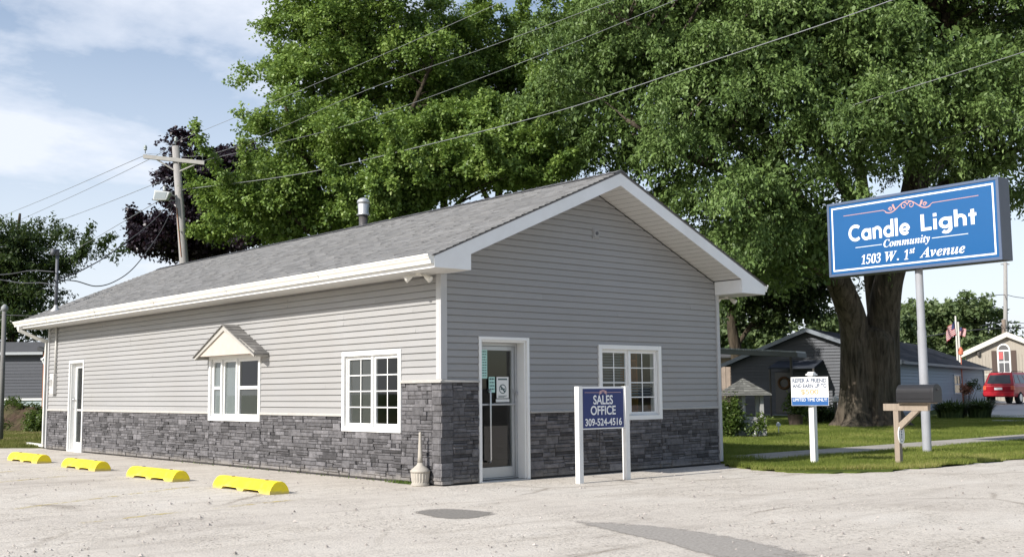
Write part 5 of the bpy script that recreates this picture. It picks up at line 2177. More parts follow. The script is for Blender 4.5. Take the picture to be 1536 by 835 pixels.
q = P(61, 640, 50)
fr = loc_frame((q[0], q[1], 0), (RT[0], RT[1], 0))
hl = thing('neighbour_house', 'charcoal sided mobile home with pale blue skirting far left behind the office', 'house', (q[0], q[1], 0))
mb = MB()
mb.hexa([fr(-9, 0, 1.28), fr(0, 0, 1.28), fr(0, 5, 1.28), fr(-9, 5, 1.28), fr(-9, 0, 3.25), fr(0, 0, 3.25), fr(0, 5, 3.25), fr(-9, 5, 3.25)])
courses(mb, fr, -9, 0, 0, 1.28, 3.25, .14)
mb.build('wall', dsid, hl)
mb = MB()
mb.hexa([fr(-9, .04, 0), fr(-.02, .04, 0), fr(-.02, 5, 0), fr(-9, 5, 0), fr(-9, .04, 1.278), fr(-.02, .04, 1.278), fr(-.02, 5, 1.278), fr(-9, 5, 1.278)])
sk = mb.build('skirting', skirt_b, hl)
mb = MB()
mb.hexa([fr(-.92, .0, .82), fr(-.64, .0, .82), fr(-.64, .039, .82), fr(-.92, .039, .82), fr(-.92, .0, .98), fr(-.64, .0, .98), fr(-.64, .039, .98), fr(-.92, .039, .98)])
mb.build('vent', M('dark vent grille', (.03, .03, .03), .6, .2), sk)
mb = MB()
mb.hexa([fr(-9, -.03, 1.20), fr(.02, -.03, 1.20), fr(.02, -.022, 1.20), fr(-9, -.022, 1.20), fr(-9, -.03, 1.29), fr(.02, -.03, 1.29), fr(.02, -.022, 1.29), fr(-9, -.022, 1.29)])
mb.build('trim_strip', white_trim, hl)
mb = MB()
mb.hexa([fr(-9.2, -.3, 3.24), fr(.1, -.3, 3.24), fr(.1, -.26, 3.24), fr(-9.2, -.26, 3.24), fr(-9.2, -.3, 3.36), fr(.1, -.3, 3.36), fr(.1, -.26, 3.36), fr(-9.2, -.26, 3.36)])
mb.build('fascia', M('pale grey fascia', (.40, .42, .44), .5, .3), hl)
mb = MB()
mb.hexa([fr(-9.2, -.3, 3.362), fr(.1, -.3, 3.362), fr(.1, 5.3, 3.362), fr(-9.2, 5.3, 3.362), fr(-9.2, -.29, 3.38), fr(.1, -.29, 3.38), fr(.1, 2.5, 3.95), fr(-9.2, 2.5, 3.95)])
mb.build('roof', broof, hl)

q = P(63, 640, 46)
fr = loc_frame((q[0], q[1], 0), (RT[0], RT[1], 0))
hb = thing('neighbour_house', 'cream sided house sliver with white skirting, just left of the office wall', 'house', (q[0], q[1], 0))
csid = M('cream lap siding', (.46, .44, .36), .6, .3, attr=.05)
mb = MB()
mb.hexa([fr(0, 0, .88), fr(2.0, 0, .88), fr(2.0, 5, .88), fr(0, 5, .88), fr(0, 0, 3.25), fr(2.0, 0, 3.25), fr(2.0, 5, 3.25), fr(0, 5, 3.25)])
courses(mb, fr, 0, 2.0, 0, .88, 3.25, .12)
mb.build('wall', csid, hb)
mb = MB()
mb.hexa([fr(.02, .02, 0), fr(1.98, .02, 0), fr(1.98, 5, 0), fr(.02, 5, 0), fr(.02, .02, .879), fr(1.98, .02, .879), fr(1.98, 5, .879), fr(.02, 5, .879)])
mb.build('skirting', white_trim, hb)
mb = MB()
mb.hexa([fr(-.02, -.06, .6), fr(.05, -.06, .6), fr(.05, 0, .6), fr(-.02, 0, .6), fr(-.02, -.06, 3.2), fr(.05, -.06, 3.2), fr(.05, 0, 3.2), fr(-.02, 0, 3.2)])
mb.build('corner_trim', M('copper painted pipe', (.42, .22, .15), .6, .3), hb)
mb = MB()
mb.hexa([fr(-.2, -.25, 3.25), fr(2.0, -.25, 3.25), fr(2.0, 5.2, 3.25), fr(-.2, 5.2, 3.25), fr(-.2, -.25, 3.42), fr(2.0, -.25, 3.42), fr(2.0, 2.6, 3.8), fr(-.2, 2.6, 3.8)])
mb.build('roof', broof, hb)
mb = MB()
for p0, p1 in ((fr(.30, -.16, 3.25), fr(.30, -.14, 3.12)), (fr(.30, -.14, 3.14), fr(-.05, -.14, 2.86)), (fr(-.05, -.14, 2.95), fr(.10, -.11, 2.66)), (fr(.10, -.11, 2.70), fr(.10, -.11, .45))):
    mb.tube([p0, p1], .055, 8)
mb.build('downspout', white_trim, hb)

# ------------------------------------------------------------------ the dark grey house on the right
q = P(1345, 628, 50)
RCN = np.array([q[0], q[1], 0])
ES = np.array([.955, .297, 0])
ES /= np.linalg.norm(ES)
EG = np.array([-ES[1], ES[0], 0])       # along the gable, away to the left


def hit(u, v, o, dirv):
    """distance along dirv (in plan) from o at which the sight line through column u passes"""
    r = FW + R2 * (u - 768) / FPX - U2 * (v - 417.5) / FPX
    A = np.array([[dirv[0], -r[0]], [dirv[1], -r[1]]])
    s_, t_ = np.linalg.solve(A, (CAMLOC - o)[:2])
    return s_


GWD = hit(1097, 580, RCN, EG)
SLN = hit(1475, 580, RCN, ES)
EVZ = 2.62
RGZ = 4.08
gh_h = thing('grey_house', 'dark grey single-storey house with shaded gable behind the big trunk', 'house', RCN)
HF = lambda a, b, z: RCN + ES * a + EG * b + np.array([0, 0, z])
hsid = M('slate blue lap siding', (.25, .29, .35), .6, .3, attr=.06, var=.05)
hshade = M('slate siding with painted shade', (.08, .086, .10), .6, .3, attr=.08, var=.05)  # tree shade on the gable is put into this darker base colour
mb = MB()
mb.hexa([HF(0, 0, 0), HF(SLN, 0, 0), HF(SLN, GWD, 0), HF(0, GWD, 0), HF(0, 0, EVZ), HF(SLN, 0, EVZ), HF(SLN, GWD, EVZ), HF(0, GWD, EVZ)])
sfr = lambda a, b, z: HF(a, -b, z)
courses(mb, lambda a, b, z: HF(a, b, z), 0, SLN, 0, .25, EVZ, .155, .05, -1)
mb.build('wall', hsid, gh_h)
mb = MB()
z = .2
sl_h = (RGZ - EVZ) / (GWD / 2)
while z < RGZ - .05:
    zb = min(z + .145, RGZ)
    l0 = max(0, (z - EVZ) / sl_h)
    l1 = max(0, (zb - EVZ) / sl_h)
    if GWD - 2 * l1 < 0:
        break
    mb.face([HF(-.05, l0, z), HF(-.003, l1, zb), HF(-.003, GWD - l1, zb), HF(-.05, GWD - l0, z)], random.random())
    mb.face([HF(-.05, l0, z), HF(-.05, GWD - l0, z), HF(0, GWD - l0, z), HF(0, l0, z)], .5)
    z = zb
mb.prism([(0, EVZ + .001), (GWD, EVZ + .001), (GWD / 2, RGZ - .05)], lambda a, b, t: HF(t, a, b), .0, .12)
mb.build('gable_wall', hshade, gh_h)
hroof = M('blue black shingle', (.042, .048, .062), .9, .15, var=.25, scale=1.5, attr=.25)
mb = MB()
ov, eo = .35, .42
for sgn in (0, 1):
    yb0 = -eo if sgn == 0 else GWD + eo
    n = 26
    for i in range(n):
        f0, f1 = i / n, (i + 1) / n
        y0_, y1_ = yb0 + (GWD / 2 - yb0) * f0, yb0 + (GWD / 2 - yb0) * f1
        zz = lambda y: RGZ + .14 - abs(y - GWD / 2) * sl_h
        a = -ov
        while a < SLN + ov:
            b = min(a + random.choice((.4, .6, .9)), SLN + ov)
            p = [HF(a, y0_, zz(y0_) + .015), HF(b, y0_, zz(y0_) + .015), HF(b, y1_, zz(y1_)), HF(a, y1_, zz(y1_))]
            mb.face(p if sgn == 0 else p[::-1], random.random())
            a = b
mb.prism([(-eo, RGZ + .138 - (GWD / 2 + eo) * sl_h), (GWD / 2, RGZ + .138), (GWD + eo, RGZ + .138 - (GWD / 2 + eo) * sl_h), (GWD + eo - .02, RGZ + .05 - (GWD / 2 + eo) * sl_h), (GWD / 2, RGZ + .04), (-eo + .02, RGZ + .05 - (GWD / 2 + eo) * sl_h)],
         lambda a, b, t: HF(t, a, b), -ov + .002, SLN + ov - .002, .4)
mb.build('roof', hroof, gh_h)
gt = M('grey blue trim', (.20, .225, .26), .5, .3)
mb = MB()
for sgn in (0, 1):
    ye = -eo if sgn == 0 else GWD + eo
    z0_, z1_ = RGZ + .14 - (GWD / 2 + eo) * sl_h, RGZ + .14
    mb.hexa([HF(-ov - .03, ye, z0_ - .17), HF(-ov, ye, z0_ - .17), HF(-ov, GWD / 2, z1_ - .17), HF(-ov - .03, GWD / 2, z1_ - .17),
             HF(-ov - .03, ye, z0_ + .02), HF(-ov, ye, z0_ + .02), HF(-ov, GWD / 2, z1_ + .02), HF(-ov - .03, GWD / 2, z1_ + .02)])
mb.build('rake_board', gt, gh_h)
mb = MB()
z0_ = RGZ + .14 - (GWD / 2 + eo) * sl_h
mb.hexa([HF(-ov, -eo - .09, z0_ - .13), HF(SLN + ov, -eo - .09, z0_ - .13), HF(SLN + ov, -eo + .0, z0_ - .13), HF(-ov, -eo + .0, z0_ - .13),
         HF(-ov, -eo - .11, z0_ - .01), HF(SLN + ov, -eo - .11, z0_ - .01), HF(SLN + ov, -eo + .0, z0_ - .01), HF(-ov, -eo + .0, z0_ - .01)])
mb.build('gutter', gt, gh_h)
mb = MB()
mb.hexa([HF(-.03, -eo + .01, z0_ - .14), HF(SLN + ov - .02, -eo + .01, z0_ - .14), HF(SLN + ov - .02, -.025, z0_ - .14), HF(-.03, -.025, z0_ - .14),
         HF(-.03, -eo + .01, z0_ - .11), HF(SLN + ov - .02, -eo + .01, z0_ - .11), HF(SLN + ov - .02, -.025, z0_ - .11), HF(-.03, -.025, z0_ - .11)])
mb.build('soffit', gt, gh_h)
for a in (-.03, SLN - .07):
    mb = MB()
    mb.hexa([HF(a, -.06, .2), HF(a + .11, -.06, .2), HF(a + .11, -.003, .2), HF(a, -.003, .2), HF(a, -.06, EVZ), HF(a + .11, -.06, EVZ), HF(a + .11, -.003, EVZ), HF(a, -.003, EVZ)])
    mb.build('corner_trim', gt, gh_h)
mb = MB()
mb.hexa([HF(SLN - .02, -.10, .1), HF(SLN + .06, -.10, .1), HF(SLN + .06, -.03, .1), HF(SLN - .02, -.03, .1), HF(SLN - .02, -.10, 2.5), HF(SLN + .06, -.10, 2.5), HF(SLN + .06, -.03, 2.5), HF(SLN - .02, -.03, 2.5)])
mb.build('downspout', white_trim, gh_h)
# side window (two sashes)
a = hit(1430, 575, RCN, ES)
a2 = hit(1439, 575, RCN, ES)
zt, zb_ = P(1434, 560, 52.5)[2], P(1434, 590, 52.5)[2]
mb = MB()
for q in ((a - .07, a2 + .07, zb_ - .08, zb_), (a - .07, a2 + .07, zt, zt + .08), (a - .07, a, zb_, zt), (a2, a2 + .07, zb_, zt), (a, a2, (zb_ + zt) / 2 - .03, (zb_ + zt) / 2 + .03), ((a + a2) / 2 - .012, (a + a2) / 2 + .012, (zb_ + zt) / 2, zt)):
    mb.hexa([HF(q[0], -.08, q[2]), HF(q[1], -.08, q[2]), HF(q[1], -.01, q[2]), HF(q[0], -.01, q[2]), HF(q[0], -.08, q[3]), HF(q[1], -.08, q[3]), HF(q[1], -.01, q[3]), HF(q[0], -.01, q[3])])
hw = mb.build('window', M('pale window frame', (.5, .53, .56), .5, .3), gh_h)
mb = MB()
mb.face([HF(a, -.055, zb_), HF(a2, -.055, zb_), HF(a2, -.055, zt), HF(a, -.055, zt)])
mb.build('pane', M('dark house glass', (.02, .022, .025), .08, .6), hw)
# small canopy, wreathed door on the gable front
def gb(u):
    return hit(u, 560, RCN, EG)


dz = lambda u, v, d: P(u, v, d)[2]
b0, b1 = gb(1236), gb(1168)
mb = MB()
zc = dz(1200, 541, 51)
mb.hexa([HF(-1.5, b0, zc - .35), HF(-.03, b0, zc), HF(-.03, b1, zc), HF(-1.5, b1, zc - .35), HF(-1.5, b0, zc - .28), HF(-.03, b0, zc + .07), HF(-.03, b1, zc + .07), HF(-1.5, b1, zc - .28)])
cn = mb.build('door_canopy', hroof, gh_h)
for b in (b0 + .06, b1 - .06):
    mb = MB()
    mb.tube([HF(-1.45, b, .0), HF(-1.45, b, zc - .34)], .05, 8)
    mb.build('canopy_post', M('dark timber', (.08, .075, .07), .8, .2), cn)
bd0, bd1 = gb(1190), gb(1163)
mb = MB()
mb.hexa([HF(-.06, bd0, .25), HF(-.026, bd0, .25), HF(-.026, bd1, .25), HF(-.06, bd1, .25), HF(-.06, bd0, 2.2), HF(-.026, bd0, 2.2), HF(-.026, bd1, 2.2), HF(-.06, bd1, 2.2)])
dd_ = mb.build('door', M('dark painted door', (.06, .062, .07), .4, .4), gh_h, bevel=.01)
mb = MB()
mb.tube([HF(-.07, bd0 + .1, 1.2), HF(-.12, bd0 + .1, 1.2)], .03, 8)
mb.build('handle', galv, dd_)
bc = (bd0 + bd1) / 2
mb = MB()
mb.tube([HF(-.10, bc + .26 * math.cos(t), 1.68 + .26 * math.sin(t)) for t in np.linspace(0, 2 * math.pi, 19)], .06, 7)
wr = mb.build('wreath', M('dry brown wreath', (.10, .06, .035), .9, .1, var=.4, scale=20))
tag(wr, 'brown wreath hanging on the door of the dark grey house', 'wreath')

# flat carport roof between the office and the dark house
cp = thing('carport', 'flat roofed carport with corrugated edge left of the dark grey house', 'carport', P(1120, 640, 43) * np.array([1, 1, 0]))
A_, B_ = P(1040, 522, 43), P(1196, 528.5, 43)
back = np.array([ES[0], ES[1], 0]) * 1.2
mb = MB()
dv = np.array([0, 0, .17])
mb.hexa([A_ - dv, B_ - dv, B_ + back - dv, A_ + back - dv, A_, B_, B_ + back, A_ + back])
mb.build('roof_slab', M('carport edge grey', (.13, .14, .15), .6, .3, var=.15, scale=2), cp)
mb = MB()
n = 44
for i in range(n):
    p0 = A_ + (B_ - A_) * (i + .1) / n
    p1 = A_ + (B_ - A_) * (i + .6) / n
    k = np.array([0, 0, .06])
    o1 = -np.array([ES[0], ES[1], 0]) * .05
    mb.hexa([p0 + o1, p1 + o1, p1 + back, p0 + back, p0 + o1 + k, p1 + o1 + k, p1 + back + k, p0 + back + k], random.random())
mb.build('corrugated_sheet', M('corrugated sheet', (.34, .36, .37), .5, .4, attr=.2), cp)
for t in (.05, .93):
    p = A_ + (B_ - A_) * t + back * .06
    mb = MB()
    mb.tube([(p[0], p[1], 0), (p[0], p[1], p[2] - .17)], .05, 8)
    mb.build('post', M('dark timber', (.08, .075, .07)), cp)

# pale shed glimpsed between the office and the dark house
q = P(1076, 610, 60)
sf = loc_frame((q[0], q[1], 0), (RT[0], RT[1], 0))
sh = thing('shed', 'sliver of a pale weathered shed between the office wall and dark house', 'shed', (q[0], q[1], 0))
mb = MB()
mb.hexa([sf(-2, 0, 0), sf(.95, 0, 0), sf(.95, 2.5, 0), sf(-2, 2.5, 0), sf(-2, 0, 3.1), sf(.95, 0, 3.1), sf(.95, 2.5, 3.1), sf(-2, 2.5, 3.1)])
for k in range(12):
    a = -2 + 2.95 * k / 12
    mb.hexa([sf(a, -.02, 0), sf(a + .03, -.02, 0), sf(a + .03, 0, 0), sf(a, 0, 0), sf(a, -.02, 3.1), sf(a + .03, -.02, 3.1), sf(a + .03, 0, 3.1), sf(a, 0, 3.1)], 0)
mb.build('wall', M('weathered pink board', (.40, .33, .28), .8, .2, var=.25, scale=2), sh)
mb = MB()
mb.hexa([sf(-2.2, -.3, 3.1), sf(1.1, -.3, 3.1), sf(1.1, 2.8, 3.1), sf(-2.2, 2.8, 3.1), sf(-2.2, -.3, 3.18), sf(1.1, -.3, 3.18), sf(1.1, 2.8, 3.7), sf(-2.2, 2.8, 3.7)])
mb.build('roof', broof, sh)

# wishing well planter
wq = P(1119, 655, 32.5)
W0 = np.array([wq[0], wq[1], 0])
ww = thing('wishing_well', 'grey timber wishing well with pointed shingle roof beside the bush', 'wishing well', W0)
gw = M('bleached grey timber', (.34, .34, .33), .85, .2, var=.25, scale=5)
wf = loc_frame(W0, (RT[0], RT[1], 0))
zl = P(1119, 625, 32.5)[2]
mb = MB()
mb.hexa([wf(-.5, -.4, 0), wf(.5, -.4, 0), wf(.5, .4, 0), wf(-.5, .4, 0), wf(-.5, -.4, zl), wf(.5, -.4, zl), wf(.5, .4, zl), wf(-.5, .4, zl)])
for k in range(6):
    mb.hexa([wf(-.52, -.42, .02 + k * zl / 6), wf(.52, -.42, .02 + k * zl / 6), wf(.52, -.401, .02 + k * zl / 6), wf(-.52, -.401, .02 + k * zl / 6),
             wf(-.52, -.42, (k + .85) * zl / 6), wf(.52, -.42, (k + .85) * zl / 6), wf(.52, -.401, (k + .85) * zl / 6), wf(-.52, -.401, (k + .85) * zl / 6)], random.random())
mb.build('box_base', gw, ww)
ze = P(1119, 591, 32.5)[2]
za = P(1107, 567, 32.5)[2]
for sx in (-.11, .42):
    for sy in (-.3, .3):
        mb = MB()
        mb.hexa([wf(sx - .05, sy - .05, zl), wf(sx + .05, sy - .05, zl), wf(sx + .05, sy + .05, zl), wf(sx - .05, sy + .05, zl), wf(sx - .05, sy - .05, ze + .05), wf(sx + .05, sy - .05, ze + .05), wf(sx + .05, sy + .05, ze + .05), wf(sx - .05, sy + .05, ze + .05)])
        mb.build('post', gw, ww)
mb = MB()
ap = wf(-.05, 0, za)
cs_ = [wf(-.72, -.6, ze), wf(.66, -.6, ze), wf(.66, .6, ze), wf(-.72, .6, ze)]
for k in range(4):
    a, b = cs_[k], cs_[(k + 1) % 4]
    for i in range(7):
        t0, t1 = i / 7, (i + 1) / 7
        m_ = 7
        for j in range(m_):
            s0, s1 = j / m_, (j + .93) / m_
            q0 = a + (b - a) * s0
            q1 = a + (b - a) * s1
            up3 = np.array([0, 0, .022])
            mb.face([q0 + (ap - q0) * t0 + up3, q1 + (ap - q1) * t0 + up3, q1 + (ap - q1) * t1, q0 + (ap - q0) * t1], random.random())
    mb.face([a - (0, 0, .03), b - (0, 0, .03), b, a])
    mb.face([a, b, ap])
mb.build('roof', M('grey wood shingle', (.16, .16, .148), .9, .1, attr=.4, var=.2), ww)

# little white lawn ornament
q = P(1134, 654, 31.8)
mb = MB()
mb.lathe([(.06, 0), (.09, .03), (.10, .09), (.07, .15), (.05, .18), (.07, .23), (.055, .28), (.01, .30)], (q[0], q[1], 0), 12)
tag(mb.build('garden_ornament', white_trim, None, smooth=True), 'small white rounded garden ornament at the foot of the wishing well', 'ornament')
q = P(1168, 648, 34)
mb = MB()
mb.lathe([(.015, 0), (.015, .25), (.07, .26), (.07, .33), (.02, .38)], (q[0], q[1], 0), 10)
tag(mb.build('solar_light', M('pale lamp housing', (.5, .52, .52))), 'small stake garden light on the lawn before the dark house', 'garden light')
# white post lantern by the dark house
q = P(1255, 640, 43)
ln = thing('garden_lantern', 'white capped garden lantern on a short post beside the big trunk', 'lantern', (q[0], q[1], 0))
mb = MB()
mb.tube([(q[0], q[1], 0), (q[0], q[1], P(1255, 603, 43)[2])], .05, 8)
mb.build('post', M('dark timber', (.08, .075, .07)), ln)
mb = MB()
mb.lathe([(.12, 0), (.16, .03), (.12, .16), (.05, .24), (.02, .28)], (q[0], q[1], P(1255, 603, 43)[2]), 12)
mb.build('lamp_shade', M('pale lantern', (.6, .6, .58), .5, .3), ln)

# ------------------------------------------------------------------ mobile home, car, flags, far pole
q = P(1452, 603, 75)
gz = float(gh(q[0], q[1]))
_r = (FW + R2 * ((1452 - 768) / FPX))[:2]
_r = _r / np.linalg.norm(_r)
_a = rad(-7)
_r = np.array([_r[0] * math.cos(_a) - _r[1] * math.sin(_a), _r[0] * math.sin(_a) + _r[1] * math.cos(_a)])
fr = loc_frame((q[0], q[1], gz), (_r[1], -_r[0], 0))
mh = thing('mobile_home', 'beige mobile home with arched window and white gable trim beyond the red car', 'house', (q[0], q[1], gz))
bsid = M('beige vertical siding', (.36, .325, .275), .7, .2, var=.12, scale=3, stretch=(6, 6, .3), attr=.06)
ze_, zr_ = 3.15, 4.35
wd = 5.3
mb = MB()
mb.prism([(0, 0), (wd, 0), (wd, ze_), (wd / 2, zr_), (0, ze_)], lambda a, b, t: fr(a, t, b), 0, 14)
for k in range(26):
    a = wd * k / 26
    mb.hexa([fr(a, -.02, 0), fr(a + .015, -.02, 0), fr(a + .015, 0, 0), fr(a, 0, 0), fr(a, -.02, ze_), fr(a + .015, -.02, ze_), fr(a + .015, 0, ze_), fr(a, 0, ze_)], 0)
mb.build('wall', bsid, mh)
mb = MB()
for s_ in (0, 1):
    e = -.25 if s_ == 0 else wd + .25
    zz_ = ze_ - .25 * (zr_ - ze_) / (wd / 2)
    mb.hexa([fr(e, -.35, zz_ - .05), fr(wd / 2, -.35, zr_ - .05), fr(wd / 2, 14.2, zr_ - .05), fr(e, 14.2, zz_ - .05), fr(e, -.35, zz_ + .28), fr(wd / 2, -.35, zr_ + .28), fr(wd / 2, 14.2, zr_ + .28), fr(e, 14.2, zz_ + .28)])
mb.build('roof', M('white metal roof', (.62, .60, .53), .6, .3), mh)


def au(u, v=545):
    r = FW + R2 * (u - 768) / FPX - U2 * (v - 417.5) / FPX
    o_ = fr(0, 0, 0)
    e = fr(1, 0, 0) - o_
    A = np.array([[e[0], -r[0]], [e[1], -r[1]]])
    s_, t_ = np.linalg.solve(A, (CAMLOC - o_)[:2])
    return s_, t_


u0, t0_ = au(1496.5)
u1, t1_ = au(1516.5)
zz_ = lambda v: P(1506, v, t0_)[2] - gz
wz0, wz1, wz2 = zz_(560), zz_(525.5), zz_(515)
mb = MB()
pts = [(u0, wz0), (u1, wz0), (u1, wz1)] + [((u0 + u1) / 2 + (u1 - u0) / 2 * math.cos(a), wz1 + (wz2 - wz1) * math.sin(a)) for a in np.linspace(0, math.pi, 13)][1:-1] + [(u0, wz1)]
mb.prism(pts, lambda a, b, t: fr(a, t, b), -.06, -.021)
mw_ = mb.build('window', white_trim, mh)
mb = MB()
i_ = .09
um = (u0 + u1) / 2
for (a, b, c, d) in ((u0 + i_, um - .02, wz0 + i_, (wz0 + wz1) / 2 - .05), (um + .02, u1 - i_, wz0 + i_, (wz0 + wz1) / 2 - .05), (u0 + i_, um - .02, (wz0 + wz1) / 2 + .05, wz1 - .06), (um + .02, u1 - i_, (wz0 + wz1) / 2 + .05, wz1 - .06)):
    mb.face([fr(a, -.064, c), fr(b, -.064, c), fr(b, -.064, d), fr(a, -.064, d)])
pts = [(um + ((u1 - u0) / 2 - i_) * math.cos(a), wz1 + .04 + (wz2 - wz1 - .14) * math.sin(a)) for a in np.linspace(0, math.pi, 13)]
mb.face([fr(a, -.064, b) for a, b in pts])
mb.build('pane', M('home window glass', (.12, .12, .125), .1, .6), mw_)
mb = MB()
mb.face([fr(um - .32, -.066, wz0 + .95), fr(um - .05, -.066, wz0 + .95), fr(um - .05, -.066, wz1 - .1), fr(um - .32, -.066, wz1 - .1)])
mb.build('curtain', M('red and white curtain', (.5, .12, .12), .8, .2), mw_)
for a, b in ((au(1488)[0], au(1495.5)[0]), (au(1517.5)[0], au(1525)[0])):
    mb = MB()
    mb.hexa([fr(a, -.05, wz0), fr(b, -.05, wz0), fr(b, -.021, wz0), fr(a, -.021, wz0), fr(a, -.05, wz1), fr(b, -.05, wz1), fr(b, -.021, wz1), fr(a, -.021, wz1)])
    mb.build('shutter', M('brown shutter', (.09, .065, .055), .7, .2), mh)
mb = MB()
mb.hexa([fr(0, -.03, zz_(562)), fr(wd, -.03, zz_(562)), fr(wd, -.021, zz_(562)), fr(0, -.021, zz_(562)), fr(0, -.03, zz_(560.5)), fr(wd, -.03, zz_(560.5)), fr(wd, -.021, zz_(560.5)), fr(0, -.021, zz_(560.5))])
mb.build('trim_strip', M('white metal roof', (.62, .60, .53)), mh)
mb = MB()
al = au(1469)[0]
mb.lathe([(.10, 0), (.12, .25), (.03, .35)], tuple(fr(al, -.12, zz_(533))), 10)
mb.build('porch_lamp', M('dark timber', (.08, .075, .07)), mh)

# red sport utility car, seen from behind
cq = P(1499, 607.5, 62)
cz = float(gh(cq[0], cq[1])) + .06
ch = rad(4)          # heading: along the street
cf = loc_frame((cq[0], cq[1], cz), (math.sin(ch), -math.cos(ch), 0))   # a: to the car's right, b: forward
car = thing('parked_car', 'red sport utility car parked on the drive, seen from behind', 'car', (cq[0], cq[1], cz))
redm = M('red car paint', (.36, .012, .022), .25, .5)
cgl = M('car glass', (.03, .034, .036), .06, .7)
blkp = M('black plastic trim', (.02, .02, .02), .6, .3)
HW = .88
mb = MB()
secs = [(0.0, .50, .98, .80), (.03, .42, 1.06, .86), (.5, .40, 1.08, .88), (3.0, .40, 1.06, .88), (4.2, .42, .98, .84), (4.42, .50, .82, .76)]
rings = []
for b, z0_, z1_, hw_ in secs:
    rings.append([cf(-hw_ * .93, b, z0_), cf(hw_ * .93, b, z0_), cf(hw_, b, z0_ + .2), cf(hw_, b, z1_ - .12), cf(hw_ * .95, b, z1_), cf(-hw_ * .95, b, z1_), cf(-hw_, b, z1_ - .12), cf(-hw_, b, z0_ + .2)])
for r0, r1 in zip(rings[:-1], rings[1:]):
    for k in range(8):
        k2 = (k + 1) % 8
        mb.face([r0[k], r0[k2], r1[k2], r1[k]])
mb.face(rings[0][::-1])
mb.face(rings[-1])
up0 = [(.04, 1.07, .82), (.16, 1.45, .74), (.30, 1.70, .66), (.6, 1.76, .64), (2.2, 1.73, .63), (2.75, 1.42, .72), (3.15, 1.07, .82)]
body_r = []
for (b, z, hw_) in up0:
    body_r.append((b, z, hw_))
# greenhouse: lofted from the belt line to the roof
bl = [cf(-.83, .04, 1.065), cf(.83, .04, 1.065), cf(.83, 3.2, 1.05), cf(-.83, 3.2, 1.05)]
tp = [cf(-.64, .36, 1.72), cf(.64, .36, 1.72), cf(.64, 2.35, 1.72), cf(-.64, 2.35, 1.72)]
mb.hexa(bl + tp)
tp2 = [cf(-.60, .42, 1.765), cf(.60, .42, 1.765), cf(.60, 2.25, 1.765), cf(-.60, 2.25, 1.765)]
mb.hexa([q + np.array([0, 0, .001]) for q in tp] + tp2)
bd = mb.build('body', redm, car, bevel=.03)


def on_face(c00, c10, c11, c01, s0, s1, t0, t1, off_):
    f = lambda s_, t: (c00 * (1 - s_) + c10 * s_) * (1 - t) + (c01 * (1 - s_) + c11 * s_) * t
    n_ = np.cross(c10 - c00, c01 - c00)
    n_ /= np.linalg.norm(n_)
    return [f(s0, t0) + n_ * off_, f(s1, t0) + n_ * off_, f(s1, t1) + n_ * off_, f(s0, t1) + n_ * off_]


mb = MB()
mb.face(on_face(bl[0], bl[1], tp[1], tp[0], .09, .91, .12, .86, .012))
mb.build('rear_window', cgl, bd)
for (s0, s1) in ((.07, .30), (.33, .60), (.63, .86)):
    mb = MB()
    mb.face(on_face(bl[1], bl[2], tp[2], tp[1], s0, s1, .14, .86, .012))
    mb.build('side_window', cgl, bd)
for sx in (-1, 1):
    mb = MB()
    mb.hexa([cf(sx * .68, -.03, .80), cf(sx * .86, -.01, .80), cf(sx * .88, .10, .80), cf(sx * .70, .06, .80), cf(sx * .68, -.01, 1.03), cf(sx * .84, .01, 1.03), cf(sx * .86, .10, 1.03), cf(sx * .70, .06, 1.03)])
    mb.build('tail_light', M('tail light plastic', (.65, .12, .06), .2, .6), bd)
mb = MB()
mb.hexa([cf(-.86, -.10, .45), cf(.86, -.10, .45), cf(.88, .08, .45), cf(-.88, .08, .45), cf(-.86, -.08, .68), cf(.86, -.08, .68), cf(.88, .08, .68), cf(-.88, .08, .68)])
mb.build('bumper', redm, bd, bevel=.03)
mb = MB()
mb.hexa([cf(-.22, -.035, .80), cf(.22, -.035, .80), cf(.22, -.02, .80), cf(-.22, -.02, .80), cf(-.22, -.03, .93), cf(.22, -.03, .93), cf(.22, -.015, .93), cf(-.22, -.015, .93)])
mb.build('license_plate', M('white placard', (.80, .80, .80)), bd)
for sx in (-.55, .55):
    mb = MB()
    mb.tube([cf(sx, .5, 1.77), cf(sx, .55, 1.82), cf(sx, 2.1, 1.82), cf(sx, 2.2, 1.77)], .02, 6)
    mb.build('roof_rail', blkp, bd)
for b in (.85, 3.45):
    for sx in (-1, 1):
        mb = MB()
        c0, c1 = cf(sx * .64, b, .36), cf(sx * .89, b, .36)
        mb.tube([c0, c0 + (c1 - c0) * .1, c0 + (c1 - c0) * .9, c1], [.31, .36, .36, .31], 22)
        wh = mb.build('wheel', M('tyre rubber', (.018, .018, .019), .8, .2), car)
        mb = MB()
        mb.tube([c1 - (c1 - c0) * .05, c1 + (c1 - c0) * .03], [.23, .20], 16)
        mb.build('rim', M('alloy wheel', (.55, .55, .56), .3, .5, metal=.7), wh)

# flags
flm = {'r': M('flag red', (.40, .06, .07), .8, .2), 'w': M('flag white', (.55, .53, .52), .8, .2), 'b': M('flag blue', (.05, .06, .14), .8, .2)}
fq = P(1436.5, 603, 68)
fz = float(gh(fq[0], fq[1]))


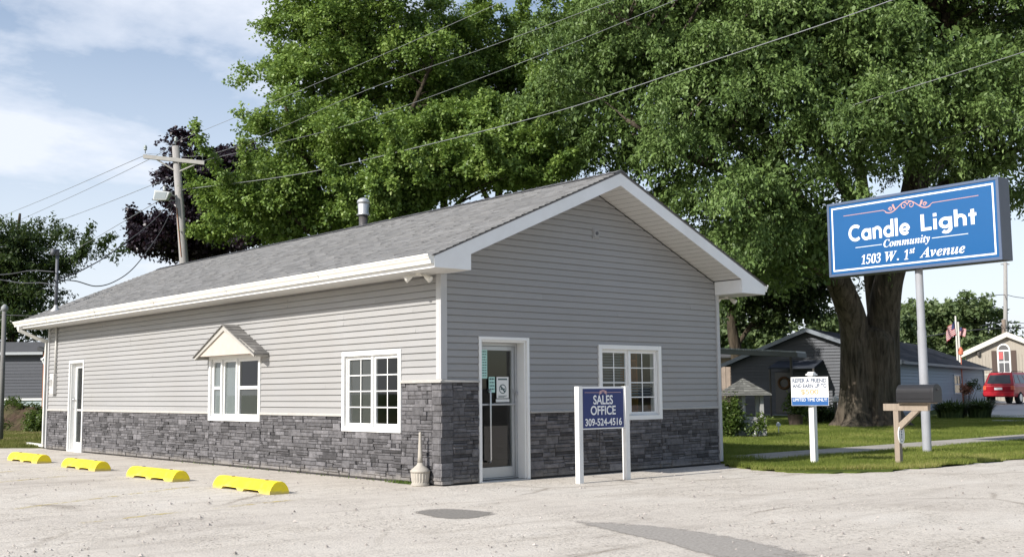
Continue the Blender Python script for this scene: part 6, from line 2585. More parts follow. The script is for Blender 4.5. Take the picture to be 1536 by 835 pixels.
def flag(label, u, v0, wdt, hgt, dirn, droop, d_):
    top = P(u, v0, d_)
    fp = thing('flag_pole', label, 'flag', (top[0], top[1], float(gh(top[0], top[1]))))
    mb = MB()
    mb.tube([(top[0], top[1], float(gh(top[0], top[1])) - .1), (top[0], top[1], top[2] + .3)], [.07, .05], 8)
    mb.build('pole', M('white flagpole', (.62, .6, .55), .5, .3), fp)
    e = RT * dirn
    nS, nA = 13, 14
    mb = MB()
    pt_ = lambda i, j: (top + e * (wdt * i / nA * (.86 - .1 * math.sin(i * .5))) + FW * (.10 * math.sin(i * .9 + j * .25)) - np.array([0, 0, hgt * j / nS + droop * (i / nA) ** 1.3]))
    for i in range(nA):
        for j in range(nS):
            mb.cur = 2 if (i < nA * .36 and j < 6) else j % 2
            mb.face([pt_(i, j), pt_(i + 1, j), pt_(i + 1, j + 1), pt_(i, j + 1)])
    mb.build('flag_cloth', [flm['r'], flm['w'], flm['b']], fp)


flag('striped flag hanging to the left from the taller pole', 1433.5, 481, .75, .8, -1, .6, 68)
flag('smaller striped flag hanging to the right on the shorter pole', 1437.5, 490, .55, .5, 1, .15, 66)
q = P(1441, 526, 64)
mb = MB()
mb.lathe([(.02, -.9), (.02, -.25), (.13, -.2), (.15, 0), (.08, .18), (.02, .22)], tuple(q), 10)
mb.tube([(q[0], q[1], 0), q - (0, 0, .8)], .03, 6)
tag(mb.build('orange_marker', M('faded orange plastic', (.62, .18, .10), .6, .3)), 'orange marker on a thin stake above the roof of the grey house', 'marker')

q = P(1509, 600, 100)
fpz = float(gh(q[0], q[1]))
fp = thing('utility_pole', 'pale utility pole far off to the right under the blue sign', 'utility pole', (q[0], q[1], fpz))
mb = MB()
mb.tube([(q[0], q[1], fpz), P(1508, 393, 100)], [.22, .16], 10)
mb.build('pole', polem, fp, smooth=True)
mb = MB()
mb.tube([P(1501, 396, 100), P(1514, 396, 100)], .06, 6)
mb.build('crossarm', armm, fp)
q = P(1505.5, 600, 96)
fpz = float(gh(q[0], q[1]))
fp = thing('short_pole', 'short brown pole stump standing before the far pale utility pole', 'pole', (q[0], q[1], fpz))
mb = MB()
mb.tube([(q[0], q[1], fpz), P(1505.5, 479, 96)], [.2, .17], 10)
mb.build('pole', M('brown pole timber', (.20, .16, .13), .85, .2, var=.2), fp, smooth=True)
LB4 = 'wires at the far right pole'
wire('dark cable low behind the beige mobile home roof', [P(1380, 506, 90), P(1440, 497, 93), P(1505, 492, 96), P(1600, 490, 99)], .05, m_=darkw, grp=LB4)
wire('upper thin wire crossing the far right utility pole', [P(1455, 449, 90), P(1480, 444, 96), P(1508, 442, 100), P(1530, 446, 104), P(1600, 452, 110)], .03, m_=darkw, grp=LB4)
wire('second thin wire right of the far utility pole', [P(1470, 489, 92), P(1508, 483, 100), P(1560, 487, 104), P(1620, 492, 108)], .03, m_=darkw, grp=LB4)
# ------------------------------------------------------------------ trees
def unit(v):
    return v / (np.linalg.norm(v, axis=-1, keepdims=True) + 1e-9)


def sphere(n):
    return unit(RNG.normal(size=(n, 3)))


def leaf_faces(pos, axis, nrm, ln, wd):
    """diamond leaves folded a little along the midrib"""
    axis = unit(axis)
    side = unit(np.cross(axis, nrm))
    up_ = np.cross(side, axis)
    l_, w_ = ln[:, None], wd[:, None]
    tip = pos + axis * l_ - up_ * l_ * .12
    m = pos + axis * l_ * .45
    a = m + side * w_ * .5 + up_ * l_ * .06
    b = m - side * w_ * .5 + up_ * l_ * .06
    return np.stack([pos, b, tip, a], 1).reshape(-1, 3)


def spray(C, Rr, OUT, nt_, nl, tl, ln, wd, droop, mat, name, parent, up_bias=.15, tone=None, shell=.55, spread=.6, lean_out=.5, leaf_down=.4):
    """clusters C (k,3) with radii Rr (k,3): nt_ twigs each, nl leaves a twig"""
    k = len(C)
    K = k * nt_
    Ci = np.repeat(C, nt_, 0)
    Ri = np.repeat(Rr, nt_, 0)
    Oi = np.repeat(OUT, nt_, 0)
    s = sphere(K)
    s = unit(s + Oi * .45 + np.array([0, 0, .25]))
    rr = (shell + (1 - shell) * RNG.random(K) ** .6)[:, None]
    base = Ci + s * Ri * rr
    d = unit(s * spread + Oi * lean_out + RNG.normal(size=(K, 3)) * .35 + np.array([0, 0, up_bias]))
    T = tl * RNG.uniform(.6, 1.3, K)
    base = base - d * (T * .5)[:, None]
    n = K * nl
    bi = np.repeat(np.arange(K), nl)
    t = RNG.random(n) ** .8
    dr = droop * RNG.uniform(.5, 1.4, K)
    p = base[bi] + d[bi] * (T[bi] * t)[:, None]
    p[:, 2] -= dr[bi] * t * t * T[bi]
    ax = unit(d[bi] * .6 + RNG.normal(size=(n, 3)) * .75 + np.array([0, 0, -leaf_down]))
    p = p + RNG.normal(size=(n, 3)) * (.035 + .05 * tl)
    nr = unit(RNG.normal(size=(n, 3)) * .55 + np.array([0, 0, 1.0]) + Oi[bi] * .35)
    L_ = ln * RNG.uniform(.65, 1.25, n)
    W_ = wd * RNG.uniform(.7, 1.2, n)
    V = leaf_faces(p, ax, nr, L_, W_)
    ct = RNG.normal(0, .11, k)
    tt = RNG.normal(0, .08, K)
    r = np.clip(.45 + np.repeat(np.repeat(ct, nt_), nl) + tt[bi] + RNG.normal(0, .13, n), 0, 1)
    return fast_mesh(name, V, 4, r, mat, parent)


def crown_clusters(env, n, mind, rad_, flat=.62, jitter=.22, inner=.25, cond=None):
    """cluster centres near the surface of the envelope ellipsoids env=[(c, r, weight)]"""
    pts, outs, rads = [], [], []
    wts = np.array([e[2] for e in env], float)
    wts /= wts.sum()
    tries = 0
    while len(pts) < n and tries < n * 60:
        tries += 1
        e = env[RNG.choice(len(env), p=wts)]
        c, r = np.array(e[0], float), np.array(e[1], float)
        s = sphere(1)[0]
        if s[2] < -.75:
            continue
        f = 1 - inner * RNG.random() ** 2.0 if RNG.random() < .72 else RNG.uniform(.3, .8)
        lob = 1 + jitter * math.sin(3.1 * s[0] + 2.3 * c[0]) * math.sin(3.7 * s[1] + 1.3) + jitter * .7 * math.sin(6.3 * s[2] + 4 * s[0])
        p = c + s * r * f * lob
        if cond is not None and not cond(p):
            continue
        # not deep inside another lobe
        deep = False
        for e2 in env:
            q = (p - np.array(e2[0])) / np.array(e2[1])
            if q @ q < .22:
                deep = True
        if deep and RNG.random() < .75:
            continue
        if pts:
            dd = np.linalg.norm(np.array(pts) - p, axis=1)
            if dd.min() < mind:
                continue
        pts.append(p)
        outs.append(unit(s + np.array([0, 0, .0])))
        k = rad_ * RNG.uniform(.75, 1.3)
        rads.append((k, k, k * flat))
    return np.array(pts), np.array(rads), np.array(outs)


def boughs(env, n, mind, R, flat=.55, subs=9, subr=.42, inner=.3, rise=0.0, stretch=.35, sag=.25, jitter=.25):
    """leafy boughs (flattened, drooping domes) near the crown surface, each made of smaller tufts"""
    env = [(e[0], tuple(max(q - .85 * R, .30 * q) for q in e[1]), e[2]) for e in env]
    C, Rr, O = crown_clusters(env, n, mind, R, flat=1.0, inner=inner, jitter=jitter)
    pts, rads, outs = [], [], []
    for c, r3, o in zip(C, Rr, O):
        r = r3[0]
        oh = np.array([o[0], o[1], 0])
        oh = oh / (np.linalg.norm(oh) + 1e-6)
        k = 0
        while k < subs:
            s = sphere(1)[0]
            s = s + oh * .45 + np.array([0, 0, .5])
            s = s / np.linalg.norm(s)
            if s[2] < -.30:
                continue
            f = RNG.uniform(.45, 1.0)
            d = s * r * f
            d[2] *= flat
            al = d @ oh
            d = d + oh * max(al, 0) * stretch + np.array([0, 0, rise * max(al, 0)])
            d[2] -= sag * (d[0] ** 2 + d[1] ** 2) / r
            pts.append(c + d)
            q = r * subr * RNG.uniform(.7, 1.25)
            rads.append((q, q, q * .75))
            outs.append(unit(oh * .5 + s * .8))
            k += 1
    return C, np.array(pts), np.array(rads), np.array(outs)


def branches(mb, limbs, C, r0=.06, n=5, every=1, sag=.4):
    """a side branch from the nearest lower limb point to each cluster"""
    nodes = np.concatenate([np.array(l) for l, _ in limbs])
    nr = np.concatenate([np.linspace(a[0], a[1], len(l)) if not hasattr(a, 'shape') else a for l, a in limbs])
    for i, c in enumerate(C):
        if i % every:
            continue
        d = np.linalg.norm(nodes - c, axis=1) + 3.0 * np.clip(nodes[:, 2] - c[2] + .4, 0, None)
        j = int(np.argmin(d))
        a = nodes[j]
        m1 = a + (c - a) * .45 + np.array([0, 0, sag * np.linalg.norm(c - a) * .15])
        pts = smoothed([a, m1, c], 4)
        ra = min(nr[j] * .6, r0 * (1 + .25 * np.linalg.norm(c - a)))
        mb.tube(pts, np.linspace(ra, .012, len(pts)), n)


def shoots(C, Rr, O, n, length, up, k=6):
    """young leading shoots standing out of the crown: chains of shrinking tufts"""
    pts, rads, outs = list(C), list(Rr), list(O)
    cen = C.mean(0)
    far = np.argsort(-np.linalg.norm((C - cen) * (1, 1, 1.1), axis=1))[:max(n * 4, 10)]
    for j in RNG.choice(far, n):
        d = unit(O[j] * (1, 1, .4) + np.array([0, 0, up]) + RNG.normal(0, .25, 3))
        L_ = length * RNG.uniform(.6, 1.3)
        for i in range(k):
            t = i / (k - 1)
            r = .26 * (1 - .65 * t)
            pts.append(C[j] + d * (L_ * t + .3) + np.array([0, 0, .15 * L_ * t * t]) + RNG.normal(0, .05, 3))
            rads.append((r, r, r * .8))
            outs.append(d)
    return np.array(pts), np.array(rads), np.array(outs)


def inner_foliage(env, n, ln, wd, mat, parent, fill=.78):
    """loose leaves through the inside of the crown"""
    w_ = np.array([e[2] * e[1][0] * e[1][2] for e in env])
    k = RNG.choice(len(env), n, p=w_ / w_.sum())
    c = np.array([e[0] for e in env])[k]
    r = np.array([e[1] for e in env])[k]
    p = c + sphere(n) * r * (fill * RNG.random(n) ** .4)[:, None]
    ax = unit(RNG.normal(size=(n, 3)) + (0, 0, -.4))
    nr = unit(RNG.normal(size=(n, 3)) * .8 + (0, 0, .6))
    V = leaf_faces(p, ax, nr, ln * RNG.uniform(.7, 1.3, n), wd * RNG.uniform(.7, 1.3, n))
    return fast_mesh('inner_foliage', V, 4, np.clip(RNG.normal(.3, .15, n), 0, 1), mat, parent)


def bark(name, c, dark):
    m, nt, out = nt_new(name)
    L = nt.links.new
    tc = N(nt, 'ShaderNodeTexCoord')
    mp = N(nt, 'ShaderNodeMapping')
    mp.inputs['Scale'].default_value = (1, 1, .16)
    L(tc.outputs['Object'], mp.inputs[0])
    n1 = N(nt, 'ShaderNodeTexNoise', i_Scale=7.0, i_Detail=9.0, i_Roughness=.7, i_Distortion=.6)
    L(mp.outputs[0], n1.inputs['Vector'])
    r = ramp(nt, [(.32, dark), (.55, c), (.75, tuple(min(1, x * 1.45) for x in c))])
    L(n1.outputs[0], r.inputs[0])
    n2 = N(nt, 'ShaderNodeTexNoise', i_Scale=.9, i_Detail=4.0)
    L(tc.outputs['Object'], n2.inputs['Vector'])
    r2 = ramp(nt, [(.35, (.7, .72, .68)), (.65, (1.1, 1.05, 1.0))])
    L(n2.outputs[0], r2.inputs[0])
    cc = mixc(nt, 'MULTIPLY', 1.0, r.outputs[0], r2.outputs[0])
    b = N(nt, 'ShaderNodeBsdfPrincipled', i_Roughness=.92)
    b.inputs['Specular IOR Level'].default_value = .1
    L(cc, b.inputs['Base Color'])
    bp = N(nt, 'ShaderNodeBump', i_Strength=1.0, i_Distance=.08)
    L(n1.outputs[0], bp.inputs['Height'])
    L(bp.outputs[0], b.inputs['Normal'])
    L(b.outputs[0], out.inputs[0])
    return m


bark_big = bark('furrowed grey bark', (.118, .10, .082), (.024, .02, .017))
bark_mid = bark('brown bark', (.085, .07, .055), (.02, .017, .014))

SILV = leaf_mat('silver maple leaves', [(0, (.055, .092, .028)), (.35, (.110, .175, .050)), (.65, (.165, .245, .073)), (.88, (.205, .28, .098)), (1, (.24, .31, .13))], .24, (.22, .32, .07), .5, .28)
NORW = leaf_mat('bright maple leaves', [(0, (.072, .125, .034)), (.35, (.145, .228, .053)), (.65, (.22, .315, .075)), (1, (.30, .37, .115))], .30, (.32, .46, .07), .45, .35)
PURP = leaf_mat('purple maple leaves', [(0, (.010, .007, .012)), (.5, (.022, .015, .024)), (.85, (.045, .032, .045)), (1, (.09, .07, .09))], .18, (.06, .02, .03), .4, .4)
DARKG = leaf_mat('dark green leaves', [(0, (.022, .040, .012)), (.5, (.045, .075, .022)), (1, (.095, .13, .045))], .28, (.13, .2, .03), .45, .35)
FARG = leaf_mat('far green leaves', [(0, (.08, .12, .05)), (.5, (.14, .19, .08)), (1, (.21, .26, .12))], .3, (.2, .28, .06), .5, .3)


def lobes(d, lst):
    """crown lobes surveyed from the road: (u, v, pixel radius across, pixel radius up, depth offset, depth radius, weight)"""
    out = []
    for (u, v, ru, rv, dd, rd, wt) in lst:
        k = (d + dd) / FPX
        out.append((P(u, v, d + dd), (ru * k * .75 + rd * .25, ru * k * .75 + rd * .25, rv * k), wt))
    return out


# --- the big silver maple on the lawn
D = 40.0
bt = P(1303, 641, D)
BT = np.array([bt[0], bt[1], 0])
t_big = thing('maple_tree', 'huge old silver maple with thick forked trunk behind the blue sign', 'tree', BT)
tw = D / FPX


def TP(u, v, dd=0.0):
    return P(u, v, D + dd)


mb = MB()
# buttressed base built ring by ring
rings = []
prof = [(1303, 650, 62, .8), (1303, 640, 58, .75), (1303, 628, 49, .5), (1303, 610, 44.5, .35), (1304, 585, 42.5, .25), (1304, 560, 41.5, .2), (1304, 535, 41, .18), (1304, 512, 39, .15), (1303, 498, 32, .12), (1302, 488, 14, .1)]
ns = 36
for (u, v, hw_, fl) in prof:
    c = TP(u, v)
    ring_ = []
    for j in range(ns):
        a = 2 * math.pi * j / ns
        rr = hw_ * tw * (1 + fl * .26 * math.sin(5 * a + .6) + fl * .18 * math.sin(3 * a + 2) + .035 * math.sin(11 * a + v * .02) + .02 * math.sin(19 * a))
        # furrow where the two stems join
        rr *= 1 - .22 * math.exp(-((((a - 4.35 + math.pi) % (2 * math.pi)) - math.pi) / .22) ** 2) * min(1, (655 - v) / 90)
        ring_.append(c + (RT * math.cos(a) + np.array([FW[0], FW[1], 0]) * math.sin(a)) * rr)
    rings.append(ring_)
for r0, r1 in zip(rings[:-1], rings[1:]):
    for j in range(ns):
        j2 = (j + 1) % ns
        mb.face([r0[j], r0[j2], r1[j2], r1[j]])
limbs = []


def limb(pts, r0, r1, n=12, taper=1.0):
    s_ = smoothed(pts, 6)
    rr = np.linspace(0, 1, len(s_)) ** taper
    rr = r0 + (r1 - r0) * rr
    mb.tube(s_, rr, n)
    limbs.append((s_, rr))


limb([TP(1284, 580), TP(1281, 490, -.2), TP(1261, 430, -.6), TP(1242, 390, -1), TP(1218, 345, -1.6), TP(1180, 270, -2.2), TP(1140, 190, -2.8), TP(1100, 100, -3)], .56, .16)
limb([TP(1318, 470, .3), TP(1312, 430, .7), TP(1306, 390, 1.0), TP(1298, 320, 1.3), TP(1287, 230, 1.8), TP(1275, 120, 2)], .40, .15)
limb([TP(1322, 580), TP(1324, 490, 0), TP(1331, 430, -.3), TP(1343, 390, -.5), TP(1358, 330, -.8), TP(1375, 240, -1.2), TP(1400, 130, -1.6), TP(1420, 20, -2)], .66, .15)
limb([TP(1232, 360, -1.4), TP(1180, 310, -3), TP(1100, 260, -4.5), TP(1020, 230, -5.5), TP(940, 180, -6)], .32, .06, 9)
limb([TP(1300, 330, 1.1), TP(1240, 240, 3), TP(1180, 140, 4.5), TP(1120, 40, 5)], .30, .07, 9)
limb([TP(1356, 340, -.8), TP(1420, 280, -2.5), TP(1490, 240, -4), TP(1580, 200, -5)], .34, .07, 9)
limb([TP(1360, 300, -.9), TP(1440, 210, 2), TP(1520, 120, 3.5), TP(1600, 60, 4)], .30, .07, 9)
limb([TP(1190, 282, -2.2), TP(1150, 250, 0), TP(1090, 200, 2), TP(1000, 120, 3), TP(930, 60, 3)], .26, .06, 9)
limb([TP(1140, 190, -2.8), TP(1060, 120, -4), TP(980, 60, -4.5), TP(900, 10, -4.5)], .2, .05, 8)
limb([TP(1262, 425, -.7), TP(1220, 400, -3), TP(1180, 380, -5), TP(1130, 350, -6.5)], .22, .05, 8)
env = lobes(D, [
    (1210, -60, 330, 200, 0, 9, 2.5), (960, 70, 150, 130, -3, 5, 1.6), (905, 170, 95, 120, -4, 4, 1.2), (1010, 215, 110, 90, -5, 4, 1.3),
    (1120, 130, 150, 130, -5, 5, 1.6), (1150, 285, 120, 70, -6, 4, 1.3), (1120, 360, 75, 55, -6, 3, .8), (1240, 340, 80, 80, -5.5, 3.5, 1.2), (1215, 385, 75, 60, -5, 3, 1.1), (1150, 405, 60, 50, -4, 3, .8), (1180, 330, 80, 70, 1, 3, .8),
    (1290, 190, 150, 110, -5.5, 5, 1.6), (1420, 130, 140, 120, -5, 5, 1.6), (1510, 200, 110, 80, -5, 4, 1.2), (1560, 60, 150, 140, -2, 5, 1.3), (1040, 300, 75, 70, -3, 3, .8),
    (1300, 60, 180, 120, 3, 6, 1.2), (1165, 25, 120, 90, -5, 4, 1.1), (1300, 50, 120, 90, -5, 4, 1.1), (1480, 250, 70, 45, -4, 3, .6), (870, 90, 70, 110, -2, 3.5, .8), (1540, 300, 40, 40, -2, 3, .4), (1390, 262, 60, 35, 2, 3, .4)])
BC, CC, CR, CO = boughs(env, 205, 1.58, 1.55, flat=.42, subs=12, subr=.36, sag=.32, stretch=.35)
branches(mb, limbs, BC, .06, 5)
mb.build('trunk', bark_big, t_big, smooth=True)
CO[:, 2] = CO[:, 2] * .5 - .2
CO = unit(CO)
spray(CC, CR, CO, 9, 21, .6, .145, .07, .9, SILV, 'crown', t_big, up_bias=.0, shell=.3, lean_out=.5, leaf_down=.85)
inner_foliage(env, 70000, .22, .12, SILV, t_big, .72)


# --- a bright maple right behind the office
def tree(name, label, cat, u, vb, D, trunk, env_l, n, mind, rad_, lm, bm, nt_=20, nl=12, tl=.6, ln=.15, wd=.12, droop=.3, flat=.65, r0=.22, shell=.45, up=.25, every=1, grp=None, inner=.3, lean_out=.5, out_z=1.0, ldown=.35, jit=.22, spreadv=.6, rise=.35, stretch=.6, sag=.12, fill_n=0, shoot=None):
    b = P(u, vb, D)
    B = np.array([b[0], b[1], float(gh(b[0], b[1]))])
    t = thing(name, label, cat, B, group=grp)
    mb = MB()
    lim = []
    for pts, ra, rb in trunk:
        p3 = [P(a, c, D + e) for a, c, e in pts]
        if ra >= r0:
            p3[0] = B - np.array([0, 0, .1])
        s_ = smoothed(p3, 5)
        rr = np.linspace(ra, rb, len(s_))
        mb.tube(s_, rr, 10)
        lim.append((s_, rr))
    nb = max(12, int(n / 5.0))
    BC, C, Rr, O = boughs(lobes(D, env_l), nb, mind * 1.75, rad_ * 1.75, flat=flat, subs=9, subr=.42, inner=inner, rise=rise, stretch=stretch, sag=sag, jitter=jit)
    if shoot:
        C, Rr, O = shoots(C, Rr, O, *shoot)
    branches(mb, lim, BC, .035, 4, every=every)
    nt_ = max(4, int(nt_ * .38))
    mb.build('trunk', bm, t, smooth=True)
    O[:, 2] *= out_z
    O = unit(O)
    spray(C, Rr, O, nt_, nl, tl, ln, wd, droop, lm, 'crown', t, up_bias=up, shell=shell, lean_out=lean_out, leaf_down=ldown, spread=spreadv)
    if fill_n:
        inner_foliage(lobes(D, env_l), fill_n, ln * 1.35, wd * 1.35, lm, t, .60)
    return t


tree('maple_tree', 'bright green spreading maple behind the roof, left of the metal vent', 'tree', 505, 640, 41.5,
     [([(505, 640, 0), (508, 420, 0), (512, 330, 0), (520, 230, 0), (540, 120, 0), (560, 10, 0)], .34, .07),
      ([(510, 360, 0), (480, 290, -1), (450, 220, -1.5), (425, 150, -2)], .18, .05),
      ([(512, 330, 0), (560, 250, -1.5), (610, 180, -2), (650, 90, -2)], .18, .05),
      ([(518, 250, 0), (480, 170, 1), (458, 90, 1), (450, 30, 1)], .14, .04),
      ([(510, 380, 0), (455, 340, -1.5), (420, 300, -2)], .12, .04)],
     [(462, 320, 88, 75, -1, 3, 1.5), (432, 255, 60, 62, -1, 2.4, 1.1), (475, 200, 85, 72, -1, 3, 1.2), (442, 125, 62, 40, -.5, 2, .7), (422, 100, 50, 28, 0, 2, .4), (450, 40, 50, 35, 0, 2, .5),
      (520, 110, 110, 95, 0, 3.5, 1.4), (480, 40, 75, 60, 0, 2.5, .9), (600, 60, 105, 85, 0, 3, 1.2), (540, 230, 110, 70, -2, 3, 1.3), (540, -40, 100, 60, 0, 3, .7), (500, 330, 70, 50, 1, 2.5, .6), (640, 150, 80, 80, 0, 3, .8), (422, 345, 50, 45, -1, 2, .7)],
     560, .42, .55, NORW, bark_mid, nt_=22, nl=20, tl=.62, ln=.122, wd=.102, droop=.25, shell=.35, up=.22, jit=.42, fill_n=14000, shoot=(46, 1.5, .35))
tree('maple_tree', 'yellow-green low maple just behind the roof ridge right of the metal vent', 'tree', 660, 640, 37.5,
     [([(660, 640, 0), (662, 400, 0), (665, 330, 0), (668, 260, 0), (672, 190, 0)], .22, .05),
      ([(662, 360, 0), (620, 300, -.5), (600, 270, -.8)], .09, .03),
      ([(664, 330, 0), (720, 270, -.5), (760, 230, -.8)], .09, .03)],
     [(620, 290, 60, 55, -1, 2, 1.1), (690, 250, 70, 65, -1, 2.2, 1.2), (760, 255, 65, 60, -1, 2.2, 1.1), (650, 200, 60, 45, 0, 2, .8), (590, 330, 40, 30, -1, 1.5, .5), (810, 260, 50, 45, -.5, 2, .7), (730, 190, 70, 45, 0, 2, .8)],
     330, .35, .45, NORW, bark_mid, nt_=22, nl=20, tl=.45, ln=.115, wd=.098, droop=.2, shell=.35, up=.35, r0=.2, jit=.4, fill_n=9000, shoot=(30, .9, .7))
tree('maple_tree', 'tall narrow green maple standing between the bright maple and the huge one', 'tree', 745, 640, 45,
     [([(745, 640, 0), (746, 420, 0), (748, 300, 0), (752, 180, 0), (758, 60, 0)], .26, .05),
      ([(747, 330, 0), (700, 230, -.5), (690, 150, -.5)], .12, .04),
      ([(750, 260, 0), (800, 180, -.5), (820, 110, -.5)], .12, .04)],
     [(700, 130, 60, 85, 0, 2.2, 1.1), (765, 95, 45, 80, 0, 2, 1.0), (730, 200, 85, 70, -1, 2.5, 1.1), (815, 150, 60, 85, 0, 2.2, .9), (810, 240, 55, 60, 0, 2.2, .7), (700, 60, 30, 50, 0, 1.8, .4), (775, 50, 22, 36, 0, 1.4, .3), (838, 45, 38, 55, 0, 1.6, .4)],
     360, .40, .52, NORW, bark_mid, nt_=20, nl=20, tl=.6, ln=.125, wd=.10, droop=.2, shell=.35, up=.45, jit=.4, fill_n=9000, shoot=(34, 1.5, .9))
tree('purple_maple', 'dark purple-leaved maple behind the leaning utility pole', 'tree', 330, 640, 50,
     [([(330, 640, 0), (330, 440, 0), (332, 360, 0), (338, 280, 0), (345, 230, 0)], .26, .06),
      ([(330, 420, 0), (290, 360, 0), (265, 330, 0)], .14, .04), ([(332, 370, 0), (365, 310, 0), (385, 270, 0)], .12, .04)],
     [(345, 272, 66, 58, 0, 2.6, 1.3), (305, 310, 50, 52, 0, 2.2, 1.0), (305, 362, 74, 52, -.5, 2.6, 1.3), (370, 330, 66, 66, 0, 2.6, 1.2), (268, 366, 46, 42, 0, 2, .8), (390, 300, 50, 66, 0, 2.2, .7), (338, 240, 42, 32, 0, 1.8, .6)],
     400, .40, .50, PURP, bark_mid, nt_=18, nl=13, tl=.5, ln=.17, wd=.15, droop=.2, shell=.4, up=.15, jit=.35, fill_n=7000, shoot=(22, .8, .3))
tree('dark_tree', 'dark grey-green loose tree at the far left behind the roof mast', 'tree', 15, 640, 58,
     [([(15, 640, 0), (18, 500, 0), (22, 430, 0), (26, 360, 0), (30, 320, 0)], .3, .06),
      ([(20, 470, 0), (70, 420, 0), (105, 390, 0), (130, 384, 0)], .12, .025), ([(22, 440, 0), (-30, 380, 0), (-60, 340, 0)], .14, .04)],
     [(15, 385, 62, 62, 0, 3, 1.2), (-40, 410, 70, 70, 0, 3, 1.0), (30, 450, 62, 50, -.5, 2.5, 1.1), (78, 402, 42, 24, 0, 2, .75), (110, 390, 26, 13, 0, 1.2, .3), (0, 500, 80, 30, 0, 2.5, .7), (60, 360, 36, 22, 0, 1.8, .4)],
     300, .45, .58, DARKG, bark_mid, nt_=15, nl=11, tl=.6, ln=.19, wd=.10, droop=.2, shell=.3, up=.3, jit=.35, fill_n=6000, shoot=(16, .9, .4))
GRT = 'trees in the gap right of the office'
tree('dark_tree', 'shaded tree with a leaning trunk seen right of the office eave', 'tree', 1108, 632, 60,
     [([(1108, 640, 0), (1106, 540, 0), (1098, 490, 0), (1100, 440, 0), (1110, 380, 0)], .42, .14),
      ([(1104, 520, 0), (1140, 470, 0), (1180, 430, 0)], .15, .04)],
     [(1120, 430, 85, 62, 0, 4, 1.2), (1195, 440, 75, 62, 0, 4, 1.2), (1150, 370, 110, 70, 0, 4, 1.1), (1100, 480, 30, 30, 1, 2, .5), (1215, 470, 30, 24, 0, 2, .5), (1160, 490, 40, 22, 0, 2, .4)],
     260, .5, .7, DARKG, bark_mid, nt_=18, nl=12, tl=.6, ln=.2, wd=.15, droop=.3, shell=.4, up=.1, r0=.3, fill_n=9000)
FT_ = [('pale far tree filling the gap under the leaning trunk', 1120, 96, [(1110, 520, 60, 42, 0, 4, 1), (1090, 480, 40, 40, 0, 3, 1)]),
       ('pale far tree just left of the huge trunk above the dark gable', 1245, 92, [(1235, 505, 45, 32, 0, 4, 1), (1265, 520, 36, 26, 0, 3, 1), (1200, 530, 40, 24, 0, 3, .8)]),
       ('rounded pale green tree right of the sign pole behind the flags', 1425, 115, [(1425, 475, 58, 34, 0, 5, 1), (1380, 500, 40, 36, 0, 4, 1), (1460, 500, 34, 32, 0, 4, .8), (1440, 525, 60, 24, 0, 4, .7)]),
       ('low far tree between the huge trunk and the sign pole', 1362, 105, [(1362, 490, 30, 36, 0, 4, 1), (1345, 520, 26, 26, 0, 4, .8)])]
for lab, u, d, en in FT_:
    tree('far_tree', lab, 'tree', u, 603, d, [([(u, 603, 0), (u, 540, 0), (u + 2, 490, 0)], .35, .1)], en, 130, .85, 1.15, FARG, bark_mid, nt_=16, nl=12, tl=.9, ln=.42, wd=.34, droop=.2, shell=.35, up=.2, every=3, r0=.3, fill_n=2500, grp='far trees on the right')

# ------------------------------------------------------------------ shrubs and beds
def shrub(name, label, cat, u, v, D, w_, h_, n, lm, ln=.09, wd=.06, nt_=14, nl=10, tl=.25, rad_=.22, stem=True, depth=None):
    b = P(u, v, D)
    B = np.array([b[0], b[1], float(gh(b[0], b[1]))])
    t = thing(name, label, cat, B)
    env = [(B + np.array([0, 0, h_ * .5]), (w_ / 2, depth or w_ / 2, h_ * .52), 1)]
    C, Rr, O = crown_clusters(env, n, rad_ * .55, rad_, flat=.8, inner=.5)
    C[:, 2] = np.maximum(C[:, 2], B[2] + .08)
    mb = MB()
    for c in C[::2]:
        mb.tube(smoothed([B - (0, 0, .03), B * .5 + c * .5 + np.array([0, 0, .05]), c], 3), np.linspace(.022, .006, 7), 4)
    mb.build('stems', bark_mid, t)
    spray(C, Rr, O, nt_, nl, tl, ln, wd, .2, lm, 'foliage', t, up_bias=.5, shell=.3)
    return t


BUSHM = leaf_mat('bush leaves', [(0, (.03, .055, .012)), (.4, (.065, .105, .02)), (.75, (.115, .155, .04)), (1, (.22, .24, .12))], .3, (.2, .3, .04), .45, .35)
shrub('bush', 'leafy green bush growing up the left side of the wishing well', 'bush', 1094, 656, 31.9, .48, 1.0, 26, BUSHM)
shrub('bush', 'sprawling green branches over the right side of the wishing well', 'bush', 1137, 656, 31.6, .2, .9, 3, BUSHM, ln=.09)
shrub('bush', 'low green bush at the far left office corner by the soil heap', 'bush', 62, 647, 42, .95, .75, 34, BUSHM, ln=.10)


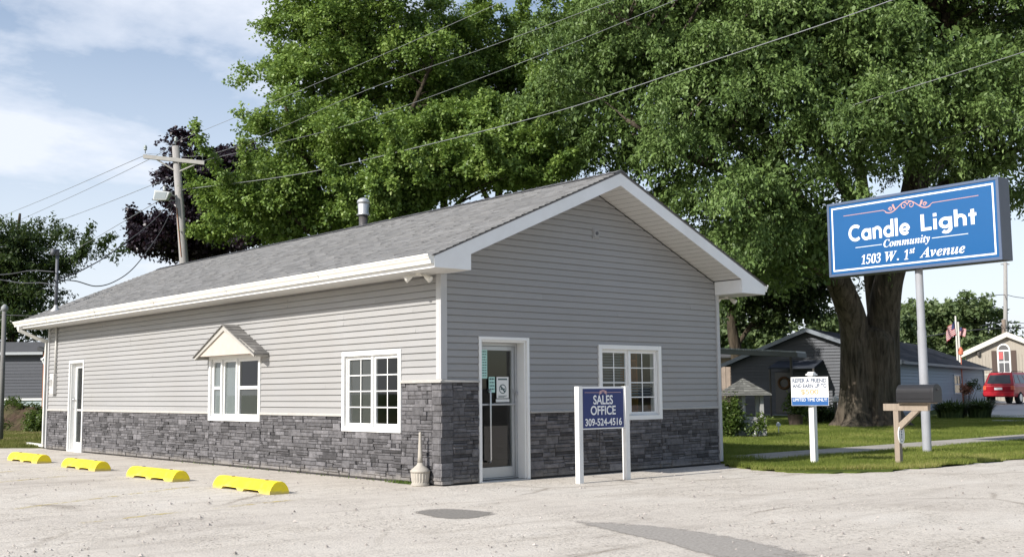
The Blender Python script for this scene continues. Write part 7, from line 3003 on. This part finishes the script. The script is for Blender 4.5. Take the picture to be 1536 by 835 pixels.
def clump(label, u, v, D, w_, h_, n, grp):
    b = P(u, v, D)
    B = np.array([b[0], b[1], float(gh(b[0], b[1]))])
    t = thing('lily_clump', label, 'plant', B, group=grp)
    V, R_ = [], []
    for k in range(n):
        a = RNG.uniform(0, 6.283)
        r = w_ / 2 * RNG.random() ** .6 * .75
        p0 = B + RT * r * math.cos(a) + np.array([FW[0], FW[1], 0]) * r * math.sin(a) * .6
        out_ = RT * math.cos(a) + np.array([FW[0], FW[1], 0]) * math.sin(a)
        L_ = h_ * RNG.uniform(.8, 1.25)
        bend = RNG.uniform(.3, .75)
        sd = np.cross(out_, (0, 0, 1)) * .028
        pr = [p0 + out_ * L_ * bend * s_ ** 2 * .9 + np.array([0, 0, L_ * (s_ - bend * .75 * s_ ** 3)]) for s_ in (0, .35, .7, 1)]
        wds = (1, 1.2, .8, .05)
        rr = RNG.random()
        for i in range(3):
            V += [pr[i] - sd * wds[i], pr[i] + sd * wds[i], pr[i + 1] + sd * wds[i + 1], pr[i + 1] - sd * wds[i + 1]]
            R_.append(rr)
    fast_mesh('foliage', np.array(V), 4, R_, DARKG, t)
    return t


clump('left clump of long dark lily leaves along the slate blue side wall', 1428, 630, 48.3, 1.55, 1.0, 420, 'lily clumps by the slate wall')
clump('right clump of long dark lily leaves at the downspout of the slate blue side wall', 1470, 628, 48.8, 1.25, 1.05, 360, 'lily clumps by the slate wall')
fl_m = leaf_mat('rusty flower heads', [(0, (.25, .10, .07)), (.5, (.38, .18, .13)), (1, (.45, .30, .22))], .2, (.4, .2, .1))
b = P(1448, 628, 49.5)
t = thing('flowering_plant', 'tall plant with rusty pink flowers between the two lily clumps', 'plant', (b[0], b[1], float(gh(b[0], b[1]))))
mb = MB()
hd = []
for k in range(16):
    top = P(1448 + RNG.normal(0, 5), 586 + RNG.normal(0, 5), 49.5)
    if k > 10:
        top = P(1462 + RNG.normal(0, 8), 575 + RNG.normal(0, 7), 49.5)
    mb.tube(smoothed([(b[0], b[1], 0.0), (np.array([b[0], b[1], 0]) * .5 + top * .5), top], 3), np.linspace(.012, .006, 7), 4)
    hd.append(top)
mb.build('stems', bark_mid, t)
hd = np.array(hd)
spray(hd[:11], np.full((11, 3), .10), np.tile([[0, 0, 1.]], (11, 1)), 8, 8, .12, .09, .08, .1, fl_m, 'flowers', t)
spray(hd[11:], np.full((5, 3), .12), np.tile([[0, 0, 1.]], (5, 1)), 6, 8, .2, .13, .06, .3, DARKG, 'foliage', t)

# potted plant before the dark house
b = P(1194, 645, 42)
t = thing('potted_plant', 'bushy plant in a dark tub before the dark grey house gable', 'plant', (b[0], b[1], 0))
mb = MB()
mb.lathe([(.24, 0), (.30, .42), (.32, .44), (.27, .44)], (b[0], b[1], 0), 16)
mb.build('pot', M('dark clay tub', (.10, .075, .06), .8, .2), t)
C = np.array([b[0], b[1], .8]) + RNG.normal(0, .2, (16, 3))
spray(C, np.full((16, 3), .2), unit(RNG.normal(size=(16, 3)) + [0, 0, .6]), 10, 10, .25, .13, .07, .3, BUSHM, 'foliage', t)
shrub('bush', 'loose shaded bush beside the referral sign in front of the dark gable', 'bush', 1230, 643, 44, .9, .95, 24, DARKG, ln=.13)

# heap of soil with weeds at the far left
mc = P(5, 645, 44.0)
V, F = [], []
nu, nv = 44, 20
for j in range(nv + 1):
    for i in range(nu + 1):
        a, c = -1 + 2 * i / nu, -1 + 2 * j / nv
        p = np.array([mc[0], mc[1], 0]) + RT * a * 2.9 + np.array([FW[0], FW[1], 0]) * c * 1.5
        h = .95 * max(0, 1 - (a * a) ** 1.2) * max(0, 1 - c * c) ** .8
        h *= 1 + .22 * math.sin(a * 7 + c * 3) + .12 * math.sin(a * 17 + 2 * c)
        h += .05 * math.sin(31 * a) * math.sin(23 * c) * (h > .05)
        V.append((p[0], p[1], h - .03))
for j in range(nv):
    for i in range(nu):
        q = j * (nu + 1) + i
        F.append((q, q + 1, q + nu + 2, q + nu + 1))
soil = mesh_obj('soil_heap', np.array(V), F, [.5] * len(F), M('dug brown soil', (.085, .058, .042), .95, .1, var=.45, scale=2.5, bump=1.0, bscale=9, dirt=(.06, .085, .025), dscale=1.3, damt=.7))
tag(soil, 'heap of dug brown soil overgrown with weeds at the far left', 'soil heap')
n = 2600
a, c = RNG.uniform(-.95, .95, n), RNG.uniform(-.9, .5, n)
keep = np.sin(a * 5 + 1.2) + np.sin(c * 4 + a * 3) > .1
a, c = a[keep], c[keep]
h = .95 * np.clip(1 - (a * a) ** 1.2, 0, None) * np.clip(1 - c * c, 0, None) ** .8 * (1 + .22 * np.sin(a * 7 + c * 3) + .12 * np.sin(a * 17 + 2 * c))
p = np.array([mc[0], mc[1], 0]) + RT * (a * 2.9)[:, None] + np.array([FW[0], FW[1], 0]) * (c * 1.5)[:, None]
p[:, 2] = h - .05
C = p[::9]
o = spray(C, np.full((len(C), 3), .12), np.tile([[0, 0, 1.]], (len(C), 1)), 5, 8, .22, .12, .05, .1, BUSHM, 'weeds', None, up_bias=.8)
stuff(o)
tag(o, 'weeds sprouting over the soil heap at the far left', 'weeds')
